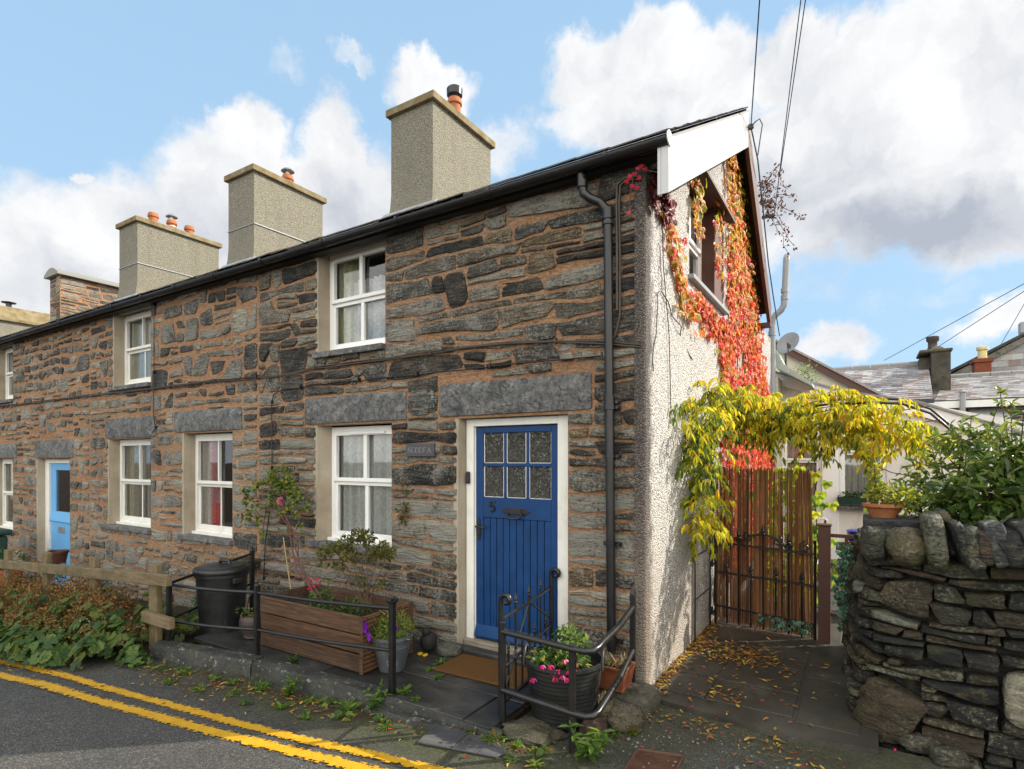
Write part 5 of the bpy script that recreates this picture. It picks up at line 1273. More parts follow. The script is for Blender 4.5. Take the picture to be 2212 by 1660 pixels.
# slates laid on the road and the drain cover
q = [(-1.02, -1.09), (-.965, -1.355), (-.45, -1.265), (-.47, -1.09)]
mb = MB(); mb.prism([(x, y, roadz(x, y)+.004) for x, y in [(-1.02, -1.105), (-.965, -1.355), (-.735, -1.315), (-.76, -1.10)]], (0, 0, .014), (2.1, 2.15, 2.3, 0)); mb.prism([(x, y, roadz(x, y)+.004) for x, y in [(-.755, -1.10), (-.73, -1.315), (-.44, -1.265), (-.42, -1.20), (-.53, -1.10)]], (0, 0, .012), (2.4, 2.45, 2.6, 0))
tag(mb.build('slate_ramp', M['wet_slate'], None, (-.72, -1.2, 0), bev=.003), 'grey slate pieces laid as a ramp against the kerb below the doorway', 'slate')
q = [(.235, -.765), (.485, -.70), (.50, -.99), (.25, -1.06)]
mb = MB(); mb.prism([(x, y, -.045) for x, y in q], (0, 0, .018)); dc = thing('drain_cover', (.37, -.88, -.04), 'rusty square drain cover set in the ground at the foot of the picture', 'drain cover')
i0 = len(mb.V); mb.build('plate', M['checker_iron'], dc)
mb = MB()
for a, b in zip(q, q[1:]+q[:1]): A = V3(*a, -.028); B = V3(*b, -.028); mb.tube([A, B], .009, 4)
mb.build('frame', M['rusty_iron'], dc)
# name plate and hanging dried posy
sg = thing('name_plate', onY(910, 972, -.02), 'small dark slate house name plate reading NODDFA beside the window', 'sign')
a = onY(880, 958, -.02); b = onY(941, 986, -.02)
mb = MB(); mb.box(a.x, b.x, -.045, -.022, b.z+.003, a.z-.003, (.075, .075, .085, 0)); mb.build('plate', M['tint_matte'], sg, bev=.003)
mb = MB(); w = (b.x-a.x)
for i, ch in enumerate('NODDFA'): strokes(mb, GLY[ch], (a.x+w*.10+i*w*.137, -.0452, (a.z+b.z)/2-.023), (1, 0, 0), (0, 0, 1), .046, .0046, (0, -.002, 0))
mb.build('lettering', M['pale_line'], sg)
dp_ = thing('dried_posy', onY(872, 1100, -.05), 'brown dried flower posy hanging on the wall right of the lower window', 'posy')
mb = MB(); c0 = onY(872, 1100, -.05); mb.tube([c0+V3(0, 0, .55), c0+V3(0, 0, .06)], .0016, 4); mb.build('string', M['cable_grey'], dp_)
mb = MB(); crown(mb, [(c0+V3(0, 0, -.02), (.06, .03, .10), 60), (c0+V3(-.03, 0, -.09), (.05, .02, .04), 22), (c0+V3(0, 0, .2), (.04, .02, .05), 24)], rg, [(.14, .10, .035), (.09, .08, .03), (.2, .14, .05)], (.03, .055), .4, .3, .3, .1); mb.build('foliage', M['dry_leaf'], dp_)
# ------------------------------------------------------------------ timber fence and the bed in front of it
fe = thing('timber_fence', (-6.2, -1.3, -.1), 'low weathered timber rail fence green with algae along the flower bed', 'fence')
fa, fb_ = onY(366, 1241, -1.33), onY(0, 1207, -1.30); dirv = (fb_-fa)
def fz(x): return fa.z+(x-fa.x)*(fb_.z-fa.z)/(fb_.x-fa.x)
xl = -9.6
mb = MB(); mb.prism([(fa.x, -1.355, fa.z), (fa.x, -1.355, fa.z-.105), (xl, -1.355, fz(xl)-.105), (xl, -1.355, fz(xl))], (0, .05, 0)); mb.build('rail', M['fence_wood'], fe, bev=.006)
for xp, dz in ((-4.29, .075), (-5.55, .10), (-6.78, .12), (-8.0, .12)):
    mb = MB(); mb.box(xp-.075, xp+.065, -1.303, -1.245, zr(xp)-.15, fz(xp)+dz); mb.build('post', M['post_wood'], fe, bev=.006)
mb = MB(); a = onY(300, 1315, -1.36); b = onY(366, 1340, -1.36); mb.box(b.x-.5, b.x, -1.365, -1.31, .17, .27); mb.build('rail', M['fence_wood'], fe, bev=.006)
mb = MB(); mb.box(xl, -4.6, -1.35, -1.31, -.22, -.13); mb.build('rail', M['fence_wood'], fe, bev=.006)
mb = MB(); bx = [(-3.95, -1.36), (-4.7, -1.78), (-5.6, -2.0), (-7, -2.1), (-9.5, -2.3), (-12, -2.4), (-12, -.1), (-4.15, -.1), (-4.15, -1.2)]
mb.poly([(x, y, zr(x)+.03) for x, y in bx]); tag(mb.build('flower_bed', M['soil']), kind='structure')
rg = random.Random(50)
ALC = [(.055, .115, .028), (.075, .145, .032), (.10, .18, .042), (.045, .09, .026), (.14, .20, .05), (.16, .19, .035)]
BRN = [(.17, .085, .028), (.22, .115, .04), (.13, .06, .02), (.28, .17, .065), (.18, .12, .035)]
def mound(x, y, r, h, nl, nb, label, S=(.035, .065), grp='lady\'s mantle clumps in the bed'):
    z0 = zr(x)+.03; o = thing('leafy_clump', (x, y, z0), label, 'plant', grp); mb = MB()
    for k in range(nl):
        a = rg.uniform(0, 2*pi); q = rg.random()**.5; rr_ = r*q; hz = h*(1-.7*q*q)*rg.uniform(.5, 1.32)
        n = V3(cos(a)*q*.8, sin(a)*q*.8-.35, .8)+rv(rg, .35)
        roundleaf(mb, (x+cos(a)*rr_, y+sin(a)*rr_*.75, z0+hz), n, rg.uniform(*S), pcol(rg, ALC), rg, 7)
    if nb:
        for k in range(int(nb*.75)):
            a = rg.uniform(0, 2*pi); q = rg.random()**.5*1.05; c = V3(x+cos(a)*r*q, y+sin(a)*r*q*.75+.05, z0+h*(1-.5*q*q)*rg.uniform(.35, 1.55))
            mb.tube([(c.x+rg.uniform(-.05, .05), c.y, z0), tuple(c+V3(0, 0, .05))], .0018, 3, pcol(rg, BRN), 1)
            for j in range(13): leaf(mb, c+rv(rg, .06), rv(rg)+V3(0, 0, .3), rv(rg), rg.uniform(.018, .042), rg.uniform(.010, .022), pcol(rg, BRN), .2, .2); mb.M[-1] = mb.M[-2] = 1
    mb.build('foliage', [M['leaf'], M['dry_leaf']], o)
    return o
LB = 'clump of scalloped green leaves beside the timber fence'
LB2 = 'clump of green leaves under rusty brown flower sprays below the fence'
for (x, y, r, h, nl, nb) in [(-4.55, -1.55, .26, .34, 95, 26), (-4.85, -1.62, .30, .36, 110, 80), (-5.3, -1.6, .36, .42, 120, 190), (-5.8, -1.68, .38, .42, 110, 210), (-6.4, -1.7, .4, .42, 100, 220), (-7.1, -1.8, .45, .42, 90, 230), (-7.9, -1.85, .5, .4, 80, 220), (-8.8, -1.9, .5, .4, 60, 200), (-5.5, -1.25, .35, .45, 60, 150), (-6.6, -1.2, .4, .45, 50, 150), (-7.6, -1.2, .45, .45, 40, 150)]: mound(x, y, r, h, nl, nb, LB2)
for (x, y, r, h, nl) in [(-4.45, -1.75, .2, .2, 60), (-4.85, -1.9, .24, .22, 80), (-5.25, -1.98, .26, .24, 85), (-5.75, -2.05, .28, .22, 80), (-6.4, -2.08, .3, .24, 70), (-7.2, -2.15, .3, .24, 60), (-4.35, -.75, .25, .36, 75), (-4.62, -.45, .22, .42, 60), (-4.4, -1.1, .2, .3, 60), (-4.75, -1.1, .26, .4, 80), (-4.15, -1.55, .13, .12, 30)]: mound(x, y, r, h, nl, 0, LB)
# odds and ends at the far left edge
lb_ = thing('recycling_bin', onY(-8, 1275, -.7), 'dark green plastic box bin half out of frame at the left edge', 'bin')
c = onY(8, 1180, -.75); c.x -= .95
mb = MB(); mb.box(c.x-.5, c.x+.28, c.y-.25, c.y+.25, -.5, .42); mb.build('body', M['green_plastic'], lb_, bev=.03); mb = MB(); mb.box(c.x-.55, c.x+.33, c.y-.3, c.y+.3, .43, .52); mb.build('lid', M['green_plastic'], lb_, bev=.03)
for (px, py, y, r, h, lab) in ((20, 1240, -1.0, .16, .28, 'reddish terracotta pot behind the fence at the left edge'), (126, 1200, -.35, .13, .2, 'square-looking brown pot standing before the pale blue door')):
    c = onY(px, py, y); mb = MB(); mb.lathe((c.x, c.y, c.z-h+.08), [(r*.7, 0), (r*.95, h*.8), (r*1.05, h*.82), (r*1.05, h), (r*.9, h), (r*.85, h*.8)], 20); o = thing('flowerpot', (c.x, c.y, c.z-h+.08), lab, 'pot'); mb.build('body', M['terracotta' if px == 20 else 'rust_brown'], o, smooth=40)
    if px == 20: mb = MB(); crown(mb, [((c.x, c.y, c.z+.2), (.2, .2, .15), 120)], rg, GREEN, (.04, .08), .4); mb.build('foliage', M['leaf'], o)
# weeds and fallen leaves
def weed(x, y, s, kind, cols, label='small green weed growing along the slate kerb', grp='weeds along the kerb', z=None):
    z = roadz(x, y) if z is None else z; mb = MB(); s *= 1.25
    if kind == 'round':
        for k in range(int(12*s/.08)): p = V3(x, y, z)+V3(rg.uniform(-s, s), rg.uniform(-s, s)*.7, rg.uniform(.01, s*.5)); roundleaf(mb, p, rv(rg, .5)+V3(0, -.2, .8), rg.uniform(.013, .03), pcol(rg, cols), rg, 5)
    elif kind == 'tall':
        for st in range(5):
            a = rg.uniform(0, 6.28); tip = V3(x+cos(a)*s*.5, y+sin(a)*s*.5, z+s*rg.uniform(.7, 1.2)); P = wander((x, y, z), tip, rg, 4, .008); mb.tube(P, .0025, 4, (.07, .12, .03, 0))
            for p in P[1:]:
                for k in range(4): leaf(mb, p, V3(rg.uniform(-1, 1), rg.uniform(-1, 1), rg.uniform(0, .6)), V3(0, 0, 1)+rv(rg, .4), rg.uniform(.3, .5)*s, rg.uniform(.13, .2)*s, pcol(rg, cols), .2, .3)
    else:
        for k in range(int(26*s/.06)): leaf(mb, (x+rg.uniform(-s, s)*.3, y+rg.uniform(-s, s)*.3, z), V3(rg.uniform(-1, 1), rg.uniform(-1, 1), rg.uniform(.25, 1.1)), V3(0, 0, 1)+rv(rg, .5), rg.uniform(.5, 1.1)*s, s*rg.uniform(.15, .35), pcol(rg, cols), .2, .35)
    return tag(mb.build('weed', M['leaf'], None, (x, y, z)), label, 'weed', grp)
WG = [(.10, .19, .03), (.14, .24, .04), (.07, .14, .03), (.19, .26, .05)]
for (x, y, s, k) in [(-4.0, -1.55, .09, 'round'), (-3.75, -1.48, .09, 'round'), (-3.5, -1.42, .06, 'tuft'), (-3.2, -1.36, .05, 'round'), (-2.95, -1.34, .05, 'tuft'), (-2.65, -1.28, .07, 'tuft'), (-2.35, -1.26, .10, 'tall'), (-2.1, -1.24, .05, 'tuft'), (-1.95, -1.22, .06, 'round'), (-1.75, -1.2, .08, 'tuft'), (-1.55, -1.13, .11, 'tall'), (-1.42, -1.2, .05, 'round'), (-2.75, -1.45, .05, 'tuft'), (-2.2, -1.42, .06, 'tuft'), (-1.9, -1.45, .05, 'tuft'), (-1.65, -1.34, .06, 'round'), (-1.3, -1.28, .05, 'tuft'), (-3.05, -1.55, .05, 'tuft'), (-2.5, -1.5, .04, 'round'), (-3.4, -1.6, .05, 'tuft')]: weed(x, y, s, k, WG)
for (x, y, s, k) in [(-.77, -1.06, .05, 'tuft'), (-.68, -1.02, .05, 'round'), (-.5, -.93, .06, 'round'), (-.56, -1.10, .07, 'tuft'), (-.42, -1.08, .05, 'tuft'), (-.25, -1.1, .06, 'round'), (-.2, -1.22, .05, 'tuft'), (-.35, -1.25, .04, 'tuft'), (.14, -.58, .06, 'tuft'), (.06, -.66, .04, 'tuft')]: weed(x, y, s, k, WG+[(.28, .17, .04)], 'small weed round the foot of the corner railing', 'weeds round the corner railing')
weed(.01, -1.02, .15, 'tall', WG, 'bright green leafy weed at the foot of the corner railing post', None)
for (x, y, s) in [(-1.42, -.6, .045), (-1.60, -.36, .05), (-1.45, -.95, .06), (-1.30, -1.0, .04), (-1.72, -.05, .05), (-1.58, -.52, .04), (-1.15, -.06, .03), (-.98, -.06, .03)]: weed(x, y, s, 'tuft', WG, 'tiny green weed in a joint of the yard paving', 'weeds in the yard joints', .0)
for (x, y) in [(-3.15, -.98), (-3.4, -.99)]: pass
lp = thing('seedling', (-2.66, -1.0, 0), 'little seedling with a white plant label lying at the kerb', 'seedling')
mb = MB(); 
for k in range(30): leaf(mb, (-2.66+rg.uniform(-.02, .02), -.98, .0), V3(rg.uniform(-1, 1), rg.uniform(-.6, .6), rg.uniform(.3, 1)), V3(0, 0, 1), rg.uniform(.04, .09), .018, pcol(rg, GREEN), .2, .3)
mb.build('foliage', M['leaf'], lp); mb = MB(); mb.box(-2.70, -2.625, -1.045, -1.02, .002, .006, (.8, .8, .8, 0)); mb.build('label_tag', M['tint_matte'], lp)
def litter(name, spots, cols, S, seed, label=None):
    rng = random.Random(seed); mb = MB()
    for (x, y, sx, sy, cnt, zf) in spots:
        for _ in range(int(cnt*1.7)):
            px, py = rng.gauss(x, sx), rng.gauss(y, sy); z = (roadz(px, py) if zf is None else zf)+rng.uniform(.006, .018)
            a = rng.uniform(0, 6.28); l = rng.uniform(*S); leaf(mb, (px, py, z), V3(cos(a), sin(a), rng.uniform(-.1, .25)), V3(0, 0, 1)+rv(rng, .5), l, l*rng.uniform(.25, .45), pcol(rng, cols), rng.uniform(-.3, .5), rng.uniform(-.2, .2))
    return tag(mb.build(name, M['dry_leaf']), label, None, None, 'stuff')
AUT = [(.30, .15, .03), (.20, .085, .025), (.36, .22, .04), (.14, .06, .02), (.40, .28, .04), (.25, .11, .05)]
litter('fallen_leaves', [(.42, 1.25, .22, .12, 120, .004), (.5, 1.05, .16, .1, 110, .004), (.25, 1.2, .2, .2, 40, .004), (.08, .9, .035, .5, 170, .004), (.07, 1.7, .05, .3, 150, .004), (.06, .3, .03, .25, 50, .004), (.5, .5, .4, .35, 45, .004), (.95, .9, .2, .5, 30, .004), (.45, .2, .1, .06, 16, .004), (.7, -.3, .4, .12, 46, None), (1.2, -.45, .3, .12, 24, None), (.35, -.25, .3, .1, 24, None)], AUT, (.025, .06), 70)
litter('fallen_leaves', [(-3.6, -1.5, .35, .07, 70, None), (-2.7, -1.33, .5, .06, 110, None), (-1.9, -1.25, .4, .06, 70, None), (-3.2, -1.62, .5, .12, 50, None), (-4.7, -2.0, .4, .08, 60, None), (-2.4, -1.5, .7, .12, 40, None), (-.5, -1.12, .3, .08, 40, None), (-1.3, -1.18, .3, .05, 30, None)], AUT+[(.10, .05, .025), (.07, .04, .02)], (.018, .05), 71)
litter('red_petals', [(.3, .0, .5, .5, 26, .004), (.5, -.4, .6, .25, 12, None), (-2, -1.4, 1.2, .15, 14, None), (.3, 1.4, .3, .3, 14, .004)], [(.55, .02, .06), (.45, .02, .03), (.6, .05, .12)], (.018, .034), 72)
rng = random.Random(73); mb = MB()
for _ in range(230):
    x = rng.gauss(.35, .45); y = rng.gauss(-.62, .22)
    if x < -.6 or y > -.12: continue
    r = rng.uniform(.003, .009)*(2 if rng.random() < .05 else 1); k = rng.uniform(.05, .24); mb.rock((x, y, roadz(x, y)+r*.4), (r, r*.8, r*.6), rng.random()*3, 2.3, .15, 2, rng.random()*50, (k, k*.97, k*.9, .2), 7, 5)
tag(mb.build('gravel', M['tint_matte'], smooth=60), kind='stuff')
# ------------------------------------------------------------------ gate side: iron gate, reed screen, posts
sg_ = thing('garden_gate', (.52, 2.0, 0), 'black wrought iron garden gate with scrolls and spear points before the reed screen', 'gate')
GY = 2.0
def gx(px): return onY(px, 1240, GY).x
gx0, gx1 = .085, .985
for x, zt in ((gx0, .985), (gx1, .93)):
    mb = MB(); mb.tube([(x, GY, .0), (x, GY, zt)], .014, 6); mb.build('stile', M['black_iron'], sg_)
for za, zb in ((.845, .80), (.545, .50), (.20, .135)):
    mb = MB(); mb.tube([(gx0, GY, za), (gx1, GY, zb)], .011, 6); mb.build('rail', M['black_iron'], sg_)
n = 7
for i in range(1, n+1):
    t = i/(n+1); x = lerp(gx0, gx1, t); tall = i % 2 == 0; zt = lerp(.935, .90, t) if tall else lerp(.60, .55, t)
    if i == 4: zt += .06
    mb = MB(); mb.tube([(x, GY, lerp(.04, .0, t)), (x, GY, zt)], .009, 6); mb.lathe((x, GY, zt-.02), [(.008, -.015), (.022, .0), (.012, .012), (.022, .028), (.014, .055), (.001, .10)], 8); mb.build('spear_bar', M['black_iron'], sg_)
def spiral(c, r, a0, turns, s=1, n=20): return [(c[0]+s*r*(1-.72*i/n)*cos(a0+turns*2*pi*i/n), GY, c[1]+r*(1-.72*i/n)*sin(a0+turns*2*pi*i/n)) for i in range(n+1)]
for (c, r, a0, tr_, s) in (((.17, .93), .055, pi/2, 1.1, -1), ((.40, .92), .05, pi/2+.4, 1.1, 1), ((.66, .90), .05, pi/2+.4, 1.1, -1), ((.90, .86), .055, pi/2, 1.1, 1), ((.30, .88), .035, 0, 1.2, -1), ((.76, .85), .035, 0, 1.2, 1)):
    mb = MB(); mb.tube(spiral(c, r, a0, tr_, s), .009, 6); mb.build('scroll', M['black_iron'], sg_, smooth=60)
mb = MB(); mb.tube([(lerp(.31, .75, i/16), GY+.002, .865+.10*sin(pi*i/16)**1.2-.02*i/16) for i in range(17)], .010, 6); mb.build('scroll', M['black_iron'], sg_, smooth=60)
for z in (.62, .13):
    mb = MB(); mb.tube([(.035, GY, z), (.085, GY, z)], .012, 6); mb.tube([(.05, GY, z-.03), (.05, GY, z+.05)], .014, 8); mb.build('hinge', M['black_iron'], sg_)
rg = random.Random(90)
rd = thing('reed_screen', (.5, 2.06, 0), 'tall brown split reed screen fixed behind the iron garden gate', 'screen')
mb = MB(); n = 300
for i in range(n):
    t = i/(n-1); x = lerp(.075, .975, t)+rg.uniform(-.003, .003); zt = 1.62-.04*t+rg.uniform(-.03, .02); zb = lerp(.0, -.06, t)+rg.uniform(0, .05)+.04
    if rg.random() < .12: continue
    c = pcol(rg, [(.30, .15, .07), (.40, .22, .10), (.20, .09, .045), (.50, .32, .17), (.13, .07, .04), (.34, .16, .07)], .2)
    lean = rg.uniform(-.008, .008)+(.03 if t > .9 else 0)*-1; y = 2.045+rg.uniform(-.006, .006)
    mb.tube([(x, y, zb), (x+lean*.5, y+rg.uniform(-.004, .004), .8), (x+lean, y, zt)], rg.uniform(.0022, .0036), 4, c, cap=False)
mb.build('reeds', M['reed'], rd)
for z in (.25, .7, 1.15, 1.5):
    mb = MB(); mb.tube([(lerp(.07, .98, i/20), 2.039+.004*(i % 2), z-.05*i/20) for i in range(21)], .0015, 4); mb.build('wire', M['cable_grey'], rd)
gp_ = MB(); gp_.box(1.015, 1.115, 1.92, 2.02, -.05, 1.075); gp_.box(1.005, 1.125, 1.91, 2.03, 1.076, 1.095); tag(gp_.build('gate_post', M['rust_brown'], None, (1.065, 1.97, 0), bev=.006), 'square rust-brown gate post right of the reed screen', 'post')
br = thing('side_railing', (1.24, 2.0, 0), 'short rust-brown metal railing between gate post and stone wall', 'railing')
for z in (.99, .26): mb = MB(); mb.box(1.116, 1.42, 1.965, 1.99, z-.016, z+.016); mb.build('rail', M['rust_brown'], br)
mb = MB(); mb.box(1.225, 1.255, 1.966, 1.989, .277, .973); mb.build('bar', M['rust_brown'], br)
mb = MB(); mb.tube([(1.28+.055*cos(a), 1.977, .87+.07*sin(a)) for a in [2*pi*i/20 for i in range(21)]], .009, 6); mb.build('ring', M['rust_brown'], br)
IVY = [(.018, .06, .025), (.03, .09, .045), (.05, .15, .09), (.012, .04, .018), (.09, .24, .16)]
iv = thing('ivy_garland', (1.24, 1.95, .3), 'dark green ivy garland trailing down the rust-brown side railing', 'garland')
mb = MB()
for (z, cnt) in ((.92, 10), (.8, 26), (.68, 30), (.55, 32), (.42, 34), (.3, 26), (.2, 14)):
    for k in range(cnt): p = V3(1.235+rg.gauss(0, .045), 1.95+rg.uniform(-.03, .02), z+rg.uniform(-.07, .07)); lobed(mb, p, V3(rg.uniform(-.6, .6), -.3, -1), V3(rg.uniform(-.4, .4), -1, .4), rg.uniform(.035, .055), pcol(rg, IVY), 3, .9, .6)
mb.build('foliage', M['leaf_glossy'], iv)
mb = MB()
for k in range(46): x = lerp(.5, .99, rg.random()); lobed(mb, (x, 1.975, lerp(.16, .10, x)+rg.uniform(-.05, .05)), V3(rg.uniform(-.6, .6), -.3, -1), V3(rg.uniform(-.4, .4), -1, .4), rg.uniform(.03, .045), pcol(rg, IVY), 3, .9, .6)
tag(mb.build('ivy_strand', M['leaf_glossy'], None, (.75, 1.975, .05)), 'dark ivy strand wound along the bottom rail of the iron gate', 'ivy')
fr_ = thing('iron_trellis', (-.0, 1.75, 0), 'tall narrow black iron trellis fixed upright to the gable by the gate', 'trellis')
for y, zt in ((1.28, .95), (1.88, .92)):
    mb = MB(); mb.tube([(.06, y, .0), (.06, y, zt)], .008, 6); mb.build('upright', M['black_iron'], fr_)
for z in (.40, .80): mb = MB(); mb.tube([(.06, 1.28, z), (.06, 1.88, z)], .006, 6); mb.build('crossbar', M['black_iron'], fr_)
for s in (1, -1): mb = MB(); mb.tube([(.06, 1.7+.06*cos(a)*(1-.05*i), .86+.05*sin(a)*(1-.05*i)*s) for i, a in enumerate([.5*i for i in range(12)])], .006, 5); mb.build('scroll', M['black_iron'], fr_)
# ------------------------------------------------------------------ dry stone garden wall
wl = thing('dry_stone_wall', (1.8, .5, -.1), 'dark lichened dry stone garden wall with upright coping at the right', 'wall')
path_ = [Vector(p) for p in ((1.30, 2.0), (1.335, 1.2), (1.35, .62), (1.375, .42), (1.45, .28), (1.58, .215), (1.9, .175), (2.6, .10), (4.4, -.1))]
cum = [0]
for a, b in zip(path_[:-1], path_[1:]): cum.append(cum[-1]+(b-a).length)
def wmap(u, v, d):
    u = max(0, min(cum[-1]-.001, u)); i = 0
    while cum[i+1] < u: i += 1
    t = (u-cum[i])/(cum[i+1]-cum[i]); p = path_[i].lerp(path_[i+1], t); tg = (path_[i+1]-path_[i]).normalized()
    if t > .5 and i+2 < len(path_): tg = tg.lerp((path_[i+2]-path_[i+1]).normalized(), (t-.5)).normalized()
    if t < .5 and i > 0: tg = tg.lerp((path_[i]-path_[i-1]).normalized(), .5-t).normalized()
    nrm = Vector((tg.y, -tg.x)); bat = .10*(1-max(0, v)/1.1)+.02*mnoise.noise((u*2, v*2, 5))
    q = p+nrm*(-d*-1+bat-.04); return (q.x, q.y, v)
DRY = [(4, (.010, .010, .009), .2), (4, (.017, .0165, .0135), .45), (3, (.026, .0235, .0165), .6), (2, (.033, .025, .014), .45), (1, (.045, .032, .018), .3), (.5, (.12, .12, .10), .9)]
mb = MB(); n = 60
for i in range(n):
    a, b = cum[-1]*i/n, cum[-1]*(i+1)/n
    mb.poly([wmap(a, -.15, -.09), wmap(b, -.15, -.09), wmap(b, 1.12, -.09), wmap(a, 1.12, -.09)], (.02, .02, .018, 0))
big = []
def U(px): 
    best = min((abs(pj(wmap(k*.01, .5, 0))-px), k*.01) for k in range(80, int(cum[-1]*100))); return best[1]
def pj(p):
    dx, dy = p[0]-CX, p[1]-CY; return 1106+1218*(.8477*dx+.5304*dy)/(-.5304*dx+.8477*dy)
ub0, ub1 = U(1875), U(1992); uw0, uw1 = U(2160), U(2260)
big = [(ub0, ub1, -.05, .34), (uw0, uw1, .22, .52)]
rubble(mb, wmap, .02, cum[-1]-.02, -.13, 1.09, big, 77, DRY, jump=.05, rowh=(.035, .105), ln=(.10, .38), gap=(.002, .012), dep=(.0, .05), split=.3, wav=.04, border=-.075, rough=.014, slope=.6, res=.035, nr=7, pr=(2.6, 6))
rw = random.Random(78)
patch(mb, wmap, ub0+.01, ub1-.01, lambda u: -.06, lambda u: .33, rw, .05, (.05, .036, .02, .2), -.07, res=.03, nr=10, p=3, wedge=.2, rough=.03, skew=.3)
patch(mb, wmap, uw0+.01, uw1-.01, lambda u: .22, lambda u: .51, rw, .06, (.22, .2, .15, 1.), -.07, res=.03, nr=10, p=2.6, wedge=0, rough=.025, skew=0)
mb.build('stonework', M['dry_stone'], wl, smooth=45)
core = MB(); core.prism([(1.42, 2.0, -.1), (1.45, .45, -.1), (1.62, .34, -.1), (4.4, .05, -.1), (4.4, .7, -.1), (1.72, .78, -.1), (1.72, 2.0, -.1)], (0, 0, 1.2), (.03, .028, .025, 0)); core.build('core', M['dry_stone'], wl)
def cope(px, py, w, h, y, dpt, rz, tilt, tint, p=3.2, amp=.14, seed=1, kind='coping_stone'):
    c = onY(px, py, y); mb = MB(); mb.rock((c.x, c.y, c.z), (w, dpt, h), rz, p, amp, 2.2, seed, tint, 22, 14, tilt); return mb.build(kind, M['dry_stone'], wl, smooth=55)
G1, G2, G3, BR_ = (.033, .033, .029, .5), (.022, .023, .022, .3), (.045, .043, .034, .7), (.09, .068, .037, .5)
mb = MB(); a = onY(1866, 1112, .62); b = onY(2030, 1140, .62); mb.box(1.37, b.x+.05, .36, .85, 1.17, 1.30, (.03, .031, .033, .15)); mb.build('coping_slab', M['dry_stone'], wl, bev=.012)
for k, (px, py, w, h, y, d, rz, ti, tn, p, am) in enumerate([(1885, 1170, .065, .105, .36, .16, .1, .05, G1, 4, .12), (1925, 1172, .085, .11, .42, .15, .2, 0, G3, 2.5, .12), (1962, 1180, .115, .12, .25, .14, 0, -.4, BR_, 2.2, .10), (1990, 1160, .05, .06, .45, .12, 0, .2, G1, 2.5, .12),
        (2018, 1165, .055, .16, .22, .15, 0, -.12, G3, 5, .10), (2045, 1150, .04, .14, .38, .15, 0, -.25, G1, 5, .1), (2072, 1172, .03, .135, .2, .15, .1, -.3, G2, 6, .08), (2098, 1180, .042, .12, .19, .15, 0, -.15, G1, 7, .08), (2122, 1178, .034, .10, .18, .15, 0, -.1, (.05, .036, .026, .2), 7, .06), (2150, 1172, .048, .125, .17, .15, 0, -.25, (.055, .057, .06, .5), 7, .06), (2185, 1182, .07, .10, .16, .15, 0, -.45, G2, 5, .1), (2225, 1175, .05, .13, .15, .15, 0, -.3, G1, 6, .1), (2262, 1175, .06, .12, .14, .15, 0, -.3, G3, 5, .1), (2310, 1178, .07, .12, .13, .15, 0, -.3, G2, 5, .1), (2205, 1150, .06, .08, .4, .15, 0, -.2, G2, 5, .1), (2370, 1178, .08, .12, .12, .15, 0, -.3, G1, 5, .1)]):
    cope(px, py, w, h, y, d, rz, ti, tn, p, am, 40+k)
mb = MB()
for k, (px, py, r, h) in enumerate([(1885, 1545, .07, .05), (1930, 1580, .09, .06), (1990, 1610, .11, .05), (2050, 1640, .09, .05)]):
    c = onZ(px, py, .0); mb = MB(); mb.rock((c.x, c.y+.03, c.z+.0), (r, .06, h), .1*k, 3.2, .18, 2.3, 60+k, (.05, .045, .033, .5), 18, 11); mb.build('footing_stone', M['dry_stone'], wl, smooth=55)
# terracotta bowl with a yellow-green plant on the wall
po = thing('flowerpot', (1.50, .62, 1.30), 'wide terracotta bowl with a yellow-green leafy plant on top of the stone wall', 'pot')
mb = MB(); pc = (1.49, .62, 1.30); mb.lathe(pc, [(.075, 0), (.10, .055), (.115, .07), (.125, .072), (.128, .092), (.115, .094), (.105, .075)], 32); mb.build('body', M['terracotta'], po, smooth=40)
YG = [(.20, .24, .03), (.28, .28, .035), (.12, .17, .03), (.34, .30, .03), (.08, .12, .03)]
mb = MB(); crown(mb, [((1.53, .60, 1.46), (.14, .13, .08), 260), ((1.44, .66, 1.50), (.06, .06, .10), 90), ((1.44, .67, 1.60), (.035, .035, .07), 46), ((1.6, .58, 1.42), (.1, .1, .07), 120)], rg, YG, (.03, .055), .42, .4, .25, .1); mb.tube(wander((1.45, .66, 1.36), (1.435, .67, 1.66), rg, 4, .005), .004, 5, (.2, .08, .1, 0)); mb.build('foliage', M['leaf'], po)
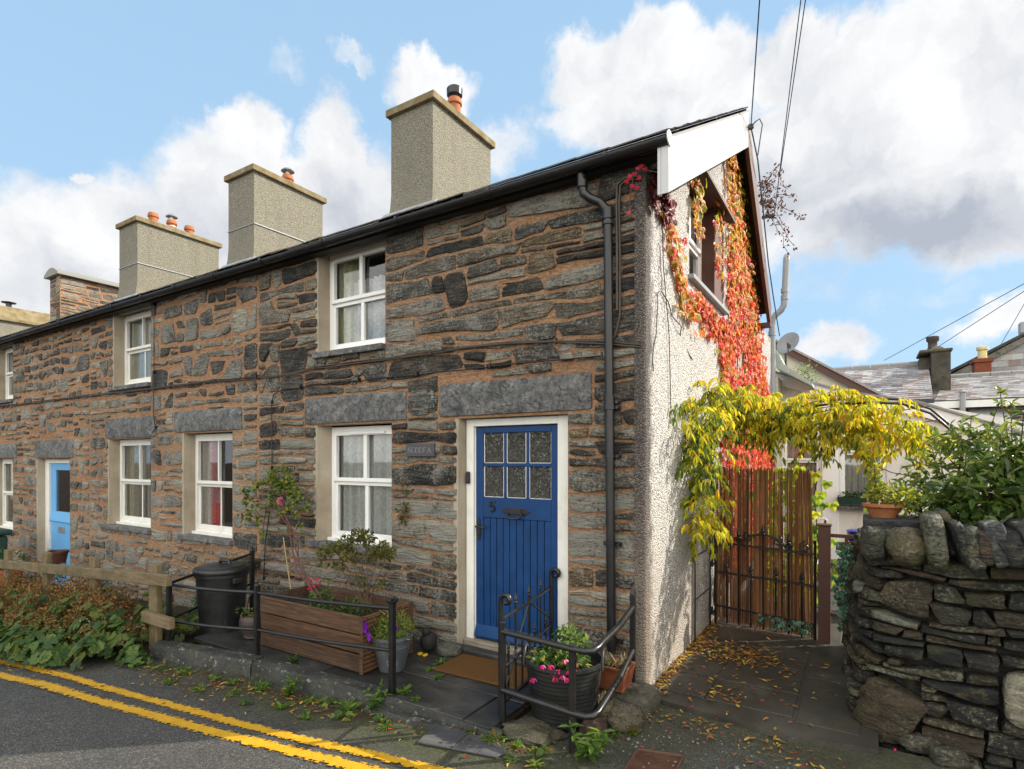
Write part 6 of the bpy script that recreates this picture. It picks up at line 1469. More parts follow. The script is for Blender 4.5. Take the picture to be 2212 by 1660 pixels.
# shrubs behind the wall
LAU = [(.055, .10, .02), (.085, .14, .028), (.12, .18, .035), (.035, .065, .016), (.17, .21, .045)]
def shrub(x, y, blobs, pal, L, wr, label, seed, stems=7, name='shrub', mat='leaf_glossy', tall=()):
    rng = random.Random(seed); o = thing(name, (x, y, .95), label, 'shrub'); mb = MB()
    for k in range(stems):
        c, r, n_ = blobs[k % len(blobs)]; t = Vector(c)+rv(rng, .1); P = wander((x+rng.uniform(-.1, .1), y+rng.uniform(-.05, .05), .9), t, rng, 5, .03); mb.tube(P, [lerp(.010, .003, i/len(P)) for i in range(len(P))], 5)
    lf = MB()
    for t in tall:
        P = wander((x+rng.uniform(-.15, .15), y, 1.0), t, rng, 6, .02); mb.tube(P, [lerp(.007, .002, i/len(P)) for i in range(len(P))], 5)
        for i, p in enumerate(P[2:]):
            for k in range(7): q = p.lerp(P[min(i+3, len(P)-1)], rng.random()); leaf(lf, q, V3(rng.uniform(-1, 1), rng.uniform(-1, 1), rng.uniform(-.2, .8)), V3(0, 0, 1)+rv(rng, .4), rng.uniform(*L), rng.uniform(*L)*wr, pcol(rng, pal), .3, .25)
    mb.build('stem', M['bark'], o)
    crown(lf, blobs, rng, pal, L, wr, .5, .3, .15, .1); lf.build('foliage', M[mat], o); return o
shrub(2.05, .75, [((2.0, .62, 1.42), (.24, .2, .22), 420), ((2.25, .6, 1.45), (.28, .2, .26), 480), ((1.85, .65, 1.35), (.18, .16, .14), 220), ((2.15, .7, 1.65), (.2, .16, .16), 220)], LAU, (.06, .11), .36, 'glossy dark green laurel-like shrub leaning over the wall coping', 91, tall=[(2.2, .55, 1.98), (2.28, .6, 2.0), (2.1, .6, 1.85), (2.36, .5, 1.9)])
shrub(2.75, .8, [((2.7, .6, 1.5), (.35, .25, .35), 420), ((3.0, .7, 1.7), (.4, .3, .4), 300), ((3.6, .7, 1.6), (.5, .3, .5), 300)], LAU, (.07, .12), .4, 'dense green shrub behind the wall at the right edge', 92)
shrub(1.95, 1.3, [((1.85, 1.25, 1.55), (.25, .25, .25), 300), ((2.15, 1.25, 1.75), (.28, .25, .2), 300), ((2.0, 1.3, 1.85), (.2, .2, .14), 120), ((1.75, 1.2, 1.35), (.2, .2, .2), 160)], [(.09, .14, .035), (.13, .18, .04), (.05, .09, .02), (.2, .22, .05), (.16, .2, .05)], (.045, .085), .4, 'looser rose-leaved shrub between the yellow arch and the wall', 93, mat='leaf', tall=[(2.2, 1.3, 2.1), (2.05, 1.35, 2.0), (1.8, 1.3, 1.85)])
shrub(3.3, 1.6, [((3.0, 1.6, 1.7), (.5, .4, .5), 360), ((3.8, 1.6, 1.8), (.6, .5, .6), 360), ((4.6, 1.8, 1.9), (.6, .5, .7), 360)], LAU, (.08, .13), .42, 'tall hedge-like shrub in the garden beyond the right edge', 94)
o = shrub(2.25, .35, [((2.32, .4, 1.72), (.06, .05, .04), 12)], YG, (.04, .07), .4, 'single leafy shoot arching across the roofs at the right edge', 95, stems=1, tall=[onY(2160, 845, .9), onY(2185, 870, .9)])
# garden arch and the yellow climber
ga = thing('garden_arch', (.9, 2.05, 0), 'black metal tube arch over the garden gate carrying the yellow climber', 'arch')
def archpts(y, dz=0.): 
    P = [V3(-.16+.12, y, 0), V3(-.04, y, 1.2), V3(-.02, y, 1.9)]
    for i in range(9): a = pi-pi*.5*i/8; P.append(V3(.75+.77*cos(a), y, 1.90+.28*sin(a)+dz))
    for (px, py) in ((1790, 873), (1880, 868), (1950, 872), (2010, 892), (2050, 925), (2090, 975), (2120, 1030)): q = onY(px, py, y); P.append(V3(q.x, y, q.z+dz))
    P.append(V3(P[-1].x+.12, y, 1.0)); return P
for y, dz in ((1.98, 0), (2.30, .04)): mb = MB(); mb.tube(archpts(y, dz), .011, 8); mb.build('hoop', M['black_iron'], ga, smooth=60)
A1, A2 = archpts(1.98), archpts(2.30, .04)
for k in range(2, len(A1)-1, 2): mb = MB(); mb.tube([A1[k], A2[k]], .007, 6); mb.build('rung', M['black_iron'], ga)
YEL = [(.60, .50, .02), (.64, .56, .03), (.5, .5, .04), (.42, .36, .02), (.30, .30, .025), (.20, .24, .03), (.52, .30, .02), (.36, .36, .03)]
GRN = [(.10, .15, .025), (.16, .20, .03), (.22, .25, .03), (.07, .11, .02)]
yc = thing('yellow_climber', (.0, 2.0, 0), 'yellow autumn climber with hanging leaflets arching over the garden gate', 'climber')
rng = random.Random(101); lf = MB(); sm = MB()
def frond(p, d, n, L, pal):
    p = Vector(p); d = Vector(d).normalized(); P = [p+d*L*t+V3(0, 0, -L*.45*t*t) for t in (0, .25, .5, .75, 1)]
    for i, q in enumerate(P[1:]):
        t = (q-P[i]).normalized(); s = t.cross(V3(rng.uniform(-.3, .3), rng.uniform(-.3, .3), 1)).normalized()
        for sg in ((-1, 1) if i < 3 else (-1, 0, 1)): l = rng.uniform(.055, .105); leaf(lf, q, s*sg*.8+t*.6+V3(0, 0, -.75), V3(rng.uniform(-.3, .3), -.4, 1)+rv(rng, .4), l, l*.27, pcol(rng, pal, .22), .25, .3)
    return P
spots = [  # pixel, depth range, spread (m), count, share of green
    (1520, 850, .10, 46, .25), (1560, 855, .13, 70, .25), (1610, 865, .14, 70, .2), (1660, 880, .14, 70, .2), (1510, 890, .13, 80, .45), (1560, 900, .14, 80, .5), (1610, 915, .13, 70, .55), (1660, 920, .12, 60, .5),
    (1710, 875, .13, 66, .12), (1760, 875, .13, 66, .08), (1810, 870, .13, 66, .06), (1860, 872, .12, 60, .05), (1900, 880, .11, 46, .05), (1720, 915, .13, 56, .3), (1770, 920, .13, 56, .12), (1820, 915, .13, 56, .08), (1870, 915, .12, 50, .08), (1915, 915, .11, 46, .08), (1950, 925, .10, 40, .08), (1980, 945, .09, 30, .1), (2010, 950, .08, 20, .15), (1900, 955, .09, 20, .1), (1790, 965, .08, 14, .3), (1850, 960, .08, 16, .2), (1725, 955, .08, 14, .4), (1930, 975, .06, 8, .1),
    (1505, 930, .12, 60, .6), (1500, 970, .11, 50, .65), (1505, 1010, .11, 46, .6), (1515, 1040, .10, 40, .5), (1500, 1060, .09, 30, .5), (1505, 1090, .09, 34, .2), (1500, 1120, .09, 36, .1), (1510, 1140, .07, 22, .1), (1490, 1150, .05, 8, .3), (1530, 1000, .07, 16, .5), (1490, 890, .08, 26, .5)]
for (px, py, sp, cnt, gr) in spots:
    for k in range(int(cnt*(.36 if px < 1536 else .52))):
        y = rng.uniform(1.78, 2.36); c = onY(px, py, 2.0); c.y = y; c = c+rv(rng, sp*1.15)
        if px < 1536: c = onX(px, py, .12)+V3(abs(rng.gauss(0, .1)), rng.uniform(-.3, .25), rng.uniform(-.1, .1))
        if c.x < .06: c.x = .06+rng.random()*.05
        pal = GRN if rng.random() < gr else YEL
        frond(c, V3(rng.uniform(-1, 1), rng.uniform(-1, .5), rng.uniform(-.5, .7)), None, rng.uniform(.12, .2), pal)
lf.build('foliage', M['leaf'], yc)
for k in range(12):
    P = wander((.03+rng.uniform(0, .06), 1.9+rng.uniform(0, .3), 0), (.05, 2.0, 1.9), rng, 8, .03) if k < 4 else wander(A1[4+k % 4]+rv(rng, .1), A1[11+k % 5]+rv(rng, .14), rng, 8, .05)
    sm.tube(P, .006 if k < 4 else .004, 5)
q = [onY(1855, 985, 1.9), onY(1890, 1005, 1.9), onY(1925, 1020, 1.9), onY(1950, 1025, 1.9)]; sm.tube(q, .004, 5)
sm.build('stem', M['bark'], yc)
# red creeper on the gable
RED = [(.56, .05, .02), (.62, .07, .045), (.54, .11, .02), (.60, .17, .025), (.46, .035, .015), (.66, .13, .06), (.58, .20, .02)]
ORA = [(.60, .26, .03), (.55, .34, .03), (.44, .36, .04), (.62, .19, .03), (.36, .32, .035)]
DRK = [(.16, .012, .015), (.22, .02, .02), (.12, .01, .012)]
cr = thing('red_creeper', (.04, 4.5, 0), 'scarlet and orange creeper covering the back half of the white gable', 'creeper')
rng = random.Random(110); lf = MB(); sm = MB()
def creep(y, z, pal, S=(.05, .088), x=None):
    p = V3((.05 if x is None else x)+abs(rng.gauss(0, .03)), y, z); lobed(lf, p, V3(rng.uniform(-.1, .5), rng.uniform(-.6, .6), -1), V3(1, rng.uniform(-.6, .3), rng.uniform(-.1, .8)), rng.uniform(*S), pcol(rng, pal, .22), 5 if rng.random() < .75 else 3, 1.2, .42)
def gpal(z): 
    t = (z-1.6)/3.6+rng.gauss(0, .14)
    return RED if t < .52 else (ORA if t > .74 or rng.random() < .45 else RED)
cnt = 0
while cnt < 5600:
    y = rng.uniform(2.3, 6.35); z = rng.uniform(.35, 5.6)
    if z > ztop(y)-.02 or (y > 4.9 and z > 3.68): continue
    left = 2.72+.18*mnoise.noise((z*1.6, 0, 3))-.35*sstep(2.9, 2.2, z)+.06*sstep(3.6, 3.9, z)
    if y < left+abs(rng.gauss(0, .13)): continue
    hole = mnoise.noise((y*1.5, z*1.0, 8))
    if hole > .42 and rng.random() < .7: continue
    if 3.2 < y < 3.55 and 1.9 < z < 3.0 and rng.random() < .75: continue
    creep(y, z, gpal(z)); cnt += 1
for k in range(1100):
    y = rng.uniform(2.6, 4.9); z = rng.uniform(3.5, 5.6)
    if z < ztop(y)-.03: creep(y, z, gpal(z), (.05, .08), .07)
for k in range(360):           # drooping tongue below and right of the window
    t = rng.random(); y = lerp(1.15, 2.9, t)+rng.gauss(0, .05); z = GW[2]-.12-abs(rng.gauss(0, .11))-.05*t; creep(y, z, RED if rng.random() < .8 else ORA, (.05, .08))
for k in range(260): y = rng.gauss(2.6, .14); z = rng.uniform(2.5, 3.2); creep(y, z, RED if rng.random() < .7 else ORA)
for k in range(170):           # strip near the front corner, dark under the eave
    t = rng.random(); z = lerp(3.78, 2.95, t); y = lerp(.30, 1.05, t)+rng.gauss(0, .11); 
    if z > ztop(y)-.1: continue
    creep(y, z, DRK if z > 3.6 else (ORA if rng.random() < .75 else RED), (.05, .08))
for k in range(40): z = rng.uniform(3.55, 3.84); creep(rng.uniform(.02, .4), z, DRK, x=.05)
for k in range(60): creep(rng.gauss(1.32, .1), rng.uniform(3.75, 4.3), ORA, x=.06)
for k in range(60): creep(rng.gauss(2.2, .1), lerp(4.35, 3.6, rng.random()), ORA if rng.random() < .7 else RED, x=.07)
lf.build('foliage', M['leaf'], cr)
for k in range(16):
    y0 = rng.uniform(3.3, 5.8); P = wander((.045, y0, .1), (.05, min(4.8, y0+rng.uniform(-.6, .6)), rng.uniform(3, 3.6)), rng, 10, .06); P = [V3(.045+.01*rng.random(), p.y, p.z) for p in P]; sm.tube(P, .007, 5)
for P in ([(.05, .55, 2.1), (.05, .5, 2.7), (.05, .35, 3.2), (.05, .3, 3.7)],): sm.tube(P, .004, 5)
sm.build('stem', M['bark'], cr)
sp_ = thing('creeper_sprig', onY(1370, 375, -.06), 'bright red creeper sprig hanging by the gutter above the downpipe', 'sprig')
lf = MB(); sm = MB(); P = [onY(px, py, -.07) for px, py in ((1425, 372), (1400, 368), (1380, 358), (1368, 380), (1362, 420), (1357, 455))]; sm.tube(P, .004, 5); sm.build('stem', M['red_stem'], sp_)
for (px, py) in ((1385, 355), (1378, 360), (1370, 372), (1360, 382), (1382, 380), (1366, 398), (1375, 402), (1357, 456), (1392, 362), (1362, 376), (1354, 388)): lobed(lf, onY(px, py, -.08), V3(rng.uniform(-.6, .6), -.2, -1), V3(.3, -1, .4), .032, pcol(rng, [(.5, .03, .05), (.5, .02, .05), (.68, .08, .12)]), 5, 1.2, .42)
lf.build('foliage', M['petal'], sp_)
dr = thing('bare_creeper_shoots', onY(1640, 420, 4.6), 'thin bare creeper shoots with tiny dull leaves sticking out past the roof edge', 'creeper shoots')
lf = MB(); sm = MB()
for tgt in ((1685, 375), (1700, 400), (1668, 395), (1715, 425), (1690, 445), (1732, 470), (1655, 440), (1700, 490), (1665, 470), (1715, 530), (1702, 545), (1650, 390), (1676, 360)):
    a = onY(1642, 440, 4.5); b = onY(*tgt, 4.4); P = wander(a, a.lerp(b, .5)+V3(0, 0, .08), rng, 3, .03)[:-1]+wander(a.lerp(b, .5)+V3(0, 0, .08), b, rng, 4, .04); sm.tube(P, .0035, 4)
    for p in P[2:]:
        for k in range(5): leaf(lf, p+rv(rng, .05), rv(rng)+V3(0, 0, -.3), rv(rng), rng.uniform(.03, .06), .025, pcol(rng, [(.16, .06, .045), (.22, .08, .06), (.12, .06, .04), (.2, .13, .06)]), .2, .2)
sm.build('stem', M['red_stem'], dr); lf.build('foliage', M['dry_leaf'], dr)
# ------------------------------------------------------------------ behind the gate: garden room, houses, wires
def quadbox(mb, pts, ext, c=(1, 1, 1, 0)): mb.prism([tuple(p) for p in pts], ext, c)
YG_ = 7.2
def gp2(px, py, dy=0.): return onY(px, py, YG_+dy)
gr = thing('garden_room', (1.8, YG_, 0), 'white garden room with net-curtained windows behind the yellow climber', 'extension')
top = [(1676, 806), (1825, 848), (1982, 870), (2171, 926)]
def topz(x):
    P = [gp2(*t) for t in top]
    if x <= P[0].x: return P[0].z
    for a, b in zip(P[:-1], P[1:]):
        if x <= b.x: return lerp(a.z, b.z, (x-a.x)/(b.x-a.x))
    return P[-1].z
wx0, wx1 = gp2(1812, 985).x, gp2(1915, 985).x; wz0, wz1 = gp2(1850, 1088).z, gp2(1850, 925).z
dx0, dx1 = gp2(1688, 985).x, gp2(1776, 985).x; dz1 = gp2(1740, 915).z
mb = MB(); xs = sorted([gp2(1672, 900).x, dx0, dx1, wx0, wx1, gp2(1982, 870).x, gp2(2171, 926).x+.6])
for xa, xb in zip(xs[:-1], xs[1:]):
    lo = [(-.1, None)]
    mx = (xa+xb)/2
    if dx0 < mx < dx1: segs = [(dz1, None)]
    elif wx0 < mx < wx1: segs = [(-.1, wz0), (wz1, None)]
    else: segs = [(-.1, None)]
    for a, b in segs: mb.poly([(xa, YG_, a), (xb, YG_, a), (xb, YG_, b if b else topz(xb)), (xa, YG_, b if b else topz(xa))])
mb.build('wall', M['white_render'], gr)
mb = MB(); P = [gp2(*t) for t in top]; P.append(P[-1]+(P[-1]-P[-2]).normalized()*1.2)
for a, b in zip(P[:-1], P[1:]): mb.prism([(a.x, YG_-.06, a.z), (b.x, YG_-.06, b.z), (b.x, YG_-.06, b.z-.2), (a.x, YG_-.06, a.z-.2)], (0, .05, 0))
mb.build('fascia', M['white_upvc'], gr)
mb = MB()
for a, b in zip(P[:-1], P[1:]): mb.prism([(a.x, YG_-.1, a.z), (b.x, YG_-.1, b.z), (b.x, YG_-.1, b.z+.035), (a.x, YG_-.1, a.z+.035)], (0, 3.2, 0), (.25, .25, .25, 0))
mb.build('roof', M['roof_slate'], gr)
window(gr, wx0, wx1, wz0, wz1, YG_+.03, 'case', curtain=((.8, .84, .8),), split=.68, cols=1, fw=.05)
window(gr, dx0, dx1, .0, dz1, YG_+.03, 'case', curtain=((.85, .8, .74),), split=.72, cols=1, fw=.05)
mb = MB(); mb.box(dx1, wx0, YG_-.05, YG_-.002, -.05, dz1+.3); mb.build('post', M['white_upvc'], gr, bev=.01)
mb = MB(); mb.box(wx0-.08, wx1+.08, YG_-.14, YG_-.003, wz0-.09, wz0-.02); mb.build('sill', M['lintel_slate'], gr, bev=.006)
mb = MB(); mb.box(.1, 4, YG_+.4, YG_+.45, -.1, 2.3); mb.build('interior', M['dark_interior'], gr)
wb = thing('window_box', (lerp(wx0, wx1, .3), YG_-.1, wz0), 'dark green window box of low plants on the garden room sill', 'window box')
mb = MB(); mb.prism([(wx0+.0, YG_-.20, wz0-.0), (wx0+.48, YG_-.20, wz0-.0), (wx0+.5, YG_-.22, wz0+.12), (wx0-.02, YG_-.22, wz0+.12)], (0, .16, 0)); mb.build('box', M['green_plastic'], wb)
rg = random.Random(120); mb = MB(); crown(mb, [((wx0+.24, YG_-.13, wz0+.15), (.26, .08, .05), 120)], rg, GREEN, (.04, .07), .5, .5, .2, .1); mb.build('foliage', M['leaf'], wb)
# side wall of the gable house continues behind, with dish and small roof
rx = thing('rear_extension', (.0, 7.0, 0), 'low rear extension with a dark lean-to roof behind the grey soil pipe', 'extension')
mb = MB(); mb.box(-3, .12, 6.55, 9.3, -.2, 3.1); mb.build('wall', M['cream_render'], rx)
a = onY(1676, 800, 7.0); mb = MB(); mb.prism([(.1, 6.52, 3.55), (.22, 6.52, 3.30), (gp2(1720, 820).x+.3, 6.52, 2.95), (gp2(1720, 820).x+.3, 6.52, 2.90), (.1, 6.52, 3.25)], (0, .62, 0), (.35, .4, .36, 0)); mb.build('roof', M['roof_slate'], rx)
ds = thing('satellite_dish', onY(1704, 742, 6.9), 'grey satellite dish on a bracket behind the soil pipe', 'dish')
c = onY(1702, 740, 6.9); mb = MB()
mb.lathe((0, 0, 0), [(.02, -.05), (.10, -.042), (.17, -.02), (.20, 0), (.205, .004), (.195, .006), (.1, -.03), (.0, -.042)], 26); xf(mb, 0, Matrix.Translation(c) @ Matrix.Rotation(radians(-25), 4, 'Z') @ Matrix.Rotation(radians(68), 4, 'X')); mb.build('reflector', M['grey_pvc'], ds, smooth=50)
mb = MB(); mb.tube([c+V3(0, .04, 0), c+V3(-.05, .15, -.1), c+V3(-.05, .16, -.45)], .02, 8); mb.tube([c+V3(0, -.02, -.18), c+V3(.04, -.28, -.12)], .010, 6); mb.box(c.x+.02, c.x+.08, c.y-.33, c.y-.26, c.z-.15, c.z-.09); mb.build('arm', M['cast_metal'], ds)
# cream gable with brown barge board
Yc = 9.6; ch = thing('cream_house', (.8, Yc, 0), 'cream rendered gable with a brown barge board behind the garden room', 'house')
P = [onY(1640, 722, Yc), onY(1721, 763, Yc), onY(1881, 846, Yc), onY(1960, 886, Yc)]
mb = MB(); mb.prism([(p.x, Yc, p.z) for p in P]+[(P[-1].x, Yc, -.2), (P[0].x, Yc, -.2)], (0, 4, 0)); mb.build('wall', M['cream_render'], ch)
mb = MB()
for a, b in zip(P[:-1], P[1:]): mb.prism([(a.x, Yc-.12, a.z+.02), (b.x, Yc-.12, b.z+.02), (b.x, Yc-.12, b.z-.14), (a.x, Yc-.12, a.z-.14)], (0, .06, 0))
mb.build('barge_board', M['brown_board'], ch)
mb = MB()
for a, b in zip(P[:-1], P[1:]): mb.prism([(a.x, Yc-.16, a.z+.02), (b.x, Yc-.16, b.z+.02), (b.x, Yc-.16, b.z+.07), (a.x, Yc-.16, a.z+.07)], (0, 4.2, 0), (.3, .26, .25, 0))
mb.build('roof', M['roof_slate'], ch)
# slate roofed houses
BGR = [(3, (.27, .26, .265), 0), (3, (.33, .32, .32), 0), (2, (.40, .39, .38), 0), (1.2, (.28, .20, .18), 0), (.5, (.18, .17, .17), 0)]
def roofquad(par, e0, e1, r0, r1, seed, sw=.26, sh=.17):
    mb = MB(); U = (e1-e0); Vv = r1-e1; n = U.cross(Vv).normalized(); rng = random.Random(seed)
    mb.prism([e0, e1, r1, r0], -n*.06, (.14, .135, .13, 0))
    slates(mb, e0, U, Vv, U.length, Vv.length, sw, sh, rng, BGR, .012, .006)
    m = int((r1-r0).length/.5)
    for i in range(m): mb.tube([r0.lerp(r1, i/m)+V3(0, 0, .02), r0.lerp(r1, (i+.97)/m)+V3(0, 0, .02)], .10, 6, (.24, .23, .22, 0))
    return mb.build('roof', M['roof_slate'], par)
hA = thing('slate_roofed_house', (1.5, 16, 0), 'house whose grey slate roof and big dark chimney show left of centre beyond the arch', 'house')
e1 = onY(2016, 862, 15.); r1 = onY(2005, 786, 18.); u = V3(-1, 0, 0)
e0 = V3(-1.5, 15, e1.z); r0 = V3(-1.5, 18, r1.z)
roofquad(hA, e0, e1, r0, r1, 130)
mb = MB(); mb.box(-1.5, e1.x-.1, 15.2, 18, -1, e1.z-.05); mb.build('wall', M['cream_render'], hA)
mb = MB(); mb.box(-1.5, e1.x+.02, 14.9, 15.0, e1.z-.1, e1.z-.02); mb.build('gutter', M['black_plastic'], hA)
a, b = onY(2012, 818, 17.2), onY(2054, 757, 17.2); mb = MB(); mb.box(a.x, b.x, 17.2, 18.4, a.z-.6, b.z, (.4, .38, .33, 0)); mb.box(a.x-.28, a.x+.03, 17.45, 18.2, a.z+.35, b.z-.12, (.4, .38, .33, 0)); oc = mb.build('chimney', M['concrete'], hA)
mb = MB(); mb.box(a.x-.3, b.x+.05, 17.15, 18.45, b.z, b.z+.09, (.6, .56, .45, 0)); mb.prism([(a.x-.05, 17.3, b.z+.09), (b.x-.1, 17.3, b.z+.09), (b.x-.25, 17.3, b.z+.2), (a.x+.1, 17.3, b.z+.2)], (0, .9, 0)); mb.build('cap', M['concrete'], oc, bev=.03)
mb = MB(); mb.lathe((lerp(a.x, b.x, .15), 17.7, b.z+.18), [(.14, 0), (.12, .05), (.12, .2), (.16, .24), (.17, .36), (.12, .38), (.1, .3)], 16); mb.build('chimney_pot', M['cast_metal'], oc, smooth=50)
hB = thing('slate_roofed_house', (4.2, 17, 0), 'stone house with a pale slate roof and white eaves board at the right edge', 'house')
e0 = onY(2018, 870, 16.); e1 = onY(2235, 852, 16.); e1.z = e0.z = (e0.z+e1.z)/2; e1.x += 2.5; r0 = onY(2010, 822, 19.); r1 = onY(2235, 801, 19.); r1.x += 2.5; r0.z = r1.z = (r0.z+r1.z)/2
roofquad(hB, e0, e1, r0, r1, 131)
mb = MB(); mb.poly([(e0.x, 16.22, -1), (e1.x, 16.22, -1), (e1.x, 16.22, e1.z), (e0.x, 16.22, e0.z)], m=1); wz = onY(2125, 895, 16.2)
rubble(mb, lambda u, v, d: (u, 16.2-d, v), e0.x, e1.x, .8, e0.z-.1, [(wz.x-.42, wz.x+.42, wz.z-.3, wz.z+.2)], 140, STONE2+[(3, (.30, .25, .17), .5)], rowh=(.12, .24), ln=(.25, .7), gap=(.02, .05), res=.12, nr=4)
mb.build('wall', [M['slate_rubble'], M['reveal_render']], hB, smooth=50)
mb = MB(); mb.box(e0.x-.05, e1.x, 15.9, 16.0, e0.z-.22, e0.z-.03); mb.build('eaves_board', M['white_upvc'], hB)
mb = MB(); mb.box(wz.x-.4, wz.x+.4, 16.14, 16.19, wz.z-.28, wz.z+.18, (.25, .06, .05, 0)); wo = mb.build('window', M['brown_board'], hB); mb = MB(); mb.box(wz.x-.34, wz.x+.1, 16.10, 16.13, wz.z-.26, wz.z-.02, (.02, .2, .3, 0)); mb.build('blind', M['tint_matte'], wo); mb = MB(); mb.prism([(wz.x-.36, 16.1, wz.z+.14), (wz.x+.38, 16.1, wz.z+.14), (wz.x+.5, 15.75, wz.z-.16), (wz.x-.26, 15.75, wz.z-.16)], (0, 0, .04)); mb.build('sash', M['galvanised'], wo)
pv = onY(2080, 855, 15.7); mb = MB(); mb.tube([V3(pv.x, 15.75, 1.8), V3(pv.x, 15.75, pv.z+.1)], .07, 10); mb.lathe((pv.x, 15.75, pv.z+.1), [(.1, 0), (.1, .03), (.03, .08)], 10); mb.build('vent_pipe', M['grey_pvc'], hB)
hC = thing('slate_hung_house', (5.5, 23, 0), 'tall slate-hung gable with a red brick chimney in front at the far right', 'house')
a = onY(2050, 812, 22.); b = onY(2212, 728, 22.); d = (b-a); b2 = a+d*1.5; mb = MB(); rng = random.Random(133)
mb.prism([tuple(a+V3(0, .05, 0)), tuple(b2+V3(0, .05, 0)), (b2.x, 22.05, 1), (a.x, 22.05, 1)], (0, 5, 0), (.16, .155, .155, 0))
z = a.z
while z < b2.z-.1:
    xs0 = a.x+(z+.22-a.z)*d.x/d.z; w = b2.x-xs0
    if w > .2: slates(mb, (xs0, 22.03, z), (1, 0, 0), (0, 0, 1), w, .22, .3, .22, rng, BGR, .012, .004)
    z += .22
mb.build('wall', M['roof_slate'], hC)
mb = MB(); mb.prism([tuple(a+V3(0, -.1, .02)), tuple(b2+V3(0, -.1, .02)), tuple(b2+V3(0, -.1, -.2)), tuple(a+V3(0, -.1, -.2))], (0, .1, 0)); mb.prism([tuple(a+V3(-.1, -.15, .03)), tuple(b2+V3(0, -.15, .03)), tuple(b2+V3(0, -.15, .14)), tuple(a+V3(-.1, -.15, .14))], (0, 5, 0), (.3, .3, .3, 0)); mb.build('verge', M['concrete'], hC)
hD = thing('brick_chimney', onY(2124, 799, 20.2), 'small red brick chimney with one buff pot rising above the pale roof', 'chimney')
a, b = onY(2106, 812, 20.2), onY(2142, 772, 20.2); mb = MB(); mb.box(a.x, b.x, 20.2, 20.9, a.z-1.5, b.z); mb.box(a.x-.05, b.x+.05, 20.15, 20.95, b.z-.12, b.z-.001); mb.build('stack', M['brick'], hD)
c = onY(2122, 771, 20.5); mb = MB(); mb.lathe((c.x, 20.5, b.z), [(.13, 0), (.12, .3), (.16, .32), (.16, .42), (.1, .44)], 14, (.6, .5, .25, 0)); mb.build('chimney_pot', M['tint_matte'], hD, smooth=40)
# poles and wires
tp = thing('telegraph_pole', onY(2226, 900, 15.), 'dark utility pole with a bracket cut by the right edge of the view', 'pole')
p = onY(2229, 900, 15.); mb = MB(); mb.tube([(p.x, 15, -1), (p.x, 15, 8)], [.14, .10], 10); mb.build('shaft', M['bark'], tp); q = onY(2208, 709, 15); mb = MB(); mb.box(q.x-.06, q.x+.15, 14.8, 15.1, q.z-.13, q.z+.13); mb.build('bracket', M['grey_pvc'], tp)
def wire(pts, r, label, grp, sag=0., mat='black_iron'):
    mb = MB(); a, b = Vector(pts[0]), Vector(pts[1]); mb.tube([a.lerp(b, i/16)-V3(0, 0, sag*4*(i/16)*(1-i/16)) for i in range(17)], r, 5); return tag(mb.build('overhead_wire', M[mat], None, tuple(a)), label, 'wire', grp)
wire([onY(2216, 610, 15), onY(1910, 778, 21)], .010, 'upper thin wire slanting down from the right edge above the far roofs', None)
wire([onY(2216, 626, 15), onY(1990, 772, 20)], .010, 'lower thin wire slanting down from the right edge above the far roofs', None)
wire([onY(2216, 650, 15), onY(2150, 765, 20)], .008, 'steepest thin wire dropping from the right edge to the brick chimney', None)
ax = V3(.27, 2.96, 5.52)
def through(p, px, py, y, k):   # from p through the point at the pixel and on
    q = onY(px, py, y); return p+(q-p)*k
wire([ax, through(ax, 1641, 0, 1.2, 2.6)], .0065, 'overhead cable rising straight from the roof apex to the top edge', None)
b1 = onY(1672, 470, 4.4)
wire([b1, through(b1, 1730, 0, 2.2, 2.2)], .0055, 'left one of two close cables rising past the creeper shoots', None)
b2 = onY(1684, 380, 4.3)
wire([b2, through(b2, 1740, 0, 2.1, 2.2)], .0055, 'right one of two close cables rising past the creeper shoots', None)
cb_ = thing('cable_bracket', ax, 'small bracket with looped cable at the roof apex', 'bracket')
mb = MB(); mb.rock(ax, (.035, .03, .03), 0, 3, .1, 2, 3, (.3, .3, .3, 0), 10, 6); mb.build('clamp', M['grey_pvc'], cb_)
mb = MB(); L = [ax]+[onY(px, py, 2.9) for px, py in ((1632, 262), (1641, 256), (1647, 268), (1642, 300), (1637, 335))]; mb.tube(L, .007, 5); mb.build('loop', M['black_iron'], cb_)
mb = MB(); L = [ax, onY(1637, 345, 3.3), onY(1650, 470, 4.2), onY(1660, 570, 4.7), onY(1672, 650, 5.4), onY(1684, 725, 6.4)]; mb.tube(L, .009, 5); mb.build('drop_cable', M['cable_grey'], cb_)
mb = MB(); a = onY(1656, 468, 4.4); mb.box(a.x-.06, a.x+.09, 4.38, 4.42, a.z-.015, a.z+.02); mb.build('arm', M['black_iron'], cb_)
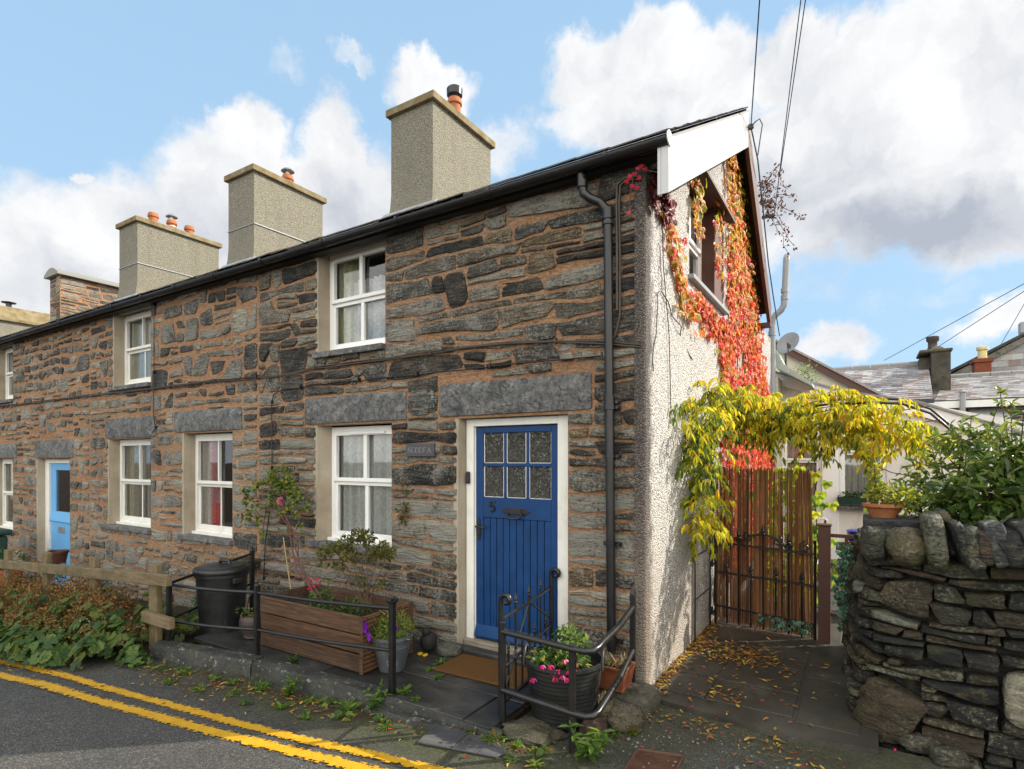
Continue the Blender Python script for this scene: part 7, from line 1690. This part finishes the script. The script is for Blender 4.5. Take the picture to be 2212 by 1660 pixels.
# garden bits glimpsed through the reeds
gc = thing('garden_chair', (.78, 3.7, 0), 'white garden chair half seen through the reed screen', 'chair')
mb = MB()
for x, y in ((.56, 3.5), (.98, 3.5), (.56, 3.9), (.98, 3.9)): mb2 = MB(); mb2.box(x-.02, x+.02, y-.02, y+.02, -.03, .44 if y < 3.7 else .95); mb2.build('leg', M['white_upvc'], gc)
mb.box(.53, 1.01, 3.47, 3.93, .44, .47); mb.build('seat', M['white_upvc'], gc)
mb = MB()
for k in range(6): mb.box(.585+k*.065, .585+k*.065+.04, 3.885, 3.905, .5, .9)
mb.box(.56, .98, 3.88, 3.92, .9, .97); mb.build('backrest', M['white_upvc'], gc)
vp = thing('garden_vine', (.75, 2.9, 0), 'light green broad-leaved vine growing close behind the reed screen', 'vine')
rng = random.Random(150); lf = MB()
for k in range(210):
    p = V3(rng.gauss(.72, .2), rng.uniform(2.4, 3.1), rng.uniform(.25, 1.62)); lobed(lf, p, V3(rng.uniform(-.5, .5), -.3, -1), V3(rng.uniform(-.5, .5), -1, .4), rng.uniform(.07, .12), pcol(rng, [(.28, .38, .04), (.36, .42, .05), (.16, .26, .04), (.42, .42, .06)]), 3, .95, .75)
lf.build('foliage', M['leaf'], vp); mb = MB()
for k in range(5): mb.tube(wander((.6+.1*k, 2.6, 0), (.5+.12*k, 2.7, 1.6), rng, 6, .06), .006, 5)
mb.build('stem', M['bark'], vp)
bp = thing('flowerpot', (1.33, 3.3, .8), 'small cobalt blue glazed pot beyond the rust-brown railing', 'pot')
c = onY(1852, 1160, 3.3); mb = MB(); mb.lathe((c.x, 3.3, c.z-.08), [(.06, 0), (.09, .05), (.1, .14), (.11, .15), (.09, .16)], 20, (.01, .02, .28, 0)); mb.build('body', M['tint_gloss'], bp, smooth=50)
mb = MB(); mb.box(c.x-.2, c.x+.3, 3.15, 3.5, c.z-.14, c.z-.085); mb.box(c.x-.15, c.x+.25, 3.2, 3.45, -.03, c.z-.141); tag(mb.build('plant_stand', M['fence_wood'], None, (c.x, 3.3, 0)), 'plain wooden stand carrying the small cobalt blue pot', 'stand')
sx = thing('shrub', (.62, 8.6, 3.), 'small pale green shrub on the lean-to roof before the cream gable', 'shrub')
c = onY(1737, 815, 8.6); lf = MB(); crown(lf, [(c, (.24, .2, .34), 260)], rng, [(.16, .22, .10), (.22, .27, .13), (.10, .15, .06)], (.05, .09), .4, .3, .2, .1); lf.build('foliage', M['leaf'], sx); mb = MB(); mb.tube([(c.x, 8.6, c.z-.9), tuple(c)], .02, 5); mb.build('stem', M['bark'], sx)
